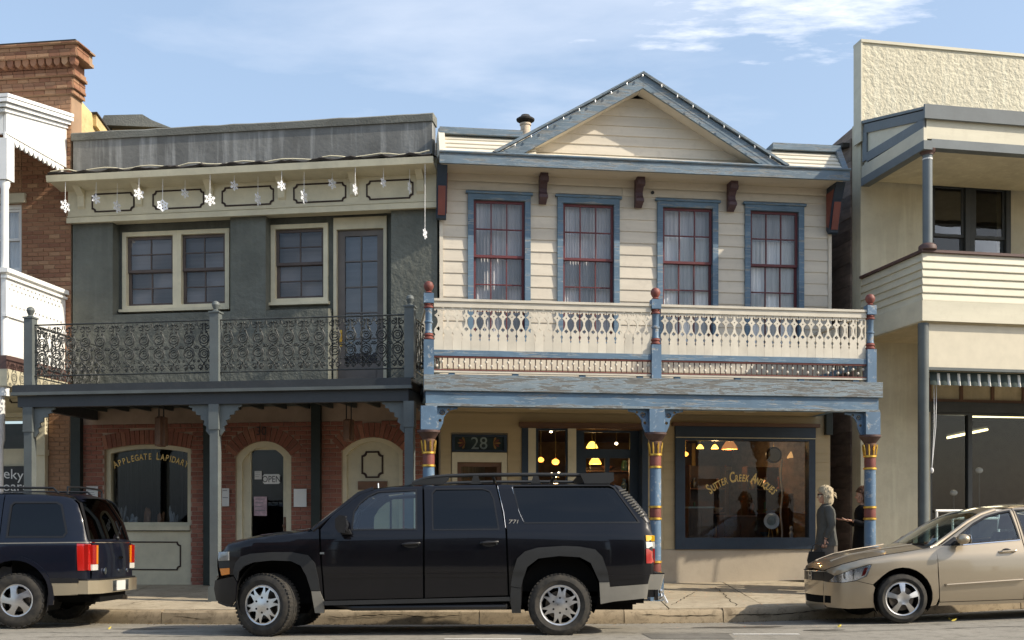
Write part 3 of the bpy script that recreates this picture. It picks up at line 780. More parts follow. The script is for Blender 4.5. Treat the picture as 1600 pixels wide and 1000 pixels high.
# torn roofing felt on the ledge
mb = MB(); n = 90; pts = []
for i in range(n+1):
    u = -0.14 + (W+0.16)*i/n
    z = WT+0.70 + 0.018*math.sin(i*0.9) + random.uniform(-0.012, 0.016)
    for (vv, zz) in ((LIP+0.015, z-0.035), (LIP+0.035, z), (LIP-0.02, z+0.03), (0.02, WT+0.82)):
        pts.append((u, -vv, zz + random.uniform(-0.006, 0.006)))
mb.add(pts, [(i*4+j, (i+1)*4+j, (i+1)*4+j+1, i*4+j+1) for i in range(n) for j in range(3)])
put('roofing_felt', mb, M_TAR, gb)
mb = MB(); mb.tube([(-0.12 + (W+0.1)*i/40, -(LIP-0.03), WT+0.745 + 0.02*math.sin(i*1.3) + random.uniform(-0.012,0.012)) for i in range(41)], 0.012, 5)
put('felt_edge_strip', mb, M_CREAMY, gb)
# parapet
PT = 8.06
put('parapet', MB().prism([(0.02, WT+0.70), (0.02, PT-0.13), (-0.25, PT-0.13), (-0.25, WT+0.70)], 0.02, W-0.08, lambda p, q, t: (t, -p, q)), M_PARAPET, gb)
mb = MB(); n = 24; pts = []
for i in range(n+1):
    u = 0.0 + (W-0.06)*i/n; j = random.uniform(-0.008, 0.008)
    for vv, zz in ((0.05, PT-0.14), (0.065, PT-0.03+j), (0.02, PT+j), (-0.27, PT+0.01), (-0.28, PT-0.14)): pts.append((u, -vv, zz))
fs = [(i*5+j, (i+1)*5+j, (i+1)*5+(j+1) % 5, i*5+(j+1) % 5) for i in range(n) for j in range(5)] + [[0,1,2,3,4], [n*5+4-k for k in range(5)]]
put('coping', mb.add(pts, fs), M_COPING, gb)
# shell
box(gb, 'roof', M_TAR, 0.0, W, -11.0, -0.251, 7.05, 7.2)
box(gb, 'side_wall', M_PARAPET, 0.0, 0.18, -11.0, -0.37, 0.0, 7.7)
box(gb, 'side_wall', M_PARAPET, W-0.26, W-0.08, -11.0, -0.37, 0.0, 7.7)
box(gb, 'rear_wall', M_PARAPET, 0.0, W, -11.2, -11.0, 0.0, 7.7)
box(gb, 'upper_floor', M_DARKROOM, 0.19, W-0.27, -10.9, -0.37, DECK-0.35, DECK-0.2)

# ---- balcony
BV = 2.12; b0, b1 = 0.42, 6.50
bal = box(gb, 'balcony_deck', M_SLATE, b0-0.10, b1+0.06, 0.0, BV+0.06, DECK-0.045, DECK)
put('deck_fascia', MB().fb(b0-0.12, b1+0.08, BV+0.061, BV+0.10, DECK-0.115, DECK-0.01), M_SLATE, bal)
put('deck_moulding', MB().fb(b0-0.13, b1+0.09, BV+0.05, BV+0.125, DECK-0.165, DECK-0.118), M_SLATEL, bal)
put('deck_beam', MB().fb(b0-0.06, b1+0.03, BV-0.08, BV+0.05, DECK-0.34, DECK-0.168), M_SLATE, bal)
put('deck_beam', MB().fb(b0-0.06, b0+0.05, 0.0, BV-0.085, DECK-0.34, DECK-0.168), M_SLATE, bal)
put('deck_beam', MB().fb(b1-0.08, b1+0.03, 0.0, BV-0.085, DECK-0.34, DECK-0.168), M_SLATE, bal)
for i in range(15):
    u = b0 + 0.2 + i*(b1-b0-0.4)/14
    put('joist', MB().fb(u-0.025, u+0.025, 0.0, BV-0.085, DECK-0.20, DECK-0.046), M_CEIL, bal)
posts_u = [f.u(46, BV), f.u(336, BV), f.u(640, BV)]
RT = DECK + 0.93
def finial_mb(c, r): 
    return MB().lathe([(r*0.75, -0.05), (r*0.9, -0.03), (r*0.5, -0.01), (r*0.75, r*0.35), (r, r*1.0), (r*0.8, r*1.65), (r*0.35, r*1.95), (0.002, r*2.0)], c, 12)
for i, u in enumerate(posts_u):
    p = put('rail_post', MB().fb(u-0.07, u+0.07, BV-0.10, BV+0.04, DECK+0.001, RT+0.10).fb(u-0.085, u+0.085, BV-0.115, BV+0.055, RT+0.101, RT+0.125), M_SLATEL, gb)
    put('finial', finial_mb((u, -(BV-0.03), RT+0.165), 0.062), M_SLATEL, p, smooth=True)
# cast-iron scroll panel: one motif, copied along the rail
def spiral(cu, cw, r, a0, turns, n=16, shrink=0.72):
    return [(cu + r*(1-shrink*i/n)*math.cos(a0 + turns*2*math.pi*i/n), cw + r*(1-shrink*i/n)*math.sin(a0 + turns*2*math.pi*i/n)) for i in range(n+1)]
def motif():
    mb = MB(); r = 0.0085
    T = lambda pts, rr=r, cl=False: mb.tube([(p[0], 0, p[1]) for p in pts], rr, 4, cl)
    for cz in (0.50, 0.285):                               # two rings with a disc inside, held by ogee bars
        T(circ(0, cz, 0.062, 14), r*1.15, True); T(circ(0.004, cz+0.004, 0.03, 10), r*0.9, True)
    for s in (-1, 1):
        T([(s*0.012, 0.745), (s*0.02, 0.65), (s*0.055, 0.585), (s*0.085, 0.51), (s*0.05, 0.42), (s*0.0, 0.392), (-s*0.06, 0.355), (-s*0.086, 0.28), (-s*0.05, 0.20), (-s*0.01, 0.15), (s*0.03, 0.09), (s*0.06, 0.045)])
        T(spiral(s*0.058, 0.69, 0.044, R(90), s*1.3)); T(spiral(s*0.058, 0.085, 0.046, R(-90), -s*1.3))
        T([(s*0.105, 0.76), (s*0.1, 0.70)]); T(spiral(s*0.035, 0.61, 0.02, R(0), s*0.9, 9))
        T(spiral(s*0.1, 0.39, 0.026, R(180 if s > 0 else 0), s*1.1, 10)); T(spiral(s*0.085, 0.175, 0.02, R(90), s*1.0, 9))
        mb.sphere((s*0.02, 0, 0.735), 0.018, 6, 4)
    mb.sphere((0, 0, 0.392), 0.02, 6, 4); mb.sphere((0, 0, 0.14), 0.018, 6, 4)
    return mb.mesh('iron_scroll', M_IRON, True)
mo = motif()
def iron_run(pa, pb, name):
    pa, pb = Vector(pa), Vector(pb); L = (pb-pa).length; ang = math.atan2(pb.y-pa.y, pb.x-pa.x); d = (pb-pa)/L
    zt, zb = RT, RT-0.785
    run = put(name, MB().tube([pa + Vector((0,0,zt)), pb + Vector((0,0,zt))], 0.013, 6).tube([pa + Vector((0,0,zb)), pb + Vector((0,0,zb))], 0.012, 6), M_IRON, gb)
    n = max(1, round(L/0.232))
    for i in range(n):
        q = pa + d*(L*(i+0.5)/n)
        o = inst('iron_scroll', mo, run, (q.x, q.y, zb), (0, 0, ang + random.uniform(-0.02, 0.02)), (L/n/0.232, 1, 1.0))
for i in range(2):
    iron_run((posts_u[i]+0.07, -(BV-0.03), 0), (posts_u[i+1]-0.07, -(BV-0.03), 0), 'iron_railing')
iron_run((posts_u[0], -0.02, 0), (posts_u[0], -(BV-0.11), 0), 'iron_railing')
iron_run((posts_u[2], -(BV-0.11), 0), (posts_u[2], -0.02, 0), 'iron_railing')
# lower posts with fretted brackets
def fret(s, L=0.34, H=0.46):
    o = [(0,0), (s*L,0), (s*L,-0.03), (s*(L-0.06),-0.05), (s*(L-0.05),-0.09), (s*(L-0.11),-0.10), (s*(L-0.12),-0.15), (s*(L-0.19),-0.16), (s*(L-0.19),-0.22), (s*(L-0.25),-0.24), (s*(L-0.235),-0.30), (s*(L-0.285),-0.33), (s*(L-0.27),-0.39), (s*0.03,-H+0.02), (s*0.012,-H), (0,-H+0.01)]
    return o
for i, u in enumerate(posts_u):
    wz = WALKZ(f.at(u, BV, 0)[0], f.at(u, BV, 0)[1])
    p = put('porch_post', MB().fb(u-0.065, u+0.065, BV-0.08, BV+0.045, wz-0.02, DECK-0.341).fb(u-0.085, u+0.085, BV-0.10, BV+0.065, wz-0.02, wz+0.22).fb(u-0.078, u+0.078, BV-0.093, BV+0.058, DECK-0.72, DECK-0.342), M_SLATEL if i else M_SLATEL, gb)
    for s in (-1, 1):
        if (i == 0 and s < 0) or (i == 2 and s > 0): continue
        put('fret_bracket', MB().prism([(u + s*0.079 + a_, DECK-0.342+b_) for a_, b_ in fret(s)], BV-0.035, BV+0.0, F), M_SLATEL, p)

# ---- brick shopfront
g0 = 0.08; g1 = 3.02
vs = -0.02
aW = (f.u(163,vs), f.u(298,vs)); wsW, wcW = f.w(230,702,vs), f.w(230,694,vs)
aD = (f.u(368,vs), f.u(455,vs)); wsD, wcD = f.w(411,713,vs), f.w(411,689,vs)
aE = (f.u(534,vs), f.u(629,vs)); wsE, wcE = f.w(581,704,vs), f.w(581,683,vs)
base = [WALKZ(f.at(u_, 0, 0)[0], f.at(u_, 0, 0)[1]) for u_ in (aW[0], aD[0], aE[0])]
put('shopfront_wall', MB().plate(rect(0.0, W-0.08, g0-0.1, DECK-0.05), [archpoly(*aW, base[0]+0.001, wsW, wcW), archpoly(*aD, base[1]+0.001, wsD, wcD), archpoly(*aE, base[2]+0.001, wsE, wcE)], -0.30, vs, F), M_MORTAR, gb)
RING = 0.25
holes = [ahole(*aW, 0, wsW, wcW, RING), ahole(*aD, 0, wsD, wcD, RING), ahole(*aE, 0, wsE, wcE, RING)]
ub = unit_brick(M_BRICK)
bl = lay_bricks(f.u(125), W-0.10, base[0]-0.01, 2.98, holes, seed=3)
vis = [(f.u(125), aW[0]+.02), (aW[1]-.02, f.u(320)), (f.u(349), aD[0]+.02), (aD[1]-.02, f.u(488)), (f.u(500), aE[0]+.02), (aE[1]-.02, f.u(633)), (f.u(645), W)]
def seen(bk): return any(a_-0.05 < bk[0] < b_+0.05 for a_, b_ in vis) and bk[1] > 0.7
bl.sort(key=lambda q: not seen(q))
build_bricks(gb, bl, vs, ub, M_BRICK)
for a_, ws_, wc_ in ((aW, wsW, wcW), (aD, wsD, wcD), (aE, wsE, wcE)):
    voussoirs(gb, *a_, ws_, wc_, RING-0.01, vs, M_BRICK, 15 if a_ is not aW else 19)
# dark iron columns
for pa, pb in ((112,127), (319,333), (487,501)):
    box(gb, 'iron_column', M_DKGREEN, f.u(pa,.05), f.u(pb,.05), -0.015, 0.09, 0.05, DECK-0.05)
# shop window
wf = put('shop_window_frame', MB().plate(archpoly(aW[0]+.001, aW[1]-.001, f.w(230,826,-.1), wsW, wcW-.002), [archpoly(aW[0]+.085, aW[1]-.085, f.w(230,816,-.1), wsW-.06, wcW-.075)], -0.20, -0.08, F), M_CREAMY, gb)
put('pane', MB().add([F(aW[0]+.08, f.w(230,818,-.1), -0.15), F(aW[1]-.08, f.w(230,818,-.1), -0.15), F(aW[1]-.08, wcW-.05, -0.15), F(aW[0]+.08, wcW-.05, -0.15)], [(0,1,2,3)]), G_SHOP, wf)
put('window_stool', MB().fb(aW[0]+.002, aW[1]-.002, -0.12, 0.02, f.w(230,826,0)-0.03, f.w(230,821,0)), M_CREAMDK, wf)
bk = box(gb, 'bulkhead_panel', M_CREAMDK, aW[0]+.002, aW[1]-.002, -0.20, -0.05, base[0]-0.02, f.w(230,827,0)-0.035)
notch_frame(bk, f.u(172,-.05), f.u(283,-.05), f.w(240,891,-.05), f.w(240,846,-.05), -0.05, M_BROWNLINE, 0.06, 0.022, 0.01)
cu_, cw_ = (aW[0]+aW[1])/2, f.w(232, 716, -.14)
rt_ = 1.55
for k in (0, 1): put('lettering', arc_text('APPLEGATE LAPIDARY', 0.15, cu_, cw_-rt_-0.02, rt_, 0.90, -0.142, 0.74, big=1.15, only=k), M_GOLDL, wf)
# glazed door
df = put('door_frame', MB().plate(archpoly(aD[0]+.001, aD[1]-.001, base[1]+.002, wsD, wcD-.002), [archpoly(aD[0]+.10, aD[1]-.10, base[1]+.003, wsD-.10, wcD-.10)], -0.16, -0.06, F), M_CREAMY, gb)
g_ = rect(f.u(393,-.12), f.u(443,-.12), base[1]+0.28, f.w(418,703,-.12))
dl = put('door', MB().plate(archpoly(aD[0]+.101, aD[1]-.101, base[1]+.01, wsD-.101, wcD-.101), [g_], -0.155, -0.11, F), M_CREAMDK, gb)
put('pane', MB().add([F(a_, b_, -0.13) for a_, b_ in g_], [(0,1,2,3)]), G_SHOP, dl)
put('kick_plate', MB().fb(g_[0][0], g_[1][0], -0.109, -0.10, base[1]+0.06, base[1]+0.24), M_CREAMY, dl)
put('door_handle', MB().fb(aD[1]-.165, aD[1]-.125, -0.109, -0.098, base[1]+0.9, base[1]+1.15).sphere((aD[1]-.145, 0.06, base[1]+1.0), 0.03, 8, 6), M_BROWN, dl)
# panelled door
put('door_frame', MB().plate(archpoly(aE[0]+.001, aE[1]-.001, base[2]+.002, wsE, wcE-.002), [archpoly(aE[0]+.07, aE[1]-.07, base[2]+.003, wsE-.07, wcE-.07)], -0.16, -0.06, F), M_CREAMY, gb)
d2 = put('door', MB().prism(archpoly(aE[0]+.071, aE[1]-.071, base[2]+.01, wsE-.071, wcE-.071), -0.155, -0.11, F), M_CREAMDK, gb)
notch_frame(d2, f.u(565,-.11), f.u(599,-.11), f.w(582,747,-.11), f.w(582,705,-.11), -0.11, M_BROWNLINE, 0.07, 0.028, 0.012)
put('transom_bar', MB().fb(f.u(560,-.1), f.u(605,-.1), -0.109, -0.07, f.w(582,765,-.1), f.w(582,752,-.1)), M_WOODSIGN, d2)
notch_frame(d2, f.u(550,-.11), f.u(612,-.11), base[2]+0.2, f.w(582,775,-.11), -0.11, M_BROWNLINE, 0.07, 0.028, 0.012)
# house number, as dark figures on the arch
put('house_number', text_mb('30', 0.20, lambda a_, b_: (f.u(409)+a_, 0.006-0.012-0.02, f.w(409,680)+b_), 0.95), M_BLACK, gb)
# shop room behind
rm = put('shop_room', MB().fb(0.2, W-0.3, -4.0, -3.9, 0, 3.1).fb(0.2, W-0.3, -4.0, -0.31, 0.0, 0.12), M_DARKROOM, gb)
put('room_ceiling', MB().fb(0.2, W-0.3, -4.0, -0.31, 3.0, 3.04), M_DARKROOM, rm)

# things on and in the shop
def on(frame, name, label, cat, u, v, z, group=None):
    return thing(name, label, cat, frame.at(u, v, z), frame.th, group)
def paper(frame, px0, px1, py0, py1, v, label, mat, name='paper_notice', cat='notice', lines=5, group=None):
    u0, wt_ = frame.m(px0, py0, v); u1, wb = frame.m(px1, py1, v)
    o = on(frame, name, label, cat, (u0+u1)/2, v, wb, group); hw, h = (u1-u0)/2, wt_-wb
    put('sheet', MB().fb(-hw, hw, 0.0, 0.004, 0, h), mat, o)
    mb = MB()
    for i in range(lines):
        z = h*(0.88 - 0.78*i/lines); x1 = hw*random.uniform(0.2, 0.8)
        mb.add([(-hw*0.8, -0.0055, z-h*0.03), (x1, -0.0055, z-h*0.03), (x1, -0.0055, z+h*0.012), (-hw*0.8, -0.0055, z+h*0.012)], [(0,1,2,3)])
    put('print', mb, M_PRINT, o)
    return o
M_PRINT = plain('grey_print', (0.22,0.22,0.24), 0.8, 0.2)
paper(f, 459, 479, 764, 792, 0.02, 'blank white paper sheet taped on the brick pier right of the open door', M_PAPER, lines=0)
paper(f, 347, 358, 763, 791, 0.03, 'white paper notice with dark picture beside the slate porch post', M_PAPER, lines=2)
paper(f, 135, 153, 760, 778, 0.02, 'printed paper notice on brick left of the lapidary window', M_PAPER, lines=4)
paper(f, 398, 409, 736, 749, -0.105, 'small white card in the top corner of the shop door glass', M_PAPER, lines=3)
paper(f, 397, 417, 776, 806, -0.105, 'pink and white flyer on the lower shop door glass', M_PAPERP, 'flyer', 'flyer', 4)
u0_, w1_ = f.m(411, 741, -.105); u1_, w0_ = f.m(438, 756, -.105)
sg = on(f, 'open_sign', 'white on black OPEN sign hanging in the glazed shop door', 'sign', (u0_+u1_)/2, -0.105, w0_)
hw, h = (u1_-u0_)/2, w1_-w0_
put('board', MB().plate(notched(-hw, hw, 0, h, 0.02), [], 0.0, 0.006, F), M_PAPER, sg)
put('lettering', text_mb('OPEN', h*0.95, lambda a_, b_: (a_, -0.0075, b_+h*0.17), 0.82), M_BLACK, sg)
# hanging wooden signs under the balcony
for px, py0, py1, wpx, vv, label in ((252, 651, 698, 17, 1.25, 'narrow weathered brown sign hung on two rods before the lapidary window'), (545, 655, 690, 15, 0.9, 'dark weathered sign hung under the balcony before the panelled door')):
    u_, wb = f.m(px, py1, vv); wt_ = f.w(px, py0, vv); hw = wpx/1700*17/2
    o = on(f, 'hanging_sign', label, 'sign', u_, vv, wb); h = wt_-wb
    put('board', MB().plate(notched(-0.11, 0.11, 0, h, 0.03), [], -0.03, 0.03, lambda a_, b_, t_: (t_*1.2, a_, b_)).fb(-hw, hw, -0.05, 0.05, h*0.03, h*0.97), M_WOODSIGN, o)
    for s in (-0.04, 0.04):
        put('rod', MB().tube([(s, 0, h-0.02), (s, 0, DECK-0.06-wb)], 0.010, 6), M_IRON, o)
# display in the lapidary window
M_GEM = plain('crystal_display', (0.30,0.33,0.36), 0.3, 0.6, var=0.4); M_GEM2 = plain('amber_stone', (0.28,0.13,0.06), 0.35, 0.6, var=0.4)
zf = f.w(230, 818, -.3)
box(gb, 'display_floor', M_WOODDK, aW[0], aW[1], -1.0, -0.21, zf-0.04, zf)
for i, (px, h_, k, lab) in enumerate(((188, 0.34, 0, 'tall pale crystal stand, leftmost in the lapidary window'), (205, 0.20, 0, 'low clear crystal group beside the tall crystal stand'), (232, 0.30, 1, 'brown agate slab in the middle of the lapidary window'), (248, 0.22, 1, 'small amber stone beside the brown agate slab'), (272, 0.32, 0, 'branching silver jewellery tree, rightmost in the lapidary window'))):
    u_ = f.u(px, -0.45); o = on(f, 'mineral_display', lab, 'mineral', u_, -0.45 - 0.05*(i % 2), zf, 'minerals in the shop window')
    mb = MB()
    for q in range(7):
        a = random.uniform(0, 6.28); rr = random.uniform(0.0, 0.07); hh = h_*random.uniform(0.45, 1.0); tx, ty = random.uniform(-0.05, 0.05), random.uniform(-0.05, 0.05)
        x, y = rr*math.cos(a), rr*math.sin(a); r_ = random.uniform(0.016, 0.034)
        mb.tube([(x, y, 0.02), (x+tx*0.8, y+ty*0.8, hh*0.8), (x+tx, y+ty, hh)], [r_, r_, 0.003], 6)
    put('crystals', mb, M_GEM2 if k else M_GEM, o); put('base', MB().lathe([(0.09, 0), (0.09, 0.02), (0.07, 0.03)], (0,0,0), 12), M_WOODDK, o)

# paper snowflakes hung from the cornice lip
def snowflake(r, seed, solid=False):
    rnd = random.Random(seed); mb = MB()
    if solid:
        hs = [circ(0.5*r*math.cos(R(60*k+30)), 0.5*r*math.sin(R(60*k+30)), 0.14*r, 6) for k in range(6)] + [circ(0, 0, 0.16*r, 6)]
        o = []
        for k in range(12):
            rr = r if k % 2 == 0 else 0.72*r; o.append((rr*math.cos(R(30*k+30)), rr*math.sin(R(30*k+30))))
        return mb.plate(o, hs, -0.004, 0.004, F)
    for k in range(6):
        a = R(60*k+30); ca, sa = math.cos(a), math.sin(a)
        def bar(p, q, t):
            d = Vector((q[0]-p[0], q[1]-p[1])); nn = Vector((-d.y, d.x)).normalized()*t
            mb.prism([(p[0]+nn.x, p[1]+nn.y), (p[0]-nn.x, p[1]-nn.y), (q[0]-nn.x*0.7, q[1]-nn.y*0.7), (q[0]+nn.x*0.7, q[1]+nn.y*0.7)], -0.003, 0.003, F)
        bar((0,0), (r*ca, r*sa), 0.09*r)
        for fr, ln in ((0.42, 0.34), (0.70, 0.26)):
            for s in (-1, 1):
                b_ = a + s*R(55); bar((r*fr*ca, r*fr*sa), (r*fr*ca + ln*r*math.cos(b_), r*fr*sa + ln*r*math.sin(b_)), 0.07*r)
    return mb
flakes = [(102,322,16,60,0),(150,311,12,35,0),(183,323,15,70,0),(217,303,14,25,0),(254,321,15,5,1),(289,302,12,40,0),(328,312,15,20,0),(366,290,12,35,0),(403,311,16,75,0),(440,290,12,15,0),(475,307,17,70,0),(519,287,13,30,0),(555,296,14,70,0),(599,285,12,55,0),(640,293,15,80,0),(664,365,13,70,0)]
ordn = ['first','second','third','fourth','fifth','sixth','seventh','eighth','ninth','tenth','eleventh','twelfth','thirteenth','fourteenth','fifteenth','sixteenth']
for i, (px, py, sz, tw, so) in enumerate(flakes):
    vv = LIP-0.01 - 0.10*(i % 3); u_, wc_ = f.m(px, py, vv); r_ = sz/1700*17.6/1.45; tw = tw*0.6 + 38
    lab = 'white paper snowflake on a string, %s from the left along the cream cornice' % ordn[i]
    if so: lab = 'round white snowflake with punched holes, largest along the cream cornice'
    if i == 15: lab = 'white snowflake on the longest string, hanging low at the cornice\'s right end'
    if i == 0: lab = 'leftmost white snowflake, hanging against the orange brick beside the cornice'
    o = thing('snowflake_ornament', lab, 'ornament', f.at(u_, vv, wc_-r_), f.th + R(tw), 'snowflakes hung along the cornice')
    mb = snowflake(r_, i, so); mb.xf(Matrix.Translation((0,0,r_)))
    put('flake', mb, M_SNOW, o)
    top = WT + 0.57 - (wc_-r_) + (0.0 if vv > 0.4 else 0.0)
    put('string', MB().tube([(0,0,2*r_*0.96), (0.004,0,top-0.01)], 0.0045, 4), M_ROPE, o)
# ------------------------------------------------------------------ brick building with white balcony, at the left edge
f = FL; W = f.W
lb = thing('brick_building', 'old orange brick building with corbelled cornice and white balcony, at the left edge', 'building', (f.p0.x, f.p0.y, 0), f.th)
TOP = f.w(108, 62, 0.3)
CB = f.w(100, 146, 0.05)                         # where the corbelled cornice starts
vs = -0.012
wu0, wu1, ww0, ww1 = f.u(10), f.u(33), f.w(22,425), f.w(22,318)
put('wall', MB().plate(rect(0.0, W, -0.3, CB), [rect(wu0-0.55, wu1, ww0, ww1), rect(f.u(-40), f.u(52), 0.05, f.w(30, 632))], -0.35, vs, F), M_MORTARO, lb)
ub2 = unit_brick(M_BRICKO)
bl = lay_bricks(f.u(34), W, 3.3, CB, [], seed=5) + lay_bricks(f.u(76), W-0.02, 0.2, 3.3, [], seed=6)
bl += lay_bricks(f.u(-5), f.u(34)-0.004, f.w(30,300), CB, [rhole(wu0-.55, wu1, ww0, ww1+0.12)], seed=7)
def lk(q): return (q[1] < 2.0) or (q[0] < f.u(20))
bl.sort(key=lk)
build_bricks(lb, bl, vs, ub2, M_BRICKO)
# corbelled cornice: courses stepping out, a row of rounded dentils
h = (TOP-CB)
steps = [(0.00,0.10,0.05), (0.10,0.17,0.09), (0.17,0.36,0.06), (0.36,0.43,0.12), (0.43,0.52,0.09), (0.70,0.78,0.24), (0.78,0.96,0.21), (0.96,1.0,0.27)]
co = box(lb, 'cornice', M_MORTARO, -0.05, W+0.03, -0.35, 0.04, CB+0.001, TOP-0.02)
ubc = ub2
for a, b, v in steps:
    z0, z1 = CB + h*a, CB + h*b
    o = put('corbel_course', MB().fb(-0.05, W+0.0+v, -0.34, v-0.012, z0+0.002, z1-0.002), M_MORTARO, lb)
    u = W + v - 0.004; k = 0; rows = max(1, round((z1-z0)/0.075)); rh = (z1-z0)/rows
    for r_ in range(rows):
        u = W + v - 0.004; k = r_
        while u > f.u(-12):
            l = 0.10 if (k % 7 == 0 and k < 2) else 0.205
            inst('brick', ubc, o, (u - l/2, -(v-0.012), z0 + rh*(r_+0.5)), (0,0,0), (l-0.010, 0.013, rh-0.010)); u -= l; k += 1
        # returns on the side
        for q in range(2):
            inst('brick', ubc, o, (W+v-0.001, 0.10+0.2*q - (v-0.02), z0+rh*(r_+0.5)), (0,0,R(90)), (0.19, 0.013, rh-0.010))
zd0, zd1 = CB + h*0.53, CB + h*0.70
for i in range(13):
    u = W + 0.14 - i*0.145
    if u < f.u(-10): break
    put('dentil', MB().prism([(u-0.055, zd1), (u+0.055, zd1), (u+0.055, zd0+0.06), (u+0.035, zd0+0.02), (u, zd0), (u-0.035, zd0+0.02), (u-0.055, zd0+0.06)], 0.08, 0.20, F), M_BRICKO, lb)
box(lb, 'cornice_backing', M_BRICKO, -0.05, W+0.06, -0.34, 0.085, zd0, zd1)
box(lb, 'coping', M_TAR, -0.05, W+0.22, -0.34, 0.24, TOP-0.015, TOP+0.035)
# side wall with sloping parapet and plaster skin
TS = CB + 0.02
put('side_wall', MB().prism([(0.351, -0.3), (0.351, TS), (1.0, TS-0.15), (3.0, TS-0.95), (9, TS-1.2), (9, -0.3)], W-0.30, W-0.01, lambda p, q, t: (t, p, q)), M_PLASTY, lb)
put('side_parapet_cap', MB().prism([(0.75, TS-0.30), (0.75, TS-0.10), (3.0, TS-0.90), (3.0, TS-1.08)], W-0.31, W+0.06, lambda p, q, t: (t, p, q)), M_PLASTY, lb)
put('side_flashing', MB().prism([(0.72, TS-0.09), (0.72, TS-0.06), (3.05, TS-0.87), (3.05, TS-0.90)], W-0.32, W+0.09, lambda p, q, t: (t, p, q)), M_TAR, lb)
mb = MB(); rnd = random.Random(4)
for i in range(26):                                   # bricks showing where the plaster has fallen
    q = rnd.uniform(0.40, 1.25); z = TS - 0.95 - rnd.random()*0.55 - 0.3*(q-0.4)
    inst('brick', ub2, lb, (W-0.012, q, z), (0,0,R(90)), (0.18, 0.018, 0.062))
# upper window beside the balcony
wl = hung_window(lb, wu0-0.55, wu1, ww0, ww1, -0.10, 0.07, 2, 1, 1, M_WHITE, M_WHITE, G_WIN, 'curtain', M_CURTAIN, proud=0.02)
put('lintel', MB().fb(wu0-0.60, wu1+0.10, vs, 0.06, ww1+0.0, ww1+0.16), M_RWALL, lb)
put('pilaster', MB().fb(f.u(52), f.u(75), 0.0, 0.10, -0.2, f.w(60,632)).fb(f.u(50), f.u(77), 0.0, 0.14, f.w(60,712), f.w(60,703)).fb(f.u(50), f.u(77), 0.0, 0.15, f.w(60,645), f.w(60,630)), M_CREAMDK, lb)
# white balcony: canopy with scalloped fringe above, pierced rail below
cv = 1.75; cu0, cu1 = f.u(-90, cv), W - 0.06
uS = f.u(104)                                          # its end plane
put('balcony_canopy', MB().prism([(0.0, f.w(100,184)), (0.0, f.w(100,262)), (cv, f.w(14,208,cv)), (cv, f.w(14,158,cv))], uS-0.05, uS, lambda p, q, t: (t, -p, q)), M_WHITE, lb)
cz = f.w(12, 150, cv)
zb_, zf_ = f.w(100,184), f.w(14,156,cv)
sl_ = lambda a, b: [(0.0, zb_+a), (cv+0.06+b, zf_+a-0.02), (cv+0.06+b, zf_+a+0.035), (0.0, zb_+a+0.055)]
cn = put('canopy_roof', MB().prism(sl_(0.0, 0.12), uS-4.0, uS+0.14, lambda p, q, t: (t, -p, q)), M_WHITE, lb)
for k, (o_, z_) in enumerate(((0.06, 0.0), (0.11, 0.06), (0.16, 0.12))):
    put('canopy_moulding', MB().prism(sl_(-0.19+z_, o_-0.04), uS-4.0, uS+o_-0.03, lambda p, q, t: (t, -p, q)), M_WHITE, cn)
put('canopy_front', MB().fb(uS-4.0, uS-0.06, cv-0.05, cv, f.w(14,208,cv), zf_-0.02), M_WHITE, cn)
zs0, zs1 = f.w(100,262), f.w(14,208,cv)
for i in range(13):
    p = 0.06 + i*(cv-0.1)/12.5; zt = zs0 + (zs1-zs0)*p/cv
    put('scallop', MB().prism([(p, zt+0.02), (p+0.12, zt+0.02), (p+0.12, zt-0.06), (p+0.09, zt-0.11), (p+0.06, zt-0.13), (p+0.03, zt-0.11), (p, zt-0.06)], uS-0.045, uS-0.015, lambda a_, b_, t: (t, -a_, b_)), M_WHITE, lb)
pu = uS-0.08
pst = put('balcony_post', MB().lathe([(0.075, 3.3), (0.075, 3.5), (0.06, 3.55), (0.06, 6.6), (0.08, 6.65), (0.08, 6.72)], (pu, -(cv-0.08), 0), 14).fb(pu-0.10, pu+0.10, cv-0.18, cv+0.02, 6.73, f.w(14,215,cv)), M_WHITE, lb, smooth=True)
put('lower_post', MB().lathe([(0.09, 0.0), (0.09, 0.3), (0.065, 0.35), (0.065, 2.5), (0.09, 2.6), (0.09, 3.44)], (pu-0.10, -(cv-0.08), 0), 14), M_WHITE, lb, smooth=True)
zr1, zr0 = 5.25, 4.60
hl = []
for row, zz in enumerate((zr1-0.16, zr1-0.24, zr1-0.50)):
    for i in range(14): hl.append(circ(0.14 + i*(cv-0.3)/13.2 + (0.06 if row == 1 else 0), zz, 0.022, 6))
br = put('balcony_rail_panel', MB().plate(rect(0.0, cv-0.02, zr0, zr1), hl, uS-0.06, uS-0.02, lambda a_, b_, t: (t, -a_, b_)), M_WHITE, lb)
put('rail_cap', MB().fb(uS-0.12, uS+0.05, 0.0, cv+0.05, zr1+0.001, zr1+0.07).fb(uS-0.10, uS+0.02, 0.0, cv, zr1-0.08, zr1-0.04), M_WHITE, br)
put('rail_skirt', MB().fb(uS-0.07, uS-0.0, 0.0, cv, zr0-0.04, zr0-0.001), M_WHITE, br)
put('lower_panel', MB().fb(uS-0.06, uS-0.03, 0.0, cv-0.1, 3.95, zr0-0.041), M_WHITE, br)
fr_ = put('balcony_rail_front', MB().fb(uS-4.0, uS-0.16, cv-0.06, cv-0.02, 3.95, zr1), M_WHITE, lb)
put('rail_cap', MB().fb(uS-4.0, uS-0.125, cv-0.1, cv+0.05, zr1+0.001, zr1+0.07), M_WHITE, fr_)
box(lb, 'balcony_deck', M_MAROON, uS-4.0, uS, 0.001, cv, 3.72, 3.94)
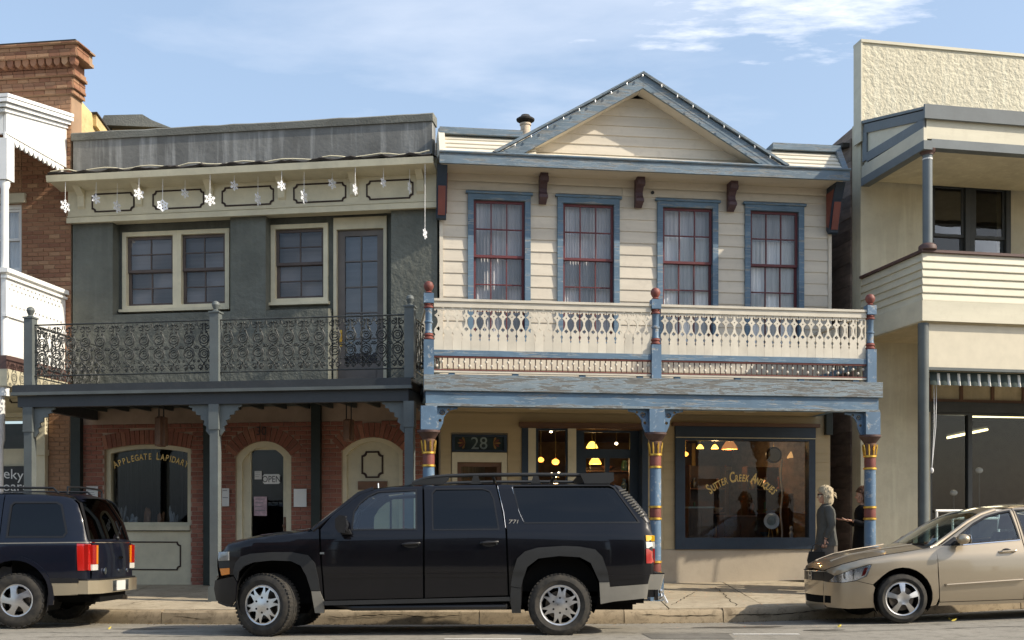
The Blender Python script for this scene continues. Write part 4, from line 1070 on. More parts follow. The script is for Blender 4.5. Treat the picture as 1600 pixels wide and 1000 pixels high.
box(lb, 'balcony_fascia', M_CREAMDK, uS-4.0, uS+0.03, 0.001, cv+0.03, 3.45, 3.719)
# cream entablature on the ground floor, with a notched outline, over the shop window
z0, z1 = f.w(30,652,.05), f.w(30,588,.05)
en = box(lb, 'shop_entablature', M_CREAMY, f.u(-60,.05), f.u(51,.05), -0.05, 0.05, z0, z1)
notch_frame(en, f.u(15,.05), f.u(34,.05), f.w(25,630,.05), f.w(25,600,.05), 0.05, M_BROWNLINE, 0.03, 0.02)
put('entablature_moulding', MB().fb(f.u(-60,.05), f.u(51,.05), 0.051, 0.12, z0, z0+0.08), M_CREAMY, en)
sw = put('shop_window', MB().plate(rect(f.u(-60), f.u(51.5), f.w(30,870), z0-0.001), [rect(f.u(-58), f.u(48), f.w(30,701), z0-0.05), rect(f.u(-58), f.u(48), f.w(30,865), f.w(30,728))], -0.12, -0.02, F), M_CREAMDK, lb)
for a_, b_ in ((f.w(30,701), z0-0.05), (f.w(30,865), f.w(30,728))):
    put('pane', MB().add([F(f.u(-58), a_, -0.08), F(f.u(48), a_, -0.08), F(f.u(48), b_, -0.08), F(f.u(-58), b_, -0.08)], [(0,1,2,3)]), G_SHOP, sw)
box(lb, 'bulkhead', M_CREAMDK, f.u(-60), f.u(51.5), -0.12, -0.02, -0.2, f.w(30,871))
box(lb, 'shop_room', M_DARKROOM, 0.0, W-0.4, -3.0, -2.9, -0.2, 3.3)
box(lb, 'roof', M_TAR, 0.0, W-0.31, -9, -0.36, CB-0.9, CB-0.8)
# the shop's own board
u1_, zt_ = f.m(46, 729, .02); zb_ = f.w(30, 772, .02); u0_ = f.u(-70, .02)
sg = on(f, 'shop_sign', 'black shop board with white lettering ending in eky and oard, under the white balcony', 'sign', u1_, 0.02, zb_)
put('board', MB().fb(u0_-u1_, 0.0, -0.03, 0.02, 0, zt_-zb_), M_BLACK, sg)
hh = zt_-zb_
put('lettering', text_mb('eky', hh*0.52, lambda a_, b_: (a_ + (f.u(22,.02)-u1_), -0.0225, b_ + hh*0.55 - 0.10*a_), 1.1), M_PAPER, sg)
put('lettering', text_mb('oard', hh*0.50, lambda a_, b_: (a_ + (f.u(26,.02)-u1_), -0.0225, b_ + hh*0.12), 1.1), M_PAPER, sg)
# roof of a house further back, over the parapet
fr2 = thing('distant_roof_house', 'small grey roofed house seen over the parapet behind the brick building', 'house', (-8.1, 23.0, 0))
zt = HC + (CY-184)*23.0/FPX; 
put('wall', MB().box(-0.35, 0.75, 0, 2.5, 4, zt-0.22), M_PLASTY, fr2)
put('roof', MB().prism([(-0.55, zt-0.22), (0.95, zt-0.28), (0.55, zt-0.12), (0.35, zt), (-0.45, zt-0.02)], -0.2, 2.6, lambda a_, b_, t: (a_, t, b_)), M_COPING, fr2)
# ------------------------------------------------------------------ cream clapboard building with blue gallery
f = FC; W = f.W
cb = thing('clapboard_building', 'cream clapboard building with blue-trimmed gable and sawn-wood gallery', 'building', (f.p0.x, f.p0.y, 0), f.th)
DECK = 3.42; EV = 0.62                               # gallery floor, eave depth
SOF = f.w(1000, 258, 0.3)
SOF = 7.06
wins = [(731,829,308), (871,968,310), (1027,1122,314), (1164,1256,319)]
wr = []
for a, b, t in wins:
    u0, u1 = f.u(a, .03), f.u(b, .03); w1 = f.w((a+b)/2, t, .03); wr.append((u0, u1, w1-2.5, w1))
M_CURTAIN2 = paint('grey_lace_curtain', (0.52,0.50,0.50), 0.9, 0.16, 5, 0.3, 60, 0.2, (0.2,0.2,0.22), 0.12, (4,4,0.2))
wm = sum(r[3] for r in wr)/4
wr = [(a, b, wm-2.5, wm) for a, b, c, d in wr]
put('wall', MB().plate(rect(0, W, DECK-0.2, SOF+0.05), [rect(a+.06, b-.06, c+.06, d-.06) for a, b, c, d in wr], -0.14, -0.032, F), M_TANGREY, cb)
# clapboards, each course cut at the windows
def clap(parent, u0, u1, w0, w1, v, cuts, expo, mat, name='clapboard', lap=0.019):
    z = w0; r = 0
    while z < w1 - 0.02:
        zt = min(z + expo, w1); zm = (z+zt)/2
        segs = [(u0, u1)]
        for a, b, c, d in cuts:
            if c - 0.02 < zm < d + 0.02:
                ns = []
                for s0, s1 in segs:
                    if b <= s0 or a >= s1: ns.append((s0, s1)); continue
                    if a > s0: ns.append((s0, a))
                    if b < s1: ns.append((b, s1))
                segs = ns
        for s0, s1 in segs:
            parts = [(s0, s1)]
            if s1 - s0 > 4.2: 
                k = s0 + (s1-s0)*random.uniform(0.35, 0.65); parts = [(s0, k-0.001), (k+0.001, s1)]
            for p0, p1 in parts:
                j = random.uniform(-0.002, 0.002)
                put(name, MB().prism([(v-0.03, z+0.001), (v+lap+j, z+0.001), (v+lap+j, z+0.012), (v+0.004, zt+0.006), (v-0.03, zt+0.006)], p0+0.001, p1-0.001, lambda p, q, t: (t, -p, q)), mat, parent)
        z = zt; r += 1
EXPO = 0.198
clap(cb, 0.06, W-0.06, DECK+0.02, SOF, -0.002, wr, EXPO, M_SIDING)
for a, b in ((0.0, 0.058), (W-0.058, W)):
    box(cb, 'corner_board', M_SIDING, a, b, -0.03, 0.032, DECK-0.1, SOF)
for i, (a, b, c, d) in enumerate(wr):
    wnd = hung_window(cb, a, b, c, d, 0.0, 0.095, 3, 2, 3, M_BLUE, M_SASHRED, G_WIN, None, None, proud=0.05, split=0.60, stile=0.042, bar=0.018, sill=True, depth=0.0)
    lo, hi, mid = c-0.0, d-0.08, (a+b)/2
    if i < 2:
        put('curtain', pleat(a+0.05, mid+0.02, lo, hi, -0.135, 0.012, 9+2*i), M_CURTAIN2, wnd, smooth=True, angle=180)
        put('curtain', pleat(mid-0.01, b-0.05, lo, hi, -0.150, 0.010, 8+i), M_CURTAIN2, wnd, smooth=True, angle=180)
    else:
        put('cafe_curtain', pleat(a+0.05, b-0.05, lo, hi-0.46-0.05*(i-2), -0.125, 0.012, 11+i), M_CURTAIN, wnd, smooth=True, angle=180)
        put('valance', pleat(a+0.05, b-0.05, hi-0.75, hi, -0.165, 0.012, 13), M_CURTAIN2, wnd, smooth=True, angle=180)
    put('head_cap', MB().fb(a-0.035, b+0.035, 0.0, 0.075, d+0.001, d+0.04), M_BLUE, wnd)
box(cb, 'room_back', M_DARKROOM, 0.2, W-0.2, -1.6, -1.5, DECK, SOF)
# eave: soffit, fascia, plum brackets, red end consoles
put('soffit', MB().fb(0.0, W, -0.03, EV-0.03, SOF+0.001, SOF+0.03), M_SIDING, cb)
put('frieze_board', MB().fb(0.06, W-0.06, 0.033, 0.05, SOF-0.12, SOF), M_SIDING, cb)
fa = put('eave_fascia', MB().fb(-0.04, W+0.05, EV-0.029, EV+0.02, SOF-0.03, SOF+0.155), M_BLUER, cb)
put('gutter_lip', MB().tube([(-0.05, -(EV+0.03), SOF+0.15), (W+0.06, -(EV+0.03), SOF+0.15)], 0.022, 6), M_BLUER, fa)
for px in (849, 999, 1144):
    u = f.u(px, .15); z1 = SOF; z0 = SOF-0.46
    prof = [(0.04, z1), (0.28, z1), (0.29, z1-0.05), (0.27, z1-0.12), (0.19, z1-0.16), (0.14, z1-0.22), (0.15, z1-0.28), (0.20, z1-0.33), (0.20, z1-0.38), (0.15, z1-0.42), (0.06, z0), (0.04, z0)]
    k = put('eave_bracket', MB().prism(prof, u-0.062, u+0.062, lambda p, q, t: (t, -p, q)), M_PURPLE, cb)
    put('scroll', MB().lathe([(0.05, -0.075), (0.05, 0.075)], (u, -0.22, z1-0.085), 12, 'x').lathe([(0.035, -0.072), (0.035, 0.072)], (u, -0.165, z1-0.36), 10, 'x'), M_PURPLE, k)
put('ceiling_lamp_base', MB().lathe([(0.03, 0), (0.025, 0.05)], (f.u(1020,.04), -0.035, SOF-0.18), 8, 'y'), M_BLACK, cb)
for u0, u1, s in ((-0.06, 0.10, 1), (W-0.10, W+0.06, -1)):
    k = put('end_console', MB().prism([(0.033, SOF-0.72), (0.10, SOF-0.80), (0.16, SOF-0.78), (0.30, SOF-0.28), (0.46, SOF), (0.033, SOF)], u0, u1, lambda p, q, t: (t, -p, q)), M_NAVY, cb)
    put('console_panel', MB().prism([(0.06, SOF-0.66), (0.14, SOF-0.70), (0.27, SOF-0.28), (0.36, SOF-0.10), (0.06, SOF-0.10)], (u1+0.001 if s > 0 else u0-0.012), (u1+0.012 if s > 0 else u0-0.001), lambda p, q, t: (t, -p, q)), M_RED, k)
    put('console_front', MB().prism([(SOF-0.74, 0.185), (SOF-0.30, 0.315), (SOF-0.30, 0.325), (SOF-0.74, 0.195)], u0+0.02, u1-0.02, lambda p, q, t: (t, -q, p)), M_RED, k)
# sloped boards above the eave (false mansard) with a grey-blue cap
RTOP = 7.60
nb = 4
for i in range(nb):
    a = i/nb; b = (i+1)/nb
    p0 = (EV-0.05 - (EV-0.30)*a, SOF+0.17 + (RTOP-SOF-0.17)*a); p1 = (EV-0.05 - (EV-0.30)*b, SOF+0.17 + (RTOP-SOF-0.17)*b)
    for (u0, u1) in ((0.0, f.u(830)), (f.u(1175), W)):
        put('roof_board', MB().prism([(p0[0]+0.025, p0[1]), (p0[0]+0.028, p0[1]+0.014), (p1[0], p1[1]+0.01), (p1[0]-0.05, p1[1]), (p0[0]-0.05, p0[1])], u0, u1, lambda p, q, t: (t, -p, q)), M_SIDINGW, cb)
for (u0, u1) in ((-0.02, f.u(812)), (f.u(1196), W+0.02)):
    put('roof_cap', MB().fb(u0, u1, -0.15, 0.36, RTOP+0.004, RTOP+0.11), M_BLUER, cb)
for u0, s in ((-0.04, -1), (W-0.06, 1)):
    put('roof_end_board', MB().prism([(EV+0.0, SOF+0.157), (0.30, RTOP+0.10), (-0.2, RTOP+0.10), (-0.2, SOF+0.157)], u0, u0+0.10, lambda p, q, t: (t, -p, q)), M_SIDINGW if s < 0 else M_BLUER, cb)
# gable
uA, zA = f.m(1005, 117, EV+0.02); uL, zL = f.m(781, 229, EV+0.02); uR, zR = f.m(1222, 247, EV+0.02)
zb = SOF + 0.165
uL = uL + 0.0; zp = zb
# pent strip at the foot of the gable
put('gable_pent', MB().prism([(EV-0.02, zb-0.005), (EV-0.02, zb+0.02), (0.28, zb+0.15), (0.24, zb-0.005)], uL+0.12, uR-0.12, lambda p, q, t: (t, -p, q)), M_SIDINGW, cb)
# gable siding
gv = 0.28; sl = (zA-zb)/(uA-uL); sr = (zA-zb)/(uR-uA); z = zb + 0.0; EX = 0.165
while z < zA - 0.30:
    z1 = min(z+EX, zA-0.26)
    l0, r0 = uL + (z-zb)/sl + 0.25, uR - (z-zb)/sr - 0.25
    l1, r1 = uL + (z1-zb)/sl + 0.25, uR - (z1-zb)/sr - 0.25
    if r1 - l1 > 0.04:
        put('gable_board', MB().add([F(l0, z, gv+.02), F(r0, z, gv+.02), F(r1, z1+.004, gv+.002), F(l1, z1+.004, gv+.002), F(l0, z, gv-.03), F(r0, z, gv-.03), F(r1, z1+.004, gv-.03), F(l1, z1+.004, gv-.03)], [(0,1,2,3), (7,6,5,4), (0,4,5,1), (1,5,6,2), (2,6,7,3), (3,7,4,0)]), M_SIDING, cb)
    z = z1
put('gable_wall', MB().prism([(uL+.3, zb-.01), (uR-.3, zb-.01), (uA, zA-.30)], gv-0.10, gv-0.031, F), M_TANGREY, cb)
# rakes
def rake(u0, z0, u1, z1, nm):
    d = Vector((u1-u0, z1-z0)).normalized(); nn = Vector((-d.y, d.x)); nn = nn if nn.y > 0 else -nn
    t = 0.185
    pts = [(u0, z0), (u1, z1), (u1, z1-t/abs(nn.y)), (u0 + (t/abs(nn.y))/ (abs(d.y/d.x)) * (1 if u1 > u0 else -1), z0)]
    r_ = put(nm, MB().prism(pts, EV-0.02, EV+0.025, F), M_BLUER, cb)
    put('rake_moulding', MB().prism([(u0 - 0.05*(1 if u1 > u0 else -1), z0), (u1, z1+0.004), (u1, z1+0.05), (u0 - 0.12*(1 if u1 > u0 else -1), z0+0.01)], EV-0.02, EV+0.06, F), M_BLUER, r_)
    # boarded soffit behind the rake
    o = t*0.86/abs(nn.y)
    put('rake_soffit', MB().prism([(u0+0.35*(1 if u1 > u0 else -1), z0 + 0.35*abs(d.y/d.x) - o), (u1, z1-o), (u1, z1-o+0.03), (u0+0.35*(1 if u1 > u0 else -1), z0 + 0.35*abs(d.y/d.x) - o + 0.03)], gv-0.03, EV-0.021, F), M_SIDING, r_)
    # roof slope running back
    put('roof_slope', MB().prism([(u0, z0+0.02), (u1, z1+0.01), (u1, z1-0.06), (u0, z0-0.05)], -5.0, EV-0.021, F), M_COPING, r_)
rake(uL, zb, uA-0.001, zA, 'gable_rake'); rake(uR, zb, uA+0.001, zA, 'gable_rake')
# shell
box(cb, 'side_wall', M_SIDING, 0.0, 0.12, -11, -0.15, 0.0, SOF+0.1)
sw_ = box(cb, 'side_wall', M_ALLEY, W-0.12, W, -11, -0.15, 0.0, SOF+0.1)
box(cb, 'rear_wall', M_SIDING, 0.0, W, -11.15, -11, 0.0, SOF+0.1)
box(cb, 'roof', M_COPING, 0.0, W, -11, -0.16, RTOP-0.35, RTOP-0.25)
box(cb, 'upper_floor', M_DARKROOM, 0.13, W-0.13, -10.9, -0.15, DECK-0.28, DECK-0.21)

# ---- gallery
BV = 2.30; g0, g1 = f.u(662, BV), f.u(1376, BV)
dk = box(cb, 'gallery_deck', M_TANCEIL, g0+0.02, g1-0.02, 0.0, BV+0.02, DECK-0.06, DECK-0.008)
for i in range(12):
    v0 = 0.02 + i*(BV-0.25)/12
    put('ceiling_board', MB().fb(g0+0.15, g1-0.15, v0+0.003, v0+(BV-0.25)/12-0.003, DECK-0.30, DECK-0.285), M_TANCEIL, dk)
put('gallery_beam', MB().fb(g0, g1, BV-0.16, BV+0.075, DECK-0.235, DECK-0.006), M_BLUEW, cb)
b2 = put('gallery_beam', MB().fb(g0+0.03, g1-0.05, BV-0.13, BV+0.035, DECK-0.455, DECK-0.237), M_BLUE, cb)
put('beam_bead', MB().fb(g0+0.02, g1-0.04, BV+0.035, BV+0.06, DECK-0.455, DECK-0.42), M_BLUEW, b2)
for uu in (g0+0.03, g1-0.17):
    put('side_beam', MB().fb(uu, uu+0.12, 0.0, BV-0.165, DECK-0.30, DECK-0.061), M_BLUE, cb)
P_ = [f.u(670, BV), f.u(1025, BV), f.u(1361, BV)]
RT = DECK + 1.10
def turned_rail_post(u):
    p = put('rail_post', MB().fb(u-0.072, u+0.072, BV-0.105, BV+0.04, DECK-0.004, DECK+0.50), M_BLUEP, cb)
    put('post_block', MB().fb(u-0.072, u+0.072, BV-0.105, BV+0.04, RT-0.07, RT+0.07), M_BLUEP, p)
    c = (u, -(BV-0.032), 0)
    put('turned_shaft', MB().lathe([(0.060, DECK+0.60), (0.050, DECK+0.63), (0.050, DECK+0.74), (0.062, DECK+0.75), (0.062, DECK+0.77), (0.050, DECK+0.78), (0.050, DECK+0.94), (0.06, DECK+0.955)], c, 14), M_BLUEP, p, smooth=True)
    for a in (DECK+0.502, DECK+0.955):
        put('red_ring', MB().lathe([(0.055, a), (0.072, a+0.012), (0.072, a+0.03), (0.055, a+0.04), (0.055, a+0.052), (0.070, a+0.062), (0.070, a+0.078), (0.055, a+0.095)] if a < DECK+0.7 else [(0.055, a), (0.07, a+0.01), (0.07, a+0.028), (0.055, a+0.038), (0.055, a+0.045), (0.068, a+0.052), (0.06, a+0.072)], c, 14), M_RED, p, smooth=True)
    put('finial', MB().lathe([(0.045, RT+0.071), (0.06, RT+0.085), (0.035, RT+0.105), (0.055, RT+0.125), (0.073, RT+0.165), (0.073, RT+0.195), (0.052, RT+0.235), (0.02, RT+0.25), (0.002, RT+0.252)], c, 14), M_RED, p, smooth=True)
for u in P_: turned_rail_post(u)
# sawn balusters: one board with its cut-outs, copied
BW = 0.1335; BH = 0.70
def sawn_board():
    hw = BW/2 - 0.001
    # right edge from the bottom up: slit, arrow, teardrop, heart lobes, dot
    e = [(hw, 0.0), (hw, 0.135), (hw-0.012, 0.165), (hw-0.004, 0.185), (hw-0.020, 0.225), (hw-0.003, 0.255), (hw-0.004, 0.30), (hw-0.012, 0.312), (hw-0.036, 0.35), (hw-0.053, 0.40), (hw-0.052, 0.445), (hw-0.034, 0.478), (hw-0.010, 0.498), (hw-0.008, 0.506), (hw-0.024, 0.516), (hw-0.050, 0.545), (hw-0.050, 0.580), (hw-0.034, 0.590), (hw-0.018, 0.566), (hw-0.004, 0.572), (hw-0.003, 0.60), (hw-0.010, 0.613), (hw-0.003, 0.628), (hw, 0.64), (hw, BH)]
    o = e + [(-a, b) for a, b in reversed(e)]
    holes = [circ(0, 0.500, 0.0115, 6), [(0, 0.275), (0.012, 0.292), (0.026, 0.30), (0.028, 0.322), (0.012, 0.328), (0, 0.345), (-0.012, 0.328), (-0.028, 0.322), (-0.026, 0.30), (-0.012, 0.292)]]
    return MB().plate(o, holes, -0.011, 0.011, F).mesh('sawn_baluster', M_SAWN)
sb = sawn_board()
def spindle_mesh(zc_):
    mb = MB().tube([(0,0,0), (0,0,0.17)], 0.0085, 5); k = len(mb.f); mb.sphere((0,0,zc_), 0.023, 7, 5)
    me = mb.mesh('spindle', [M_MAROON, M_SAWN], True, recalc=True)
    for p in me.polygons: p.material_index = 1 if p.index >= k else 0
    return me
spm, spr = spindle_mesh(0.115), spindle_mesh(0.055)
for i in range(2):
    u0, u1 = P_[i]+0.075, P_[i+1]-0.075; vm = BV-0.03
    zt = RT-0.03
    rl = put('sawn_railing', MB().fb(u0, u1, vm-0.05, vm+0.05, zt-0.005, zt+0.03), M_SAWN, cb)
    put('top_board', MB().fb(u0, u1, vm+0.0125, vm+0.03, zt-0.09, zt-0.007), M_SAWN, rl)
    n = round((u1-u0)/BW); bw = (u1-u0)/n
    for k in range(n):
        inst('sawn_baluster', sb, rl, (u0 + (k+0.5)*bw, -vm, zt-0.01-BH), (0, 0, random.uniform(-0.01, 0.01)), (bw/BW, 1, 1))
    zb_ = zt-0.01-BH
    put('blue_rail', MB().fb(u0, u1, vm-0.04, vm+0.045, zb_-0.085, zb_-0.002), M_BLUE, rl)
    put('red_bead', MB().fb(u0, u1, vm-0.03, vm+0.035, zb_-0.108, zb_-0.086), M_RED, rl)
    put('bottom_rail', MB().fb(u0, u1, vm-0.035, vm+0.035, zb_-0.325, zb_-0.295), M_SAWN, rl); put('red_bead', MB().fb(u0, u1, vm-0.03, vm+0.04, zb_-0.294, zb_-0.28), M_RED, rl)
    m = round((u1-u0)/0.081)
    for k in range(m):
        inst('spindle', spm if k % 2 else spr, rl, (u0 + (k+0.5)*(u1-u0)/m, -vm, zb_-0.279), (0,0,0), (1,1,1))
    put('base_rail', MB().fb(u0, u1, vm-0.03, vm+0.0, zb_-0.37, zb_-0.345), M_SAWN, rl)
    for k in (0.08, 0.37, 0.68, 0.95):
        uu = u0 + (u1-u0)*k; put('blue_block', MB().fb(uu-0.045, uu+0.045, vm-0.05, vm+0.02, DECK-0.005, zb_-0.326), M_BLUE, rl)
# gallery end rails, plain boards
for uu in (P_[0], P_[2]):
    put('end_railing', MB().fb(uu-0.03, uu+0.03, 0.04, BV-0.11, RT-0.04, RT), M_SAWN, cb)
    put('end_rail_lower', MB().fb(uu-0.03, uu+0.03, 0.04, BV-0.11, DECK+0.27, DECK+0.35), M_BLUE, cb)
    for k in range(13):
        put('end_baluster', MB().fb(uu-0.01, uu+0.01, 0.12+k*0.16, 0.19+k*0.16, DECK+0.351, RT-0.041), M_SAWN, cb)
# turned columns
def scrollbr(s):
    mb = MB(); r = 0.012
    o = [(0,0), (s*0.30,0), (s*0.30,-0.03), (s*0.2,-0.05), (s*0.14,-0.1), (s*0.1,-0.16), (s*0.09,-0.24), (s*0.05,-0.33), (0,-0.36)]
    h = [circ(s*0.08, -0.085, 0.042, 10), circ(s*0.048, -0.20, 0.024, 8), circ(s*0.17, -0.045, 0.020, 8)]
    mb.plate(o, h, -0.018, 0.018, F)
    mb.tube([(p[0], 0, p[1]) for p in spiral(s*0.08, -0.085, 0.034, R(0), 1.1*s)], 0.008, 4)
    return mb
for i, u in enumerate(P_):
    px, py, _ = f.at(u, BV, 0); wz = WALKZ(px, py)
    c = (u, -(BV-0.035), 0); zt = DECK-0.457
    p = put('gallery_column', MB().fb(u-0.115, u+0.115, BV-0.15, BV+0.075, zt-0.34, zt), M_BLUEP, cb)
    put('column_cap', MB().lathe([(0.085, zt-0.47), (0.10, zt-0.455), (0.15, zt-0.385), (0.165, zt-0.375), (0.165, zt-0.345), (0.13, zt-0.341)], c, 4 if False else 16), M_MAROON, p, smooth=True)
    segs = [(0.0, 0.20, 'g'), (0.20, 0.37, 'r'), (0.40, 0.96, 'b'), (0.99, 1.13, 'r'), (1.17, 1.78, 'b'), (1.80, 1.94, 'r')]
    z_ = zt-0.47; rr = 0.085
    for a_, b_, k in segs:
        m_ = {'g': M_BROWN, 'r': M_RED, 'b': M_BLUEP}[k]
        pr = [(rr*0.98, z_-b_+0.001), (rr*1.02, z_-(a_+b_)/2), (rr*(1.12 if k == 'g' else 0.98), z_-a_-0.001)]
        put({'g': 'gilt_capital', 'r': 'red_band', 'b': 'blue_shaft'}[k], MB().lathe(pr, c, 16), m_, p, smooth=True)
    for a_ in (0.20, 0.385, 0.975, 1.15, 1.79, 1.955):
        put('gold_ring', MB().lathe([(rr*0.9, z_-a_-0.022), (rr*1.16, z_-a_-0.013), (rr*1.16, z_-a_+0.013), (rr*0.9, z_-a_+0.022)], c, 16), M_GOLD, p, smooth=True)
    for q in range(8):
        a_ = q*math.pi/4 + 0.2
        put('gilt_leaf', MB().tube([(c[0]+rr*1.02*math.cos(a_), c[1]+rr*1.02*math.sin(a_), z_-0.19), (c[0]+rr*1.12*math.cos(a_), c[1]+rr*1.12*math.sin(a_), z_-0.10), (c[0]+rr*1.32*math.cos(a_), c[1]+rr*1.32*math.sin(a_), z_-0.02)], [0.012, 0.018, 0.008], 5), M_GOLD, p)
    put('column_base', MB().fb(u-0.10, u+0.10, BV-0.135, BV+0.065, wz-0.01, z_-1.98), M_BLUEP, p)
    for s in (-1, 1):
        if (i == 0 and s < 0) or (i == 2 and s > 0): continue
        mb = scrollbr(s); mb.xf(Matrix.Translation((u+s*0.116, -(BV-0.03), zt-0.001)))
        put('scroll_bracket', mb, M_BLUEP, p)
    if i == 2:
        mb = scrollbr(-1); 

# ---- shopfront
gz = lambda u: WALKZ(f.at(u, 0, 0)[0], f.at(u, 0, 0)[1])
vq = 0.0
T0, T1 = f.u(705), f.u(793)                                   # side door with the number
E0, E1 = f.u(815), f.u(1012)                                  # recessed entry
S0, S1 = f.u(1054), f.u(1272)                                 # display window
zW1, zW0 = f.w(1160, 667), f.w(1160, 858)
zE1 = f.w(910, 668); zT1 = f.w(750, 679)
put('shopfront_wall', MB().plate(rect(0, W, -0.05, DECK-0.07), [rect(T0+.01, T1-.01, gz(T0)+.005, zT1), rect(E0, E1, gz(E0)+.005, zE1), rect(S0+.02, S1-.02, zW0+.02, zW1-.02)], -0.14, -0.03, F), M_TANGREY, cb)
cuts = [(T0, T1, 0, zT1), (E0-.0, E1, 0, zE1+0.02), (S0, S1, zW0, zW1+0.02)]
clap(cb, 0.02, E1+0.28, gz(0)-0.03, DECK-0.30, -0.004, cuts, 0.150, M_TAN, lap=0.012)
clap(cb, E1+0.281, W-0.02, zW0-0.0, DECK-0.30, -0.004, cuts, 0.150, M_TAN, lap=0.012)
put('bulkhead', MB().fb(E1+0.005, W-0.02, -0.03, 0.022, gz(S0)-0.05, zW0-0.003), M_TANGREY, cb)
# numbered transom and side door
tr = put('transom', MB().plate(rect(T0+.012, T1-.012, f.w(750,706), zT1-.002), [rect(T0+.06, T1-.06, f.w(750,703), zT1-.04)], -0.10, 0.025, F), M_NAVY, cb)
M_TEAL = plain('stained_glass_dark', (0.025,0.04,0.035), 0.25, 0.6, var=0.4); M_STG = plain('stained_glass_grey', (0.24,0.29,0.28), 0.3, 0.5, var=0.3); M_STO = plain('stained_glass_amber', (0.32,0.17,0.035), 0.3, 0.5, var=0.4); M_STR = plain('stained_glass_red', (0.16,0.03,0.02), 0.3, 0.5)
uc = (T0+T1)/2; zc_ = f.w(750, 692)
put('stained_panel', MB().fb(T0+.058, T1-.058, -0.05, -0.04, f.w(750,704), zT1-.038), M_TEAL, tr)
put('house_number', text_mb('28', 0.29, lambda a_, b_: (uc+a_, 0.036, zc_-0.10+b_), 1.0), M_STG, tr)
for s in (-1, 1):
    for k in range(5):
        a_ = R(-70 + 35*k); c_ = uc + s*0.235
        put('amber_petal', MB().prism([(c_, zc_), (c_ + s*0.10*math.cos(a_-0.2), zc_+0.085*math.sin(a_-0.2)), (c_ + s*0.13*math.cos(a_), zc_+0.105*math.sin(a_)), (c_ + s*0.10*math.cos(a_+0.2), zc_+0.085*math.sin(a_+0.2))], -0.039, -0.034, F), M_STO if k % 2 == 0 else M_STR, tr)
df = put('door_frame', MB().plate(rect(T0+.012, T1-.012, gz(T0)+.006, f.w(750,707)), [rect(T0+.10, T1-.10, gz(T0)+.007, f.w(750,722))], -0.10, 0.02, F), M_CREAMDK, cb)
dg = rect(T0+.17, T1-.17, gz(T0)+0.9, f.w(750,729))
dd = put('door', MB().plate(rect(T0+.102, T1-.102, gz(T0)+.012, f.w(750,722)-.002), [dg], -0.08, -0.03, F), M_BROWN, cb)
put('pane', MB().add([F(a_, b_, -0.055) for a_, b_ in dg], [(0,1,2,3)]), G_SHOP, dd)
# entry
zb = gz(E0)
en = put('entry_cornice', MB().fb(E0-0.05, E1+0.05, 0.0, 0.10, zE1+0.002, zE1+0.07).fb(E0-0.02, E1+0.02, 0.0, 0.05, zE1-0.02, zE1+0.001), M_BROWN, cb)
for pa, pb, m_, nm in ((815,825,M_NAVY,'entry_column'), (825,837,M_CREAMDK,'entry_column'), (887,900,M_CREAMDK,'entry_column')):
    box(cb, nm, m_, f.u(pa)+.001, f.u(pb)-.001, -0.10, 0.03, zb+.005, zE1-.021)
sd = rect(f.u(841), f.u(884), zb+0.75, f.w(860,673))
sl_ = put('side_light', MB().plate(rect(f.u(837), f.u(887), zb+.01, zE1-.022), [sd], -0.06, 0.0, F), M_NAVY, cb)
put('pane', MB().add([F(a_, b_, -0.03) for a_, b_ in sd], [(0,1,2,3)]), G_SHOP, sl_)
de = [rect(f.u(912,-.3), f.u(984,-.3), f.w(948,702,-.3), f.w(948,676,-.3)), rect(f.u(915,-.3), f.u(945,-.3), zb+0.4, f.w(930,716,-.3)), rect(f.u(952,-.3), f.u(983,-.3), zb+0.4, f.w(970,716,-.3))]
ed = put('entry_door', MB().plate(rect(f.u(900), f.u(1012), zb+.01, zE1-.022), de, -0.34, -0.27, F), M_NAVY, cb)
for r_ in de: put('pane', MB().add([F(a_, b_, -0.30) for a_, b_ in r_], [(0,1,2,3)]), G_SHOP, ed)
box(cb, 'entry_reveal', M_NAVY, f.u(1003), f.u(1012)-.001, -0.27, 0.03, zb+.01, zE1-.022)
box(cb, 'entry_step', M_WALK, f.u(900), f.u(1003), -0.27, 0.0, zb-.05, zb+.009)
# display window
wf = put('display_window', MB().plate(rect(S0, S1, zW0, f.w(1160,686)), [rect(f.u(1069), f.u(1262), f.w(1160,840), f.w(1160,689))], -0.11, 0.06, F), M_NAVY, cb)
put('window_header', MB().fb(S0-.0, S1+.0, -0.10, 0.075, f.w(1160,686)+.001, zW1-0.005), M_NAVY, wf)
put('window_cornice', MB().fb(S0-.06, S1+.06, 0.0, 0.13, zW1-.004, zW1+0.055), M_BROWN, wf)
put('header_bead', MB().fb(S0-.0, S1+.0, 0.0765, 0.085, f.w(1160,686)+.005, f.w(1160,686)+0.02), M_CREAMDK, wf)
put('pane', MB().add([F(a_, b_, -0.03) for a_, b_ in rect(f.u(1066), f.u(1265), f.w(1160,843), f.w(1160,686))], [(0,1,2,3)]), G_SHOP, wf)
cu_, cw_ = f.m(1159, 752, -.02); rr_ = 0.78
for k in (0, 1, 2): put('lettering', arc_text('SUTTER CREEK ANTIQUES', 0.165, cu_, cw_-rr_, rr_, 1.60, -0.026, 0.60, big=1.5, only=k, slant=0.12), M_GOLDL, wf)
# wall lantern box at the right end
box(cb, 'electric_box', M_DKGREEN, f.u(1287), f.u(1297), 0.022, 0.12, f.w(1292,680), f.w(1292,640))
put('soffit_lamp', MB().lathe([(0.10, 0), (0.09, 0.04), (0.04, 0.06)], (f.u(836,1.2), -1.2, DECK-0.36), 12), M_SIDINGW, cb, smooth=True)
put('soffit_lamp', MB().lathe([(0.10, 0), (0.09, 0.04), (0.04, 0.06)], (f.u(1172,1.2), -1.2, DECK-0.36), 12), M_SIDINGW, cb, smooth=True)
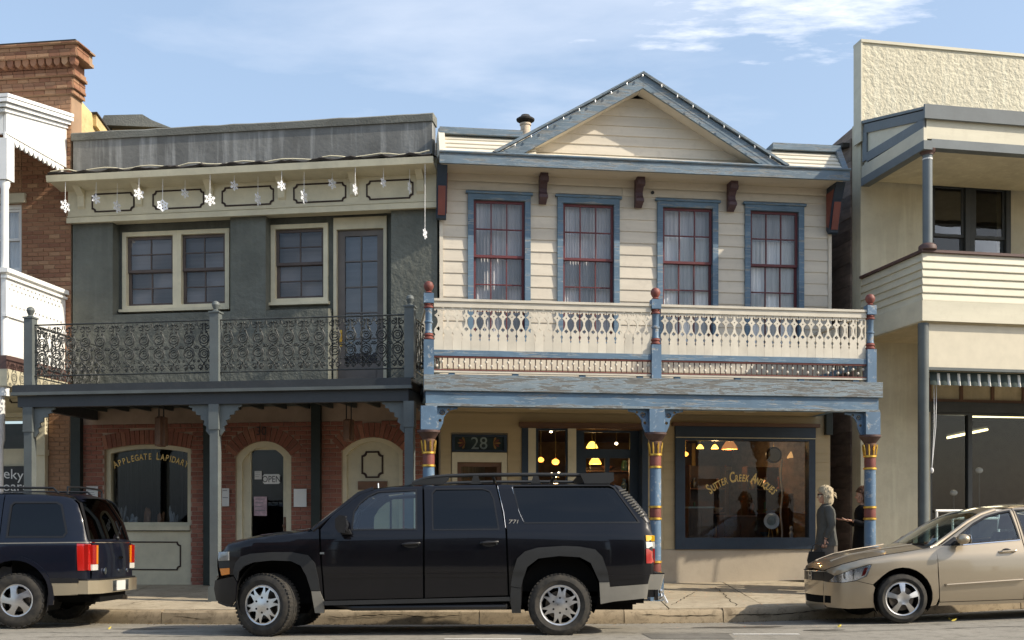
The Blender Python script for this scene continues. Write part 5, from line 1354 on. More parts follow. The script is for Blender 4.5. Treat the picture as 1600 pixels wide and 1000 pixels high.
# shop room
rm = put('shop_room', MB().fb(0.15, W-0.15, -5.0, -4.9, 0, 3.1).fb(0.15, W-0.15, -5.0, -0.15, 0.0, 0.2), plain('antique_shop_wall', (0.17,0.115,0.065), 0.9, 0.2, var=0.3), cb)
put('room_ceiling', MB().fb(0.15, W-0.15, -5.0, -0.15, 3.0, 3.04), M_WOODDK, rm)

# ---- antiques seen through the glass
LSH = emit('lit_amber_shade', (1.0,0.42,0.07), 2.6); LSH2 = emit('lit_yellow_shade', (1.0,0.62,0.10), 2.8); BULB = emit('lit_bulb', (1.0,0.80,0.5), 10.0)
M_CHINA = plain('white_china', (0.62,0.62,0.60), 0.2, 0.6); M_BRASS = metal('brass', (0.6,0.42,0.16), 0.35)
def hang_lamp(px, py, v, r, label, mat, cone=True, watt=0):
    r *= 0.78
    u, w_ = f.m(px, py, v); o = on(f, 'hanging_lamp', label, 'lamp', u, v, w_, 'lit lamps in the antique shop')
    put('lamp_shade', MB().lathe([(r, 0), (r*0.92, r*0.3), (r*0.45, r*1.0), (r*0.2, r*1.1)] if cone else [(r*0.5, 0), (r, r*0.5), (r*0.9, r*1.1), (r*0.3, r*1.5)], (0,0,0), 14, cap=False), mat, o, smooth=True)
    put('cord', MB().tube([(0,0,r), (0,0,3.0-w_)], 0.008, 5), M_BRASS, o)
    if watt:
        l_ = bpy.data.lights.new('lamp_glow', 'POINT'); l_.energy = watt; l_.color = (1.0, 0.62, 0.28); l_.shadow_soft_size = 0.05
        lo = bpy.data.objects.new('lamp_glow', l_); link(lo, o); lo.location = (0, 0, -0.05)
for px, py, v, r, lab, m_, c_ in ((1094,701,-.7,.085,'left small yellow shade lit over the antique window display',LSH2,True), (1117,701,-.7,.085,'right small yellow shade lit over the antique window display',LSH2,True),
        (1071,713,-1.0,.07,'dim amber globe hanging at the left edge of the display window',LSH,False), (861,676,-1.6,.035,'bare bright bulb seen through the top of the narrow shop light',BULB,False),
        (845,722,-1.2,.075,'amber globe low in the narrow shop light beside the entry',LSH,False), (868,726,-1.3,.09,'cluster lamp with amber shade in the narrow shop light',LSH,False),
        (925,700,-1.8,.14,'wide yellow shade lit behind the entry transom',LSH2,True), (963,695,-2.0,.04,'bright bulb behind the entry transom',BULB,False), (930,725,-1.6,.15,'orange shade lit behind the entry door glass',LSH,True),
        (1240,716,-1.5,.16,'brown hanging shade at the right of the display window',emit('dim_shade', (0.9,0.5,0.18), 0.5),True), (1140,702,-2.2,.2,'long fringed amber shade at the back of the display window',emit('dim_shade_b', (0.9,0.35,0.1), 0.35),True)):
    hang_lamp(px, py, v, r, lab, m_, c_, {1117: 6, 1240: 5, 1140: 9, 930: 9, 868: 4}.get(px, 0))
for k, (px, py) in enumerate(((862,742),(873,741),(868,746))):
    u, w_ = f.m(px, py, -1.1); o = on(f, 'candle_bulb', 'small bright candle bulb, %s of three under the amber cluster lamp' % ('leftmost','rightmost','lowest')[k], 'bulb', u, -1.1, w_, 'candle bulbs in the narrow light')
    put('glow', MB().sphere((0,0,0.02), 0.022, 8, 6), BULB, o); put('socket', MB().lathe([(0.02,-0.06),(0.02,0)], (0,0,0), 8), M_BRASS, o)
zf = zW0 + 0.06
box(cb, 'display_floor', M_WOODDK, S0+.05, S1-.05, -1.2, -0.12, zf-0.05, zf)
u, w_ = f.m(1205, 814, -.5); o = on(f, 'china_plate', 'round white patterned plate standing in the antique window', 'plate', u, -0.5, zf)
r_ = 0.145
put('dish', MB().lathe([(0.02,0.01),(r_*0.55,0.008),(r_*0.65,-0.012),(r_,-0.03),(r_,-0.022),(r_*0.6,0.02),(0.02,0.02)], (0,0,w_-zf), 24, 'y'), M_CHINA, o, smooth=True); put('rim_pattern', MB().lathe([(r_*0.5,-0.001),(r_*0.56,-0.003),(r_*0.56,0.0)], (0,0,w_-zf), 24, 'y'), M_STG, o); put('stand', MB().tube([(-0.06,0.02,0),(0,0.05,w_-zf),(0.06,0.02,0)], 0.008), M_BRASS, o)
u, w_ = f.m(1238, 815, -.6); o = on(f, 'china_figure', 'small white figurine beside the patterned plate', 'figurine', u-0.02, -0.6, zf)
put('body', MB().lathe([(0.05,0),(0.06,0.05),(0.03,0.14),(0.045,0.2),(0.02,0.25),(0.035,0.29),(0.02,0.33),(0.002,0.34)], (0,0,0), 10), M_CHINA, o, smooth=True)
u, w_ = f.m(1221, 700, -.9); o = on(f, 'standing_pole', 'slender white twisted pole standing in the antique window', 'pole', u, -0.9, zf)
put('shaft', MB().tube([(0.0+0.015*math.sin(i), 0.015*math.cos(i), i*0.11) for i in range(15)], 0.018, 6), M_CHINA, o); put('foot', MB().lathe([(0.1,0),(0.1,0.02),(0.03,0.05)], (0,0,0), 12), M_CHINA, o)
for k, (px, wd, ht, dd_, lab) in enumerate(((1090, .45, .95, -.9, 'dark cabinet with a pale top edge at the left of the antique window'), (1150, .6, .8, -1.4, 'brown wooden chest in the middle of the antique window'), (1240, .35, 1.2, -1.6, 'tall narrow wardrobe at the right of the antique window'))):
    u = f.u(px, dd_); o = on(f, 'wooden_cabinet', lab, 'cabinet', u, dd_, zf-0.3, 'cabinets in the antique shop')
    put('carcass', MB().box(-wd/2, wd/2, -0.2, 0.2, 0, ht), M_WOODDK, o); put('top', MB().box(-wd/2-.02, wd/2+.02, -0.22, 0.22, ht+.001, ht+.03), M_BROWN if k else M_STG, o)
    for s in (-1, 1): put('door', MB().box(min(s*0.01, s*(wd/2-.03)), max(s*0.01, s*(wd/2-.03)), -0.215, -0.201, 0.06, ht-.06), M_WOODDK, o)
u, w_ = f.m(1180, 705, -1.1); o = on(f, 'wall_clock', 'round pale clock face high in the antique window', 'clock', f.u(1209,-1.1), -1.1, f.w(1209,722,-1.1))
put('case', MB().lathe([(0.13,0.0),(0.15,-0.02),(0.15,0.04)], (0,0,0.13), 20, 'y'), M_WOODDK, o); put('face', MB().lathe([(0.12,-0.021),(0.118,-0.024)], (0,0,0.13), 20, 'y'), plain('dim_ivory', (0.22,0.19,0.13), 0.5), o); put('cord', MB().tube([(0,0,0.28),(0,0,3.0-f.w(1209,722,-1.1))], 0.006), M_BRASS, o)

# ---- roof vent and the string of bulbs along the gable
u, zv = f.m(821, 206, -0.6); rv = thing('roof_vent', 'rusty white roof vent pipe with dark conical cap left of the gable', 'vent', f.at(u, -0.6, zv-0.45))
put('pipe', MB().lathe([(0.085,0),(0.085,0.55),(0.10,0.56),(0.10,0.59)], (0,0,0), 14), paint('rusty_white', (0.55,0.45,0.33), 0.6, 0.2, 8, dirt=0.8, dirtc=(0.20,0.09,0.04)), rv, smooth=True)
put('cap', MB().lathe([(0.06,0.60),(0.155,0.64),(0.16,0.665),(0.09,0.71),(0.075,0.735),(0.002,0.745)], (0,0,0), 16), M_TAR, rv, smooth=True)
sl2 = thing('string_of_bulbs', 'string of small clear bulbs along the blue gable edge', 'string lights', f.at(uA, EV+0.07, zA+0.02), f.th)
cord = [(uL-uA, 0, zp-zA)] + [((uL-uA)*(1-t/6), -0.005, (zp-zA)*(1-t/6) - 0.012*math.sin(t*2)) for t in range(1, 6)] + [(0, 0, 0)] + [((uR-uA)*t/6, -0.005, (zp-zA)*t/6) for t in range(1, 7)]
put('cord', MB().tube(cord, 0.0035, 4), M_CEIL, sl2)
for i in range(9):
    for s, ue in ((-1, uL), (1, uR)):
        if i == 0 and s > 0: continue
        t = (i+0.1)/9
        if s < 0 and t > 0.95: continue
        x, z_ = (ue-uA)*t, (zp-zA)*t
        put('bulb', MB().lathe([(0.007, 0), (0.007, -0.014), (0.012, -0.022), (0.013, -0.036), (0.007, -0.048), (0.001, -0.05)], (x, -0.02, z_-0.02), 8), M_CHINA, sl2, smooth=True)
# ------------------------------------------------------------------ goods on the shelves of the antique shop
f = FC
M_GLB = plain('blue_glass', (0.05,0.10,0.18), 0.15, 0.6, var=0.2); M_GLG = plain('green_glass', (0.05,0.12,0.07), 0.15, 0.6, var=0.2); M_TERRA = plain('terracotta', (0.30,0.12,0.06), 0.7, 0.3, var=0.2); M_IVORY = plain('ivory_ware', (0.50,0.44,0.32), 0.4, 0.5, var=0.1); M_PEW = metal('pewter', (0.4,0.39,0.37), 0.4)
kinds = [('vase', [(0.03,0),(0.06,0.06),(0.07,0.13),(0.03,0.20),(0.04,0.25)]), ('jug', [(0.05,0),(0.07,0.05),(0.06,0.13),(0.045,0.18),(0.05,0.2)]), ('bowl', [(0.03,0),(0.05,0.02),(0.10,0.07),(0.11,0.09)]), ('candlestick', [(0.05,0),(0.045,0.02),(0.015,0.05),(0.02,0.16),(0.03,0.2),(0.02,0.24)])]
mats = [('blue', M_GLB), ('ivory', M_IVORY), ('green', M_GLG), ('brown', M_TERRA), ('pewter', M_PEW), ('brass', M_BRASS)]
def shelf_unit(px0, px1, v, zs, label, tags):
    u0, u1 = f.u(px0, v), f.u(px1, v)
    o = on(f, 'shelf_unit', label, 'shelf', (u0+u1)/2, v, 0.25); hw = (u1-u0)/2
    for s in (-1, 1): put('side_panel', MB().box(s*hw-0.015, s*hw+0.015, -0.14, 0.14, 0, 2.1), M_WOODDK, o)
    put('back_panel', MB().box(-hw+0.016, hw-0.016, 0.125, 0.14, 0, 2.1), M_WOODDK, o)
    for r_, z in enumerate(zs):
        put('shelf', MB().box(-hw+0.016, hw-0.016, -0.14, 0.124, z, z+0.02), M_BROWN, o)
        n_ = max(2, int(2*hw/0.24))
        for k in range(n_):
            kd = kinds[(k*3+r_+len(tags)) % 4]; mt = mats[(k*5+r_*2+len(label)) % 6]
            u = (u0+u1)/2 - hw + 0.12 + k*(2*hw-0.24)/(n_-1)
            s_ = random.uniform(0.75, 1.05)
            it = tag(put(kd[0], MB().lathe([(a*s_, b*s_) for a, b in kd[1]], (0,0,0), 14), mt[1], smooth=True, loc=f.at(u, v+random.uniform(-0.03, 0.05), 0.27+z)), '%s %s, %s from the left on the %s shelf %s' % (mt[0], kd[0], ordn[k], ('lowest','middle','top')[r_], tags), kd[0], 'wares in the antique shop')
shelf_unit(1075, 1130, -1.7, (0.75, 1.2, 1.65), 'dark shelf unit with wares at the left of the antique window', 'left in the antique window')
shelf_unit(1165, 1225, -2.0, (0.75, 1.2, 1.65), 'dark shelf unit with wares at the right of the antique window', 'right in the antique window')
shelf_unit(912, 985, -2.4, (1.1, 1.6, 2.0), 'dark shelf unit with wares behind the entry door', 'behind the entry door')
# framed pictures on the back wall
for k, (px, py, w_, h_, lab) in enumerate(((1115,735,.5,.6,'gilt-framed dark picture at the back of the antique window'), (1190,745,.4,.55,'small brown framed picture at the back of the antique window'), (1245,760,.35,.7,'tall framed mirror at the back right of the antique window'))):
    u, z = f.m(px, py, -4.85); o = on(f, 'picture_frame', lab, 'picture', u, -4.85, z)
    put('frame', MB().plate(rect(-w_, w_, 0, h_*2), [rect(-w_+.08, w_-.08, .08, h_*2-.08)], 0, 0.04, F), M_BRASS, o); put('canvas', MB().fb(-w_+.081, w_-.081, 0.0, 0.012, .081, h_*2-.081), M_TERRA if k else M_WOODDK, o)
# ------------------------------------------------------------------ cream false-front building at the right edge
f = FR; W = f.W
rb = thing('false_front_building', 'cream false-front building with boarded balcony and slate trim, at the right edge', 'building', (f.p0.x, f.p0.y, 0), f.th)
BV = 1.90; TOPF = 9.62
RB0 = f.w(1350, 268, 0)                      # underside of the porch roof side
EDGE = f.w(1440, 212, BV)                    # front beam underside
DECKB, DECKT = 4.58, 4.78
RAIL = 5.58
zwin1, zwin0 = f.w(1510, 283), f.w(1510, 403)-0.35
ww = (f.u(1450), f.u(1578))
zg1 = 3.44
G0 = f.u(1452)
put('wall', MB().plate(rect(0, W, -0.1, 8.3), [rect(ww[0]+.05, ww[1]-.05, zwin0+.05, zwin1-.05), rect(G0+.02, W-0.3, 0.75, zg1)], -0.30, 0.0, F), M_RWALL, rb)
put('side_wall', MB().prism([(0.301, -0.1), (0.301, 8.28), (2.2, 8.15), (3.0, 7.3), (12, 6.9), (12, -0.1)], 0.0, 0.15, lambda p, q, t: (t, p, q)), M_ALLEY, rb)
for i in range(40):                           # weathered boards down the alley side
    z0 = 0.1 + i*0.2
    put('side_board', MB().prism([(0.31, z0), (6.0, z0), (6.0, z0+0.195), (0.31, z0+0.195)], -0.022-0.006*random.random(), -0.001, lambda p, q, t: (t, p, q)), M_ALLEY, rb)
put('side_eave', MB().prism([(0.35, 7.95), (2.3, 8.25), (2.3, 8.33), (0.35, 8.03)], -0.16, 0.15, lambda p, q, t: (t, p, q)), M_TAR, rb)
# false front
put('false_front', MB().fb(-0.03, W, -0.12, 0.10, 8.12, TOPF), M_RSTUC, rb)
box(rb, 'false_front_cap', M_RBOARD, -0.06, W, -0.15, 0.13, TOPF+0.001, TOPF+0.05)
box(rb, 'false_front_edge', M_RBOARD, -0.06, -0.031, -0.14, 0.12, 7.9, TOPF)
# porch roof with triangular slate-trimmed end
p0 = (0.11, f.w(1343, 188, .1)); p1 = (BV+0.12, f.w(1447, 167, BV+.1))
hz = 7.42
put('porch_roof', MB().prism([(0.11, p0[1]-0.01), (BV+0.13, p1[1]-0.01), (BV+0.13, p1[1]-0.05), (0.11, p0[1]-0.06)], -0.05, W, lambda p, q, t: (t, -p, q)), M_RTRIM, rb)
tri = [(0.11, hz+0.03), (BV+0.12, p1[1]-0.22), (BV+0.12, p1[1]-0.05), (0.11, p0[1]-0.06)]
put('porch_end', MB().prism([(0.12, hz+0.05), (0.12, p0[1]-0.08), (BV+0.05, p1[1]-0.08), (BV+0.05, hz+0.1)], 0.0, 0.05, lambda p, q, t: (t, -p, q)), M_RBOARD, rb)
def strip(a, b, t, nm):
    d = Vector((b[0]-a[0], b[1]-a[1])).normalized(); nn = Vector((-d.y, d.x))*t
    put(nm, MB().prism([(a[0]-nn.x, a[1]-nn.y), (b[0]-nn.x, b[1]-nn.y), (b[0]+nn.x, b[1]+nn.y), (a[0]+nn.x, a[1]+nn.y)], -0.03, -0.001, lambda p, q, t_: (t_, -p, q)), M_RTRIM, rb)
strip((0.14, p0[1]-0.16), (BV+0.12, p1[1]-0.14), 0.075, 'end_trim')
strip((0.18, hz+0.12), (0.18, p0[1]-0.24), 0.07, 'end_trim')
strip((0.25, hz+0.16), (BV+0.10, p1[1]-0.26), 0.08, 'end_trim')
put('end_sill', MB().fb(-0.04, 0.02, 0.10, BV+0.12, hz-0.16, hz+0.045), M_RBOARD, rb)
put('end_beam', MB().fb(-0.05, 0.10, 0.10, BV+0.14, hz-0.30, hz-0.161), M_RTRIM, rb)
put('front_fascia', MB().fb(-0.05, W, BV+0.131, BV+0.17, p1[1]-0.20, p1[1]+0.02), M_RTRIM, rb)
put('front_frieze', MB().fb(0.021, W, BV+0.0, BV+0.10, hz-0.12, p1[1]-0.06), M_RBOARD, rb)
put('front_beam', MB().fb(0.101, W, BV-0.06, BV+0.115, hz-0.26, hz-0.121), M_RTRIM, rb)
put('porch_ceiling', MB().fb(0.10, W, 0.10, BV-0.07, hz-0.20, hz-0.165), M_RWALL, rb)
# balcony
cu = f.u(1438, BV); cu = max(cu, 0.0)
put('balcony_column', MB().lathe([(0.075, RAIL+0.10), (0.075, hz-0.36), (0.085, hz-0.35)], (0.10, -(BV), 0), 16), M_RTRIM, rb, smooth=True)
put('column_cap', MB().lathe([(0.088, hz-0.349), (0.09, hz-0.33), (0.12, hz-0.30), (0.13, hz-0.262)], (0.10, -BV, 0), 16), M_MAROON, rb, smooth=True)
put('column_foot', MB().lathe([(0.14, RAIL+0.002), (0.14, RAIL+0.045), (0.13, RAIL+0.07), (0.09, RAIL+0.098)], (0.10, -BV, 0), 16), M_MAROON, rb, smooth=True)
put('column_collar', MB().lathe([(0.079, hz-0.42), (0.079, hz-0.40)], (0.10, -BV, 0), 16), M_WHITE, rb)
rp = put('balcony_railing', MB().fb(0.03, W, BV-0.05, BV+0.0, DECKB, RAIL-0.04).fb(0.03, 0.08, 0.0, BV-0.051, DECKB, RAIL-0.04), M_RTAN, rb)
nb = 6; z = DECKT+0.0; ex = (RAIL-0.05-z)/nb
for i in range(nb):
    z0 = z + ex*i
    put('rail_board', MB().prism([(BV-0.01, z0+.002), (BV+0.032, z0+.002), (BV+0.032, z0+.015), (BV+0.008, z0+ex+.004), (BV-0.01, z0+ex+.004)], 0.0, W, lambda p, q, t: (t, -p, q)), M_RBOARD, rp)
    put('rail_board', MB().prism([(0.03, z0+.002), (-0.002, z0+.002), (-0.002, z0+.015), (0.022, z0+ex+.004), (0.03, z0+ex+.004)], 0.0, BV+0.005, lambda p, q, t: (p, -t, q)), M_RBOARD, rp)
put('rail_cap', MB().fb(-0.03, W, BV-0.09, BV+0.055, RAIL-0.04, RAIL).fb(-0.03, 0.11, 0.0, BV-0.091, RAIL-0.04, RAIL), M_MAROON, rp)
put('balcony_band', MB().fb(-0.015, W, BV-0.0, BV+0.045, DECKB-0.12, DECKT-0.003).fb(-0.015, 0.03, 0.0, BV-0.001, DECKB-0.12, DECKT-0.003), M_RBOARD, rp)
put('balcony_soffit', MB().fb(0.0, W, 0.001, BV-0.002, DECKB-0.14, DECKB-0.10), M_RTAN, rp)
# dark pair of upper windows
wm = (ww[0]+ww[1])/2
for a, b in ((ww[0], wm), (wm+0.002, ww[1])):
    hung_window(rb, a, b, zwin0, zwin1, 0.0, 0.09, 1, 1, 1, M_FRAMEDK, M_FRAMEDK, G_WIN, None, None, proud=0.03, split=0.42, stile=0.05)
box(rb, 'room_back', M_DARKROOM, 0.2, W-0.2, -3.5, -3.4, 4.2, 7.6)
box(rb, 'upper_floor', M_DARKROOM, 0.16, W, -8, -0.301, 4.0, 4.1)
# ground floor: post, blank sign, striped valance, transom, shop window
pu = f.u(1446, BV-0.02)
wz = WALKZ(f.at(pu, BV, 0)[0], f.at(pu, BV, 0)[1])
put('porch_post', MB().lathe([(0.085, wz), (0.085, DECKB-0.141)], (pu, -(BV-0.08), 0), 16), M_SLATEL, rb, smooth=True)
z1, z0 = f.w(1500, 499, BV-.02), f.w(1500, 576, BV-.02)
s_ = put('blank_sign', MB().fb(f.u(1447,BV), W, BV-0.12, BV-0.05, z0, z1), M_SIGNCREAM, rb)
put('sign_frame', MB().plate(rect(f.u(1441,BV), W, z0-0.03, z1+0.03), [rect(f.u(1446,BV), W-0.05, z0+0.015, z1-0.02)], BV-0.13, BV-0.03, F), M_SLATEL, s_)
# scalloped awning edge: each stripe a piece of cloth
zt = z0-0.031; k = 0; u = f.u(1453, BV-.15)
vl = put('valance_rail', MB().tube([(u, -(BV-0.16), zt-0.015), (W-0.1, -(BV-0.16), zt-0.015)], 0.014, 6), M_AWNG, rb)
while u < W - 0.2:
    wd = 0.13 if k % 2 == 0 else 0.05
    pts = []; m = 4
    for i in range(m+1):
        t = i/m; dv = 0.016*math.sin(t*math.pi)
        for zz, q in ((zt-0.01, 0), (zt-0.11, 0.5), (zt-0.215-0.012*math.sin(t*math.pi), 1)):
            pts.append((u + wd*t, -(BV-0.165+dv*q*2+0.02*q), zz))
    mbv = MB().add(pts, [(3*i+j, 3*i+3+j, 3*i+4+j, 3*i+1+j) for i in range(m) for j in range(2)])
    put('valance_stripe', mbv, M_AWNG if k % 2 == 0 else M_AWNW, vl, smooth=True); u += wd; k += 1
# transom with cream blanked panes
tz1, tz0 = zg1+0.36, zg1+0.0
put('transom_frame', MB().plate(rect(G0-0.02, W-0.25, zg1-0.02, tz1+0.04), [rect(G0+0.02+i*0.62, G0+0.02+i*0.62+0.56, tz0+0.03, tz1) for i in range(9)], -0.02, 0.04, F), M_BROWN, rb)
for i in range(9):
    put('transom_panel', MB().fb(G0+0.015+i*0.62, G0+0.025+i*0.62+0.56, 0.002, 0.012, tz0+0.02, tz1+0.01), M_RTAN, rb)
put('window_head', MB().fb(G0-0.03, W-0.24, 0.0, 0.07, zg1-0.20, zg1-0.021), M_FRAMEDK, rb)
sw = put('shop_window', MB().plate(rect(G0+0.02, W-0.3, 0.75, zg1-0.2), [rect(G0+0.07, G0+0.78, 0.82, zg1-0.24), rect(G0+0.86, G0+3.4, 0.82, zg1-0.24), rect(G0+3.5, W-0.36, 0.82, zg1-0.24)], -0.12, -0.02, F), M_FRAMEDK, rb)
for a, b in ((G0+0.07, G0+0.78), (G0+0.86, G0+3.4), (G0+3.5, W-0.36)):
    put('pane', MB().add([F(a-.005, 0.815, -0.07), F(b+.005, 0.815, -0.07), F(b+.005, zg1-0.235, -0.07), F(a-.005, zg1-0.235, -0.07)], [(0,1,2,3)]), G_SHOP, sw)
put('bulkhead', MB().fb(G0, W-0.28, 0.001, 0.03, 0.1, 0.74), M_RTAN, rb)
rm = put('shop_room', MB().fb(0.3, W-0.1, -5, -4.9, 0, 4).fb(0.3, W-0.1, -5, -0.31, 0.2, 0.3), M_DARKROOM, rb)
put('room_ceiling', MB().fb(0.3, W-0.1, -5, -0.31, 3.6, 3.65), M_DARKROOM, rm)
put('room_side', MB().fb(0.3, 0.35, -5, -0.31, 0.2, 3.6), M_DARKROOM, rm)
M_TUBE = emit('lit_fluorescent_tube', (1.0,0.86,0.45), 2.2)
for k, (pa, ya, pb, yb, v, lab) in enumerate(((1480,684,1543,671,-1.6,'tilted lit fluorescent tube inside the right-hand shop window'), (1512,650,1640,652,-1.2,'long lit fluorescent tube under the shop ceiling'))):
    a = f.m(pa, ya, v); b = f.m(pb, yb, v)
    o = on(f, 'fluorescent_tube', lab, 'lamp', a[0], v, a[1], 'tube lights in the right shop')
    put('tube', MB().tube([(0,0,0), (b[0]-a[0], 0.0, b[1]-a[1])], 0.024, 8), M_TUBE, o)
    l_ = bpy.data.lights.new('tube_glow', 'POINT'); l_.energy = 10; l_.color = (1.0, 0.88, 0.6); l_.shadow_soft_size = 0.3
    lo = bpy.data.objects.new('tube_glow', l_); link(lo, o); lo.location = (0.3, 0.1, -0.15)
    put('batten', MB().tube([(0,0.02,0.05), (b[0]-a[0], 0.02, b[1]-a[1]+0.05)], 0.02, 4), M_FRAMEDK, o)
# awning pull cords tied to the post
cd = on(f, 'awning_cord', 'pair of thin pale awning cords tied beside the slate post', 'cord', f.u(1456,BV-.3), BV-0.3, f.w(1456,735,BV-.3))
for s in (0, 1):
    put('cord', MB().tube([(0.0, 0, 0.02), (0.04+0.03*s, 0, 0.7), (0.07+0.05*s, 0.05, zt-f.w(1456,735,BV-.3))], 0.006, 5), M_ROPE, cd)
put('knot', MB().sphere((0,0,0), 0.03, 8, 6, 1, 1, 1.6), M_ROPE, cd)
# white pipe rail in front of the window
prl = on(f, 'pipe_rail', 'low white pipe rail standing before the right-hand shop window', 'rail', f.u(1462,.6), 0.6, WALKZ(*f.at(1.0,.6,0)[:2]))
h0 = f.w(1480, 798, .6) - WALKZ(*f.at(1.0,.6,0)[:2])
for z in (h0, h0-0.13):
    put('bar', MB().tube([(0,0,z), (2.4,0,z)], 0.022, 8), M_WHITE, prl)
for x in (0.02, 0.32, 1.2, 2.38):
    put('post', MB().tube([(x,0.0,0), (x,0.0,h0-0.02)], 0.02, 8), M_WHITE, prl)
# display pieces in the right shop
for k, (px, py, h_, lab) in enumerate(((1530,735,.5,'pale bust shape on a thin stand in the right-hand shop window'), (1490,770,.35,'small dark cart with bright fittings low in the right-hand shop window'))):
    u, w_ = f.m(px, py, -0.6); o = on(f, 'display_stand', lab, 'display', u, -0.6, 0.3)
    put('stem', MB().tube([(0,0,0.02), (0,0,w_-0.3-0.05)], 0.012, 6), M_FRAMEDK, o); put('top_piece', MB().sphere((0,0,w_-0.3), 0.06, 10, 7, 1.3, 0.8, 0.9), M_CHINA, o, smooth=True)
    put('base', MB().lathe([(0.14,0),(0.14,0.02),(0.03,0.04)], (0,0,0), 12), M_CHINA, o)
box(rb, 'roof', M_TAR, 0.16, W, -11, -0.31, 7.6, 7.7)
# dark end wall of the alley
al = put('alley_gate', MB().box(-0.1, 1.0, 0, 0.1, 0, 4.5), M_ALLEY); al.location = (5.75, 24.5, 0.1); tag(al, 'dark boarded gate closing the alley between the buildings', 'gate')

# ------------------------------------------------------------------ the other side of the street (mirrored in glass and paint)
def opposite(x0, x1, h, gable, mat, trim, label):
    o = thing('opposite_shop', label, 'building', ((x0+x1)/2, -9.0, -0.2)); w2 = (x1-x0)/2
    wins = [rect(-w2+0.5+i*(2*w2-1)/3+0.3, -w2+0.5+(i+1)*(2*w2-1)/3-0.3, 4.0, 5.8) for i in range(3)] + [rect(-w2+0.6, -0.6, 0.8, 2.6), rect(0.6, w2-0.6, 0.8, 2.6)]
    put('wall', MB().plate(rect(-w2, w2, 0, h), wins, -0.2, 0.0, lambda a, b, t: (a, t, b)), mat, o)
    for r_ in wins: put('window', MB().add([(a, -0.1, b) for a, b in r_], [(0,1,2,3)]), M_BLACK, o)
    put('porch_roof', MB().box(-w2, w2, 0.001, 2.4, 3.1, 3.3), trim, o)
    for x in (-w2+0.2, 0, w2-0.2): put('post', MB().box(x-.08, x+.08, 2.2, 2.36, 0, 3.1), trim, o)
    if gable: put('roof', MB().prism([(-w2-.3, h), (w2+.3, h), (0, h+2.2)], -8, 0.3, lambda a, b, t: (a, t, b)), trim, o)
    else: put('cornice', MB().box(-w2-.1, w2+.1, 0.001, 0.3, h-0.4, h+0.1), trim, o)
opposite(-17, -6.2, 9.0, False, M_BRICK, M_SLATE, 'brick shop across the street, mirrored in the windows')
opposite(-5.9, 3.9, 7.6, True, M_GREENTRIM, M_COPING, 'grey gabled shop across the street, mirrored in the windows')
opposite(4.2, 16, 8.6, False, M_SLATEL, M_SLATE, 'slate-grey shop across the street, mirrored in the windows')
# ------------------------------------------------------------------ cars
M_BLK = carpaint('black_car_paint', (0.0025,0.0025,0.0045), 0.0, 0.3, 0.006, coat=0.62)
M_NVY = carpaint('navy_car_paint', (0.003,0.005,0.013), 0.0, 0.3, 0.012, coat=0.7)
M_CHAMP = carpaint('champagne_car_paint', (0.43,0.355,0.255), 0.68, 0.36, 0.12)
M_CLAD = plain('grey_cladding', (0.020,0.021,0.022), 0.5, 0.4, bump=0.15, bscale=300, var=0.1)
M_CLADL = plain('pewter_cladding', (0.19,0.18,0.155), 0.45, 0.5, var=0.08)
M_BEIGE = carpaint('beige_two_tone', (0.36,0.31,0.22), 0.4, 0.4, 0.15)
M_RUBBER = NT('tyre_rubber')
def _rub(t):
    n = t.noise(14, 5); n2 = t.noise(90, 3)
    t.col(t.mix(t.rng(n, 0.35, 0.75, 0.1, 0.75), (0.018,0.018,0.018), (0.075,0.066,0.053))); t.set(rough=0.8, spec=0.3); t.bump(n2, 0.3, 0.003); return t.m
M_RUBBER = _rub(M_RUBBER)
M_ALLOY = metal('alloy', (0.62,0.61,0.60), 0.33, 0.12)
M_CHROME = metal('chrome', (0.85,0.85,0.86), 0.08, 0.03)
M_DARKMET = metal('brake_iron', (0.16,0.14,0.12), 0.5)
M_UNDER = plain('underbody_black', (0.008,0.008,0.008), 0.9, 0.1)
M_TRIMBLK = plain('black_trim', (0.012,0.012,0.013), 0.4, 0.4)
M_SEAT = plain('grey_seat_cloth', (0.11,0.11,0.12), 0.9, 0.2, var=0.15)
M_SEATT = plain('tan_seat_cloth', (0.30,0.25,0.18), 0.9, 0.2, var=0.15)
M_LRED = plain('red_lens', (0.36,0.010,0.007), 0.12, 0.6, coat=1.0)
M_LAMB = plain('amber_lens', (0.72,0.22,0.01), 0.12, 0.6, coat=1.0)
M_LYEL = plain('yellow_lens', (0.80,0.45,0.01), 0.12, 0.6, coat=1.0)
M_LWHT = plain('white_lens', (0.70,0.68,0.62), 0.12, 0.6, coat=1.0)
M_PLATE = plain('number_plate', (0.66,0.65,0.60), 0.4, 0.4)

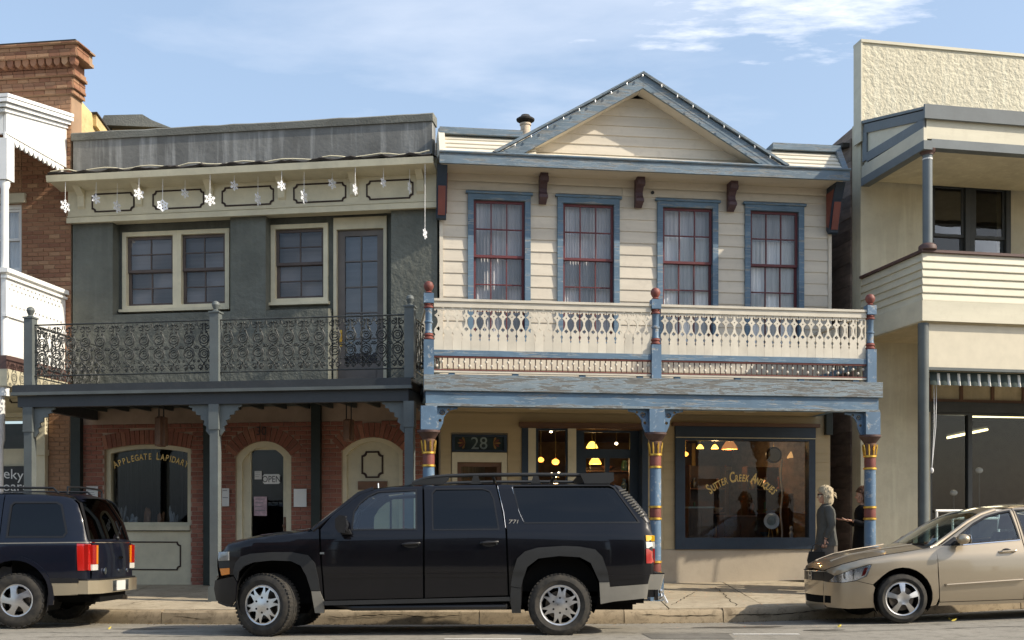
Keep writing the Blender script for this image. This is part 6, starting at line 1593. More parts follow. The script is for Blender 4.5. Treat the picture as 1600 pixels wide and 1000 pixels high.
def spline(pts):
    """smooth curve through (x, y) points (monotone x), as a function"""
    xs = [p[0] for p in pts]; ys = [p[1] for p in pts]; n = len(xs)
    d = [(ys[i+1]-ys[i])/(xs[i+1]-xs[i]) for i in range(n-1)]; m = [d[0]] + [0 if d[i-1]*d[i] <= 0 else 2*d[i-1]*d[i]/(d[i-1]+d[i]) for i in range(1, n-1)] + [d[-1]]
    def fn(x):
        if x <= xs[0]: return ys[0] + m[0]*(x-xs[0])*0
        if x >= xs[-1]: return ys[-1]
        i = max(k for k in range(n-1) if xs[k] <= x); h = xs[i+1]-xs[i]; t = (x-xs[i])/h
        return (2*t**3-3*t**2+1)*ys[i] + (t**3-2*t**2+t)*h*m[i] + (-2*t**3+3*t**2)*ys[i+1] + (t**3-t**2)*h*m[i+1]
    return fn
def dens(poly, step=0.05):
    out = []
    for i in range(len(poly)):
        a, b = poly[i], poly[(i+1) % len(poly)]; L = math.hypot(b[0]-a[0], b[1]-a[1]); n = max(1, int(L/step))
        out += [(a[0]+(b[0]-a[0])*k/n, a[1]+(b[1]-a[1])*k/n) for k in range(n)]
    return out
def inset(poly, d):
    """shrink a polygon by d"""
    n = len(poly); ar = sum(poly[i][0]*poly[(i+1) % n][1] - poly[(i+1) % n][0]*poly[i][1] for i in range(n)); s = 1 if ar > 0 else -1
    out = []
    for i in range(n):
        a, b, c = Vector(poly[i-1]), Vector(poly[i]), Vector(poly[(i+1) % n])
        e1, e2 = (b-a), (c-b)
        if e1.length < 1e-7 or e2.length < 1e-7: out.append(tuple(b)); continue
        e1.normalize(); e2.normalize(); n1 = Vector((-e1.y, e1.x))*s; n2 = Vector((-e2.y, e2.x))*s
        bis = n1 + n2; k = bis.length
        if k < 0.3: out.append(tuple(b + n1*d)); continue
        bis /= k; out.append(tuple(b + bis*(d/max(0.35, bis.dot(n1)))))
    return out

class Car:
    """x runs along the car (nose at -x), the near side is -y; half width is S(x, z)"""
    def __init__(s, root, wx, wz, top, r=0.07):
        s.root, s.wx, s.wz, s.top, s.r = root, wx, wz, top, r
    def S(s, x, z):
        b = s.wx(x) - s.wz(z); dt = s.top(x) - z
        sl = (s.top(x+0.02) - s.top(x-0.02))/0.04; dt = dt/math.sqrt(1+sl*sl*0.6)
        if dt < s.r:
            q = min(1.0, max(0.0, 1 - dt/s.r)); b -= s.r*(1 - math.sqrt(max(0.0, 1 - q*q*0.97)))
        return b
    def un(s, px, py, X0, Y0, Z0):
        """where a point measured in the photograph lies on the near side of the car"""
        x = (px-CX)*(Y0-0.9)/FPX - X0
        for _ in range(60):
            y = Y0 - max(0.05, s.S(x, 0.7)); z = HC + (CY-py)*y/FPX - Z0
            y = Y0 - max(0.05, s.S(x, z)); x = 0.5*x + 0.5*((px-CX)*y/FPX - X0)
        return (x, HC + (CY-py)*(Y0-max(0.05, s.S(x, z)))/FPX - Z0)
    def skin(s, name, outline, holes, mat, off=0.0, thick=0.02, step=0.055, parent=None, sides=(-1, 1), rim=True):
        out = []
        for sd in sides:
            o2 = dens(outline, step); h2 = [dens(h, step) for h in holes]
            x0, x1 = min(p[0] for p in o2), max(p[0] for p in o2); z0, z1 = min(p[1] for p in o2), max(p[1] for p in o2)
            ex = []
            for i in range(1, int((x1-x0)/step)+1):
                for j in range(1, int((z1-z0)/step)+1):
                    x, z = x0+i*step, z0+j*step
                    if inside(x, z, o2) and not any(inside(x, z, h) for h in h2): ex.append((x, z))
            vs2, tris, _ = cdt(o2, h2, ex)
            vs, ns = [], []; e = 0.012
            for x, z in vs2:
                y = s.S(x, z); sx = (s.S(x+e, z)-s.S(x-e, z))/(2*e); sz = (s.S(x, z+e)-s.S(x, z-e))/(2*e)
                sz = max(-3.0, min(3.0, sz)); sx = max(-5.0, min(5.0, sx))
                n_ = Vector((-sx, sd, -sz) if sd > 0 else (-sx, -1, -sz)).normalized()
                p = Vector((x, sd*y, z)) + n_*off; vs.append(tuple(p)); ns.append(n_)
            fs = []
            for t in tris:
                a, b, c = (Vector(vs[i]) for i in t[:3]); nn = (b-a).cross(c-a)
                fs.append(t if nn.dot(ns[t[0]]) > 0 else t[::-1])
            n = len(vs); cnt = {(f_[i], f_[(i+1) % len(f_)]) for f_ in fs for i in range(len(f_))}
            if rim:
                for a, b in [e_ for e_ in cnt if (e_[1], e_[0]) not in cnt]:
                    pa, pb, na = Vector(vs[a]), Vector(vs[b]), ns[a]
                    q = len(vs); en = (pb-pa).cross(na)
                    en = en.normalized() if en.length > 1e-9 else na
                    vs += [tuple(pa), tuple(pb), tuple(pb - ns[b]*thick), tuple(pa - na*thick)]; ns += [en]*4
                    fs.append([q, q+3, q+2, q+1])
            mb = MB(); mb.v = vs; mb.f = fs
            out.append(put(name, mb, mat, parent or s.root, recalc=False, normals=[tuple(q) for q in ns]))
        return out
    def strip(s, name, pts, mat, crown=0.03, ny=14, parent=None, inset_y=0.0, flip=False, thick=0.0, off=0.0):
        """the skin across the car over profile points (x, z)"""
        m = len(pts); P = [Vector(p) for p in pts]; vs = []
        N = []
        for i in range(m):
            d = (P[min(i+1, m-1)] - P[max(i-1, 0)]).normalized(); nn = Vector((-d.y, d.x)); N.append(-nn if flip else nn)
        cr = crown if callable(crown) else (lambda t: crown)
        for i in range(m):
            hw = s.S(P[i].x, P[i].y) - inset_y
            for k in range(ny+1):
                t = -1 + 2*k/ny; c = cr(i/max(1, m-1))*(1-t*t) + off
                vs.append((P[i].x + N[i].x*c, t*hw, P[i].y + N[i].y*c))
        q = ny+1
        fs = [(i*q+k, i*q+k+1, (i+1)*q+k+1, (i+1)*q+k) for i in range(m-1) for k in range(ny)]
        return put(name, MB().add(vs, fs), mat, parent or s.root, smooth=True, angle=50)

def tyre_mesh(R_, rr, w, lugs=0):
    h = w/2
    prof = [(rr, -h*0.72), (rr+0.012, -h*0.86), (rr+(R_-rr)*0.45, -h*1.0), (R_-0.035, -h*0.93), (R_-0.010, -h*0.78), (R_, -h*0.55), (R_+0.001, -h*0.2), (R_-0.008, -h*0.17), (R_-0.008, -h*0.12), (R_+0.001, -h*0.09), (R_+0.001, h*0.09), (R_-0.008, h*0.12), (R_-0.008, h*0.17), (R_+0.001, h*0.2), (R_, h*0.55), (R_-0.010, h*0.78), (R_-0.035, h*0.93), (rr+(R_-rr)*0.45, h), (rr+0.012, h*0.86), (rr, h*0.72)]
    mb = MB().lathe(prof, (0,0,0), 40, 'y', cap=False)
    if lugs:
        for i in range(lugs):
            a = 2*math.pi*i/lugs
            for s in (-1, 1):
                b = a + (0.5*2*math.pi/lugs if s > 0 else 0); da = 0.30*2*math.pi/lugs
                q = []
                for (rr_, ya) in ((R_-0.006, 0.30), (R_-0.010, 0.86), (R_+0.003, 0.86), (R_+0.003, 0.30)):
                    for aa in (b-da, b+da): q.append((rr_*math.cos(aa), s*h*ya*0.98, rr_*math.sin(aa)))
                mb.add(q, [(0,2,3,1), (2,4,5,3), (4,6,7,5), (0,1,7,6), (0,6,4,2), (1,3,5,7)])
    return mb
def rim_mesh(r, holes, dish, lip=0.02):
    o = circ(0, 0, r*0.93, 48)
    ex = [(r*q*math.cos(R(a)), r*q*math.sin(R(a))) for q in (0.15, 0.3, 0.45, 0.6, 0.75, 0.85) for a in range(0, 360, 15)]
    ex = [p for p in ex if not any(inside(p[0], p[1], h) for h in holes)]
    mb = MB().plate(o, holes, 0.0, 0.028, lambda a, b, t: (a, -(t + dish(math.hypot(a, b)/r)), b), ex)
    mb.lathe([(r*0.90, -dish(0.93)-0.028), (r*0.96, -dish(0.93)-0.034), (r*1.0, -dish(1.0)-0.03), (r*1.02, -0.035), (r*1.02, 0.0), (r*0.97, 0.02), (r*0.93, 0.10)], (0,0,0), 48, 'y', cap=False)
    return mb
def polar(pts): return [(r*math.cos(R(a)), r*math.sin(R(a))) for r, a in pts]
def wheel(parent, x, y, z, R_, rr, w, rim_mb, steer=0.0, lugs=0, spin=0.0, rimmat=None, far=False, nut=5, nutr=0.057):
    wl = bpy.data.objects.new('wheel', None); link(wl, parent); wl.location = (x, y, z); wl.rotation_euler = (0, 0, (math.pi if far else 0) + steer)
    put('tyre', tyre_mesh(R_, rr, w, lugs), M_RUBBER, wl, smooth=True, angle=32)
    o = put('rim', rim_mb if isinstance(rim_mb, bpy.types.Mesh) else rim_mb, rimmat or M_ALLOY, wl, smooth=True, angle=38); o.location = (0, -(w/2-0.055), 0); o.rotation_euler = (0, spin, 0)
    put('brake_disc', MB().lathe([(0.05, -0.02), (rr*0.72, -0.02), (rr*0.72, 0.0), (0.05, 0.0)], (0,0,0), 24, 'y'), M_DARKMET, wl)
    put('wheel_back', MB().lathe([(0.02, 0.03), (rr*0.98, 0.03), (rr*0.98, 0.05), (0.02, 0.05)], (0,0,0), 24, 'y'), M_UNDER, wl)
    if nut:
        mb = MB()
        for i in range(nut):
            a = 2*math.pi*(i+0.5)/nut; mb.lathe([(0.013, -0.012), (0.013, 0.012)], (nutr*math.cos(a), -(w/2-0.055)-0.032, nutr*math.sin(a)), 6, 'y')
        n_ = put('wheel_nuts', mb, M_UNDER, wl); n_['kind'] = 'stuff'
    return wl
def well(parent, x, z, r, y0, y1):
    """dark liner of a wheel arch"""
    a = circ(x, z, r, 20, -30, 210); mb = MB(); m = len(a)
    vs = [(p[0], y0, p[1]) for p in a] + [(p[0], y1, p[1]) for p in a]
    fs = [(i, i+1, m+i+1, m+i) for i in range(m-1)] + [list(range(m, 2*m))]
    return put('wheel_arch_liner', mb.add(vs, fs), M_UNDER, parent)
def seat(parent, x, y, z, mat, w=0.26, back=0.62, head=True, lean=0.22):
    st = put('seat', MB().prism([(x-0.28, z), (x+0.22, z-0.05), (x+0.22, z-0.20), (x-0.28, z-0.18)], y-w, y+w, lambda a, b, t: (a, t, b)), mat, parent)
    put('backrest', MB().prism([(x+0.16, z-0.05), (x+0.28, z-0.05), (x+0.28+lean, z+back), (x+0.20+lean, z+back)], y-w*0.95, y+w*0.95, lambda a, b, t: (a, t, b)), mat, st)
    if head: put('headrest', MB().prism([(x+0.21+lean, z+back+0.04), (x+0.30+lean, z+back+0.04), (x+0.32+lean, z+back+0.22), (x+0.25+lean, z+back+0.22)], y-w*0.5, y+w*0.5, lambda a, b, t: (a, t, b)), mat, st)

# ================= large black sport wagon in the middle
PX0, PPM, GY = 648.0, 137.0, 993.0
def q(px, py): return ((px-PX0)/PPM, (GY-py)/PPM)
def Q(*l): return [q(a, b) for a, b in l]
suv = thing('black_suv', 'long black sport utility wagon with roof rack and grey wheel-arch cladding', 'car', (0, 0, 0))
HW = 1.0
sx0, sx1 = q(333,0)[0], q(1024,0)[0]
wx = spline([(sx0-0.05, 0.78), (sx0+0.05, 0.86), (sx0+0.25, 0.945), (sx0+0.6, 0.985), (-0.5, HW), (1.5, HW), (sx1-0.5, 0.99), (sx1-0.15, 0.965), (sx1, 0.92), (sx1+0.1, 0.90)])
wz = spline([(0.2, 0.05), (0.45, 0.022), (0.70, 0.012), (0.735, 0.004), (0.95, 0.0), (1.05, 0.006), (1.19, 0.030), (1.25, 0.050), (1.45, 0.105), (1.65, 0.165), (1.80, 0.21)])
topp = Q((331,866),(341,860),(351,850),(395,840),(444,834),(479,829),(489,826),(515,803),(540,783),(557,769),(575,761.5),(610,757.5),(638,755.5),(760,753.5),(900,753),(955,754),(972,757),(995,779),(1011,799),(1019,815),(1022.5,834),(1023,890))
xs_ = [p[0] for p in topp]; zs_ = [p[1] for p in topp]
top = lambda x: float(np.interp(x, xs_, zs_))
C = Car(suv, wx, wz, top, 0.055)
PXS = suv
# side outlines (photo-measured)
archF = Q((370,908),(372,893),(381,884),(396,878),(425,875),(455,876),(470,883),(479,899),(486,922),(488,938))
archR = Q((815,945),(817,905),(824,885),(841,872),(873,868),(906,870),(923,879),(935,905),(938,943))
hoodline = [p for p in topp if p[0] <= q(489,0)[0]]
fender = [q(342,860.5)] + hoodline[2:] + Q((497,826),(499,853),(504,922),(505,938)) + archF[::-1] + Q((369,908),(364,898),(356,898),(356,862))
A_ = Q((499.5,826),(501,853),(506,922),(507,938),(661.5,934),(661,826),(658,757),(610,758.5),(576,763),(558,770.5),(541,785),(516,805))
winF = Q((549,827),(551,799),(560,785),(573,774),(588,767),(648,764),(650,826))
doorF = A_
winR = Q((676,827),(674,769),(679,762.5),(754,762),(765,766),(771,779),(779,826))
doorR = Q((663.5,934),(663,826),(660,757),(700,755.5),(774,754.5),(783,790),(790,826),(793,900),(794,930))
quart = Q((796,930),(795,900),(792,826),(785,790),(776,754.5)) + [(p[0], p[1]-0.008) for p in topp if q(777,0)[0] < p[0]] + Q((1023,911),(1013,912),(951,916)) + Q((938,916)) + archR[::-1][1:] + Q((813,945),(800,930))
winQ = Q((801,757),(955,756),(962,760),(1000,815),(820,816),(812,800))
fp = C.skin('front_fender', fender, [], M_BLK, 0, 0.02)
fd = C.skin('front_door', inset(doorF, 0.004), [winF], M_BLK, 0, 0.025)
rd = C.skin('rear_door', inset(doorR, 0.004), [winR], M_BLK, 0, 0.025)
qp = C.skin('quarter_panel', inset(quart, 0.003), [winQ], M_BLK, 0, 0.02)
for lst, wn, nm, gm in ((fd, winF, 'window', G_CAR), (rd, winR, 'window', G_TINT), (qp, winQ, 'window', G_TINT)):
    for k, sd in enumerate((-1, 1)):
        C.skin(nm, inset(wn, -0.006), [], gm, -0.010, 0.004, parent=lst[k], sides=(sd,), rim=False)
        C.skin('window_seal', inset(wn, -0.010), [inset(wn, 0.006)], M_TRIMBLK, 0.003, 0.012, parent=lst[k], sides=(sd,))
# inner liner that closes the shut lines
lin = [q(360,905)] + [(p[0], p[1]-0.03) for p in topp if p[0] > q(360,0)[0]] + Q((1010,916),(938,920)) + archR[::-1][1:] + Q((812,935),(507,938)) + archF[::-1]
C.skin('inner_panel', lin, [inset(w_, -0.012) for w_ in (winF, winR, winQ)], M_UNDER, -0.035, 0.0, rim=False)
# body crease and door moulding
C.skin('door_moulding', Q((508,903),(660.5,901),(660.5,895),(508,896)), [], M_BLK, 0.008, 0.014)
C.skin('door_moulding', Q((665,901),(792.5,900),(792.5,894),(665,895)), [], M_BLK, 0.008, 0.014)
C.skin('quarter_moulding', Q((953,905),(1012,903),(1012,897),(951,898)), [], M_BLK, 0.008, 0.014)
# arch cladding
fl_o = Q((500,922),(497,900),(492.5,880),(482,867),(455,862),(425,862),(392,864.5),(375.5,869),(367,879),(363,894))
flF = fl_o + Q((369,907)) + archF[1:9]
C.skin('arch_cladding', flF, [], M_CLAD, 0.020, 0.05)
C.skin('mud_flap', Q((486.5,923),(500,923),(506,938),(506,957),(492,957)), [], M_CLADL, 0.016, 0.05)
flR = Q((952,908),(949.5,893),(941,869),(930,858),(905,853.5),(881,852.5),(841,855),(820,861),(808,872),(801,895),(798,915)) + Q((814,918)) + archR[1:8] + Q((936.5,908))
C.skin('arch_cladding', flR, [], M_CLAD, 0.020, 0.05)
C.skin('lower_cladding', Q((936.5,909),(952,909),(953,916.5),(1014,912),(1011,934),(960,939),(938.5,943)), [], M_CLADL, 0.014, 0.04)
C.skin('lower_cladding', Q((799,916),(814,919),(814,957),(800,957),(797,935)), [], M_CLAD, 0.016, 0.05)
# running board
for sd in (-1, 1):
    y = sd*0.93
    put('running_board', MB().prism(Q((506,938.5),(796,932),(797,938),(507,945)), min(y, y+sd*0.10), max(y, y+sd*0.10), lambda a, b, t: (a, t, b)), M_CLAD, suv)
    put('step_tube', MB().tube([(q(520,947)[0], sd*0.80, q(0,944)[1]), (q(552,950)[0], sd*0.98, q(0,949)[1]), (q(790,948)[0], sd*0.98, q(0,947)[1]), (q(798,946)[0], sd*0.80, q(0,942)[1])], 0.035, 10), M_TRIMBLK, suv, smooth=True)
# skins across
hood = C.strip('hood', [(p[0], p[1]+0.003) for p in topp if p[0] <= q(484,0)[0]], M_BLK, lambda t: 0.02+0.045*min(1, t*2.5))
ws = C.strip('windshield', Q((484,830),(489,826),(515,803),(540,783),(556,770)), G_CAR, 0.05, inset_y=0.05)
C.strip('cowl', Q((478,830),(492,825)), M_TRIMBLK, 0.05)
rf = C.strip('roof', [(p[0], p[1]) for p in topp if q(555,0)[0] <= p[0] <= q(973,0)[0]], M_BLK, 0.035)
C.strip('rear_window', Q((974,758),(995,779),(1011,799),(1019,815)), G_TINT, 0.04, inset_y=0.06)
C.strip('tailgate', Q((1018,813),(1022,834),(1023,890),(1022,912)), M_BLK, 0.03)
for sd in (-1, 1):
    put('a_pillar', MB().tube([(p[0], sd*(C.S(p[0], p[1])-0.015), p[1]-0.005) for p in Q((486,828),(515,804),(540,784),(557,770),(580,762))], 0.034, 8), M_BLK, suv, smooth=True)
# louvred rear pillar
lv = C.skin('pillar_trim', Q((962,755),(972,758),(995,780),(1011,800),(1019,815),(1012,815),(1004,806),(985,781)), [], M_TRIMBLK, 0.006, 0.012)
for i in range(11):
    t = i/10; px, py = 976 + (1008-976)*t, 765 + (805-765)*t
    for sd, par in ((-1, lv[0]), (1, lv[1])):
        x, z = q(px, py); y = C.S(x, z)
        put('louvre', MB().prism([(x-0.045, z-0.008), (x+0.035, z+0.012), (x+0.035, z+0.024), (x-0.045, z+0.004)], min(sd*(y-0.02), sd*(y+0.016)), max(sd*(y-0.02), sd*(y+0.016)), lambda a, b, t_: (a, t_, b)), M_CLADL, par)
# lights
hl = C.skin('headlight', Q((335,862),(355,861.5),(355,875),(336,876)), [], M_LWHT, 0.004, 0.03)
C.skin('headlight_lens', Q((335.5,862.5),(354.5,862),(354.5,874.5),(336.5,875.5)), [], G_LENS, 0.012, 0.008, parent=hl[0], sides=(-1,))
C.skin('grille_side', Q((335,876.5),(356,875.5),(356,886.5),(337,887.5)), [], M_TRIMBLK, 0.0, 0.03)
C.skin('indicator', Q((339,888),(356.5,887),(356.5,896.5),(342,899)), [], M_LAMB, 0.008, 0.03)
for sd in (-1, 1):
    tl = C.skin('tail_light', Q((1009,835),(1022.5,834.5),(1022.5,880),(1011,880)), [], M_TRIMBLK, 0.002, 0.02, sides=(sd,))[0]
    for a, b, m_, nm in ((836,845,M_LYEL,'indicator_lens'), (846,856,M_LWHT,'reverse_lens'), (857,879.5,M_LRED,'brake_lens')):
        C.skin(nm, Q((1009.5,a),(1022.8,a),(1022.8,b),(1010,b)), [], m_, 0.016, 0.014, parent=tl, sides=(sd,))
        y0, y1 = sorted((sd*0.78, sd*0.915)); x = q(1023,0)[0]
        put(nm, MB().box(x-0.03, x+0.012, y0, y1, q(0,b)[1], q(0,a)[1]), m_, tl)
# front end
C.strip('grille_bar', Q((336,905),(334,890),(333,876),(334,862)), M_TRIMBLK, 0.10)
C.strip('chrome_bar', Q((333.5,886),(332.5,880)), M_CHROME, 0.12)
fbp = C.skin('front_bumper', Q((331,907),(364,900),(369,909),(366.5,938),(360,946),(333,938),(329,920)), [], M_BLK, 0.02, 0.03)
C.strip('bumper_face', Q((334,938),(329,920),(331,906),(338,901)), M_BLK, lambda t: 0.13)
C.strip('bumper_chrome', Q((329.5,924),(328.5,912)), M_CHROME, 0.135)
C.skin('air_dam', Q((334,939),(360,947),(367,939),(368,949),(350,948),(334,943)), [], M_CLAD, 0.0, 0.03)
# rear bumper and hitch
rbm = put('rear_bumper', MB().prism([(q(1017,0)[0], 0.93), (q(1038,0)[0], 0.90), (q(1043,0)[0], 0.75), (q(1043,0)[0], -0.75), (q(1038,0)[0], -0.90), (q(1017,0)[0], -0.93)], q(0,921)[1], q(0,897)[1], lambda a, b, t: (a - (q(0,897)[1]-t)*0.25, b, t)), M_CLADL, suv)
put('bumper_step', MB().box(q(1026,0)[0], q(1041,0)[0], -0.85, 0.85, q(0,897)[1]+0.001, q(0,895)[1]), M_TRIMBLK, rbm)
x0 = q(1036,0)[0]
hi = put('tow_hitch', MB().box(x0-0.3, x0+0.03, -0.05, 0.05, 0.40, 0.50).box(x0+0.031, x0+0.07, -0.06, 0.06, 0.36, 0.52), M_TRIMBLK, suv)
put('ball_mount', MB().box(x0+0.07, x0+0.14, -0.035, 0.035, 0.37, 0.41).lathe([(0.02, 0.41), (0.015, 0.44), (0.028, 0.46), (0.028, 0.48), (0.01, 0.50)], (x0+0.11, 0, 0), 10), M_CHROME, hi, smooth=True)
put('hitch_pin', MB().tube([(x0+0.02, -0.62, 0.40), (x0+0.05, -0.66, 0.44), (x0+0.09, -0.64, 0.36)], 0.02, 6), M_CHROME, hi)
# roof rack
for sd in (-1, 1):
    y = sd*0.70
    rk = put('roof_rail', MB().tube([(x, y, z) for x, z in Q((640,752),(655,746),(670,742.5),(700,740),(760,738.5),(840,738),(905,738.5),(925,741))], 0.022, 8), M_CLAD, suv, smooth=True)
    put('rail_front_foot', MB().prism(Q((634,755),(655,746.5),(700,741.5),(698,747),(690,754)), y-0.025, y+0.025, lambda a, b, t: (a, t, b)), M_CLAD, rk)
    for px in (742, 838):
        put('rail_foot', MB().prism(Q((px-8,754),(px-4,740),(px+4,740),(px+8,754)), y-0.025, y+0.025, lambda a, b, t: (a, t, b)), M_CLAD, rk)
put('rear_spoiler', MB().prism(Q((908,736.5),(962,735),(963,748),(955,753),(916,753)), -0.76, 0.76, lambda a, b, t: (a, t, b)), M_CLAD, suv)
for px in (770, 868): put('cross_bar', MB().tube([(q(px,0)[0], -0.69, q(0,741)[1]), (q(px,0)[0], 0.69, q(0,741)[1])], 0.018, 8), M_CLAD, suv)
put('antenna', MB().tube([q(584.5,0)[:1]+(-0.6, q(0,759)[1]), q(584,0)[:1]+(-0.6, q(0,751)[1])], 0.008, 6), M_CHROME, suv)
# mirror, handles, badge
for sd in (-1, 1):
    x, z = q(536, 820); y = sd*(C.S(x, z))
    mi = put('door_mirror', MB().prism(Q((528,811),(534,805),(543,806),(546,820),(543,833),(533,832),(528,824)), min(y+sd*0.10, y+sd*0.26), max(y+sd*0.10, y+sd*0.26), lambda a, b, t: (a, t, b)), M_TRIMBLK, suv)
    put('mirror_arm', MB().prism(Q((534,828),(546,826),(550,834),(536,835)), min(y-sd*0.02, y+sd*0.12), max(y-sd*0.02, y+sd*0.12), lambda a, b, t: (a, t, b)), M_TRIMBLK, mi)
    put('mirror_glass', MB().add([(q(544.5,0)[0], y+sd*0.11, q(0,831)[1]), (q(544.5,0)[0], y+sd*0.25, q(0,831)[1]), (q(544.5,0)[0], y+sd*0.25, q(0,808)[1]), (q(544.5,0)[0], y+sd*0.11, q(0,808)[1])], [(0,1,2,3)]), M_CHROME, mi)
    for k, (pa, pb, py) in enumerate(((629,656,850), (751,778,848))):
        par = (fd if k == 0 else rd)[0 if sd < 0 else 1]
        x0, z0 = q(pa, py); x1 = q(pb, py)[0]; y = sd*C.S((x0+x1)/2, z0)
        put('door_handle', MB().tube([(x0, y+sd*0.0, z0), (x0+0.03, y+sd*0.028, z0+0.004), (x1-0.04, y+sd*0.03, z0+0.012), (x1, y+sd*0.004, z0+0.014)], 0.015, 8), M_TRIMBLK, par, smooth=True)
        put('handle_cup', MB().sphere(((x0+x1)/2, y, z0-0.01), 0.05, 12, 7, 1.8, 0.12, 0.8), M_TRIMBLK, par, smooth=True)
        put('handle_key', MB().lathe([(0.012, -0.004), (0.012, 0.004)], (x1-0.01, y+sd*0.012, z0-0.01), 8, 'y'), M_CHROME, par)
x, z = q(802, 815.5); y = C.S(x, z)
put('badge', text_mb('Z71', 0.075, lambda a, b: (x + a + b*0.25, -y-0.006-b*0.12+0.004, z + b - 0.02), 1.0), M_CHROME, suv)
x, z = q(500, 864); put('fender_badge', MB().box(x, x+0.05, -C.S(x, z)-0.006, -C.S(x, z)+0.01, z-0.008, z+0.012), M_CHROME, suv)
# white highlights along the pillar edges, put in as thin chrome beads
for pts in (Q((777,757),(787,800),(790,824)), Q((800,759),(811,798),(818,814))):
    for sd in (-1, 1):
        put('highlight_bead', MB().tube([(a, sd*(C.S(a, b)+0.002), b) for a, b in pts], 0.0018, 5), M_CHROME, suv)
# cabin
put('floor_pan', MB().box(sx0+0.35, sx1-0.1, -0.72, 0.72, 0.36, 0.44), M_UNDER, suv)
put('firewall', MB().box(sx0+0.12, q(489,0)[0]+0.1, -0.70, 0.70, 0.40, 0.98), M_UNDER, suv)
put('chassis', MB().box(sx0+0.3, sx1-0.2, -0.45, 0.45, 0.27, 0.355), M_UNDER, suv)
put('fuel_tank', MB().box(q(950,0)[0], q(1000,0)[0], -0.6, 0.6, 0.34, 0.44), M_UNDER, suv)
put('dashboard', MB().prism(Q((492,830),(528,826),(534,836),(534,856),(492,856)), -0.86, 0.86, lambda a, b, t: (a, t, b)), M_SEAT, suv)
put('steering_wheel', MB().tube([(q(543,0)[0] + 0.06*math.sin(a), -0.40 + 0.19*math.cos(a), q(0,818)[1] + 0.18*math.sin(a)) for a in [2*math.pi*k/20 for k in range(20)]], 0.014, 6, True), M_TRIMBLK, suv, smooth=True)
for yy in (-0.42, 0.42): seat(suv, q(612,0)[0], yy, 0.85, M_SEAT, 0.25, 0.50)
seat(suv, q(740,0)[0], 0, 0.86, M_SEAT, 0.72, 0.50, False)
put('cargo_trim', MB().box(q(800,0)[0], q(1000,0)[0], -0.80, 0.80, 0.5, 1.16), M_UNDER, suv)
put('bulkhead_blind', MB().box(q(665,0)[0], q(668,0)[0], -0.74, 0.74, 0.5, 1.0), M_UNDER, suv)
# wheels
def z71_rim(r):
    hs = []
    for k in range(6):
        a = 60*k
        hs.append(polar([(r*0.85, a-17), (r*0.88, a), (r*0.85, a+17), (r*0.72, a+16), (r*0.54, a+9), (r*0.46, a), (r*0.54, a-9), (r*0.72, a-16)]))
        hs.append(polar([(r*0.87, a+30-8), (r*0.88, a+30), (r*0.87, a+30+8), (r*0.66, a+30+2), (r*0.62, a+30), (r*0.66, a+30-2)]))
    return rim_mesh(r, hs, lambda t: 0.012 - 0.030*max(0, t-0.55) + 0.02*(1-min(1, t*3)))
rmS = z71_rim(0.238).mesh('rim', M_ALLOY, True, 38)
RT_ = 0.362
zf, zr = 0.350, 0.348
xF, xR = q(414,0)[0], q(875,0)[0]
wheel(suv, xF, -0.845, zf, RT_, 0.225, 0.265, rmS, R(-20), 48, 0.3, nut=6, nutr=0.085)
wheel(suv, xF, 0.845, zf, RT_, 0.225, 0.265, rmS, R(-20), 48, 0.9, far=True, nut=6, nutr=0.085)
wheel(suv, xR, -0.845, zr, RT_, 0.225, 0.265, rmS, 0, 48, 0.15, nut=6, nutr=0.085)
wheel(suv, xR, 0.845, zr, RT_, 0.225, 0.265, rmS, 0, 48, 0.5, far=True, nut=6, nutr=0.085)
for sd in (-1, 1):
    well(suv, q(427,0)[0], 0.45, 0.44, sd*0.93, sd*0.48); well(suv, xR, 0.48, 0.45, sd*0.93, sd*0.48)
put('axle', MB().tube([(xR, -0.75, 0.35), (xR, 0.75, 0.35)], 0.05, 8), M_UNDER, suv)
# stand it on the road: near wheels at Y 12.4
YS = 12.40 + 0.98
suv.location = ((PX0-CX)*12.41/FPX, YS, -0.028)
suv.rotation_euler = (R(-1.4), 0, 0)
# ================= navy wagon at the left edge
PPM2 = 123.2
def q2(px, py): return ((px-32.0)/PPM2, (980.0-py)/PPM2)
def Q2(*l): return [q2(a, b) for a, b in l]
wag = thing('navy_wagon', 'navy blue sport wagon with beige lower trim, cut off by the left edge', 'car', (0,0,0))
HW = 0.875
wx = spline([(-3.72, 0.55), (-3.66, 0.66), (-3.5, 0.76), (-3.1, 0.845), (-2.2, HW), (0.3, HW), (0.60, 0.87), (0.80, 0.845), (0.90, 0.80), (0.95, 0.76)])
wz = spline([(0.2, 0.05), (0.42, 0.02), (0.60, 0.004), (0.85, 0.0), (1.0, 0.004), (1.08, 0.018), (1.14, 0.035), (1.40, 0.095), (1.60, 0.15), (1.74, 0.19)])
topp = [(-3.68, 0.86), (-3.62, 0.93), (-3.3, 0.99), (-2.7, 1.03), (-2.15, 1.07), (-1.85, 1.30), (-1.55, 1.56), (-1.35, 1.655), (-1.0, 1.70), (-0.4, 1.715), (0.2, 1.71), (0.55, 1.69), (0.66, 1.66), (0.735, 1.60), (0.82, 1.36), (0.885, 1.12), (0.915, 1.05), (0.92, 0.72)]
xs2 = [p[0] for p in topp]; zs2 = [p[1] for p in topp]
C = Car(wag, wx, wz, lambda x: float(np.interp(x, xs2, zs2)), 0.06)
aR = [(p[0], p[1]) for p in circ(-0.02, 0.40, 0.445, 14, 208, -28)]
aF = [(p[0], p[1]) for p in circ(-2.85, 0.40, 0.44, 14, 208, -28)]
wQ = Q2((17,838),(18,790),(22,786),(88,786),(95,790),(107,832),(103,838))
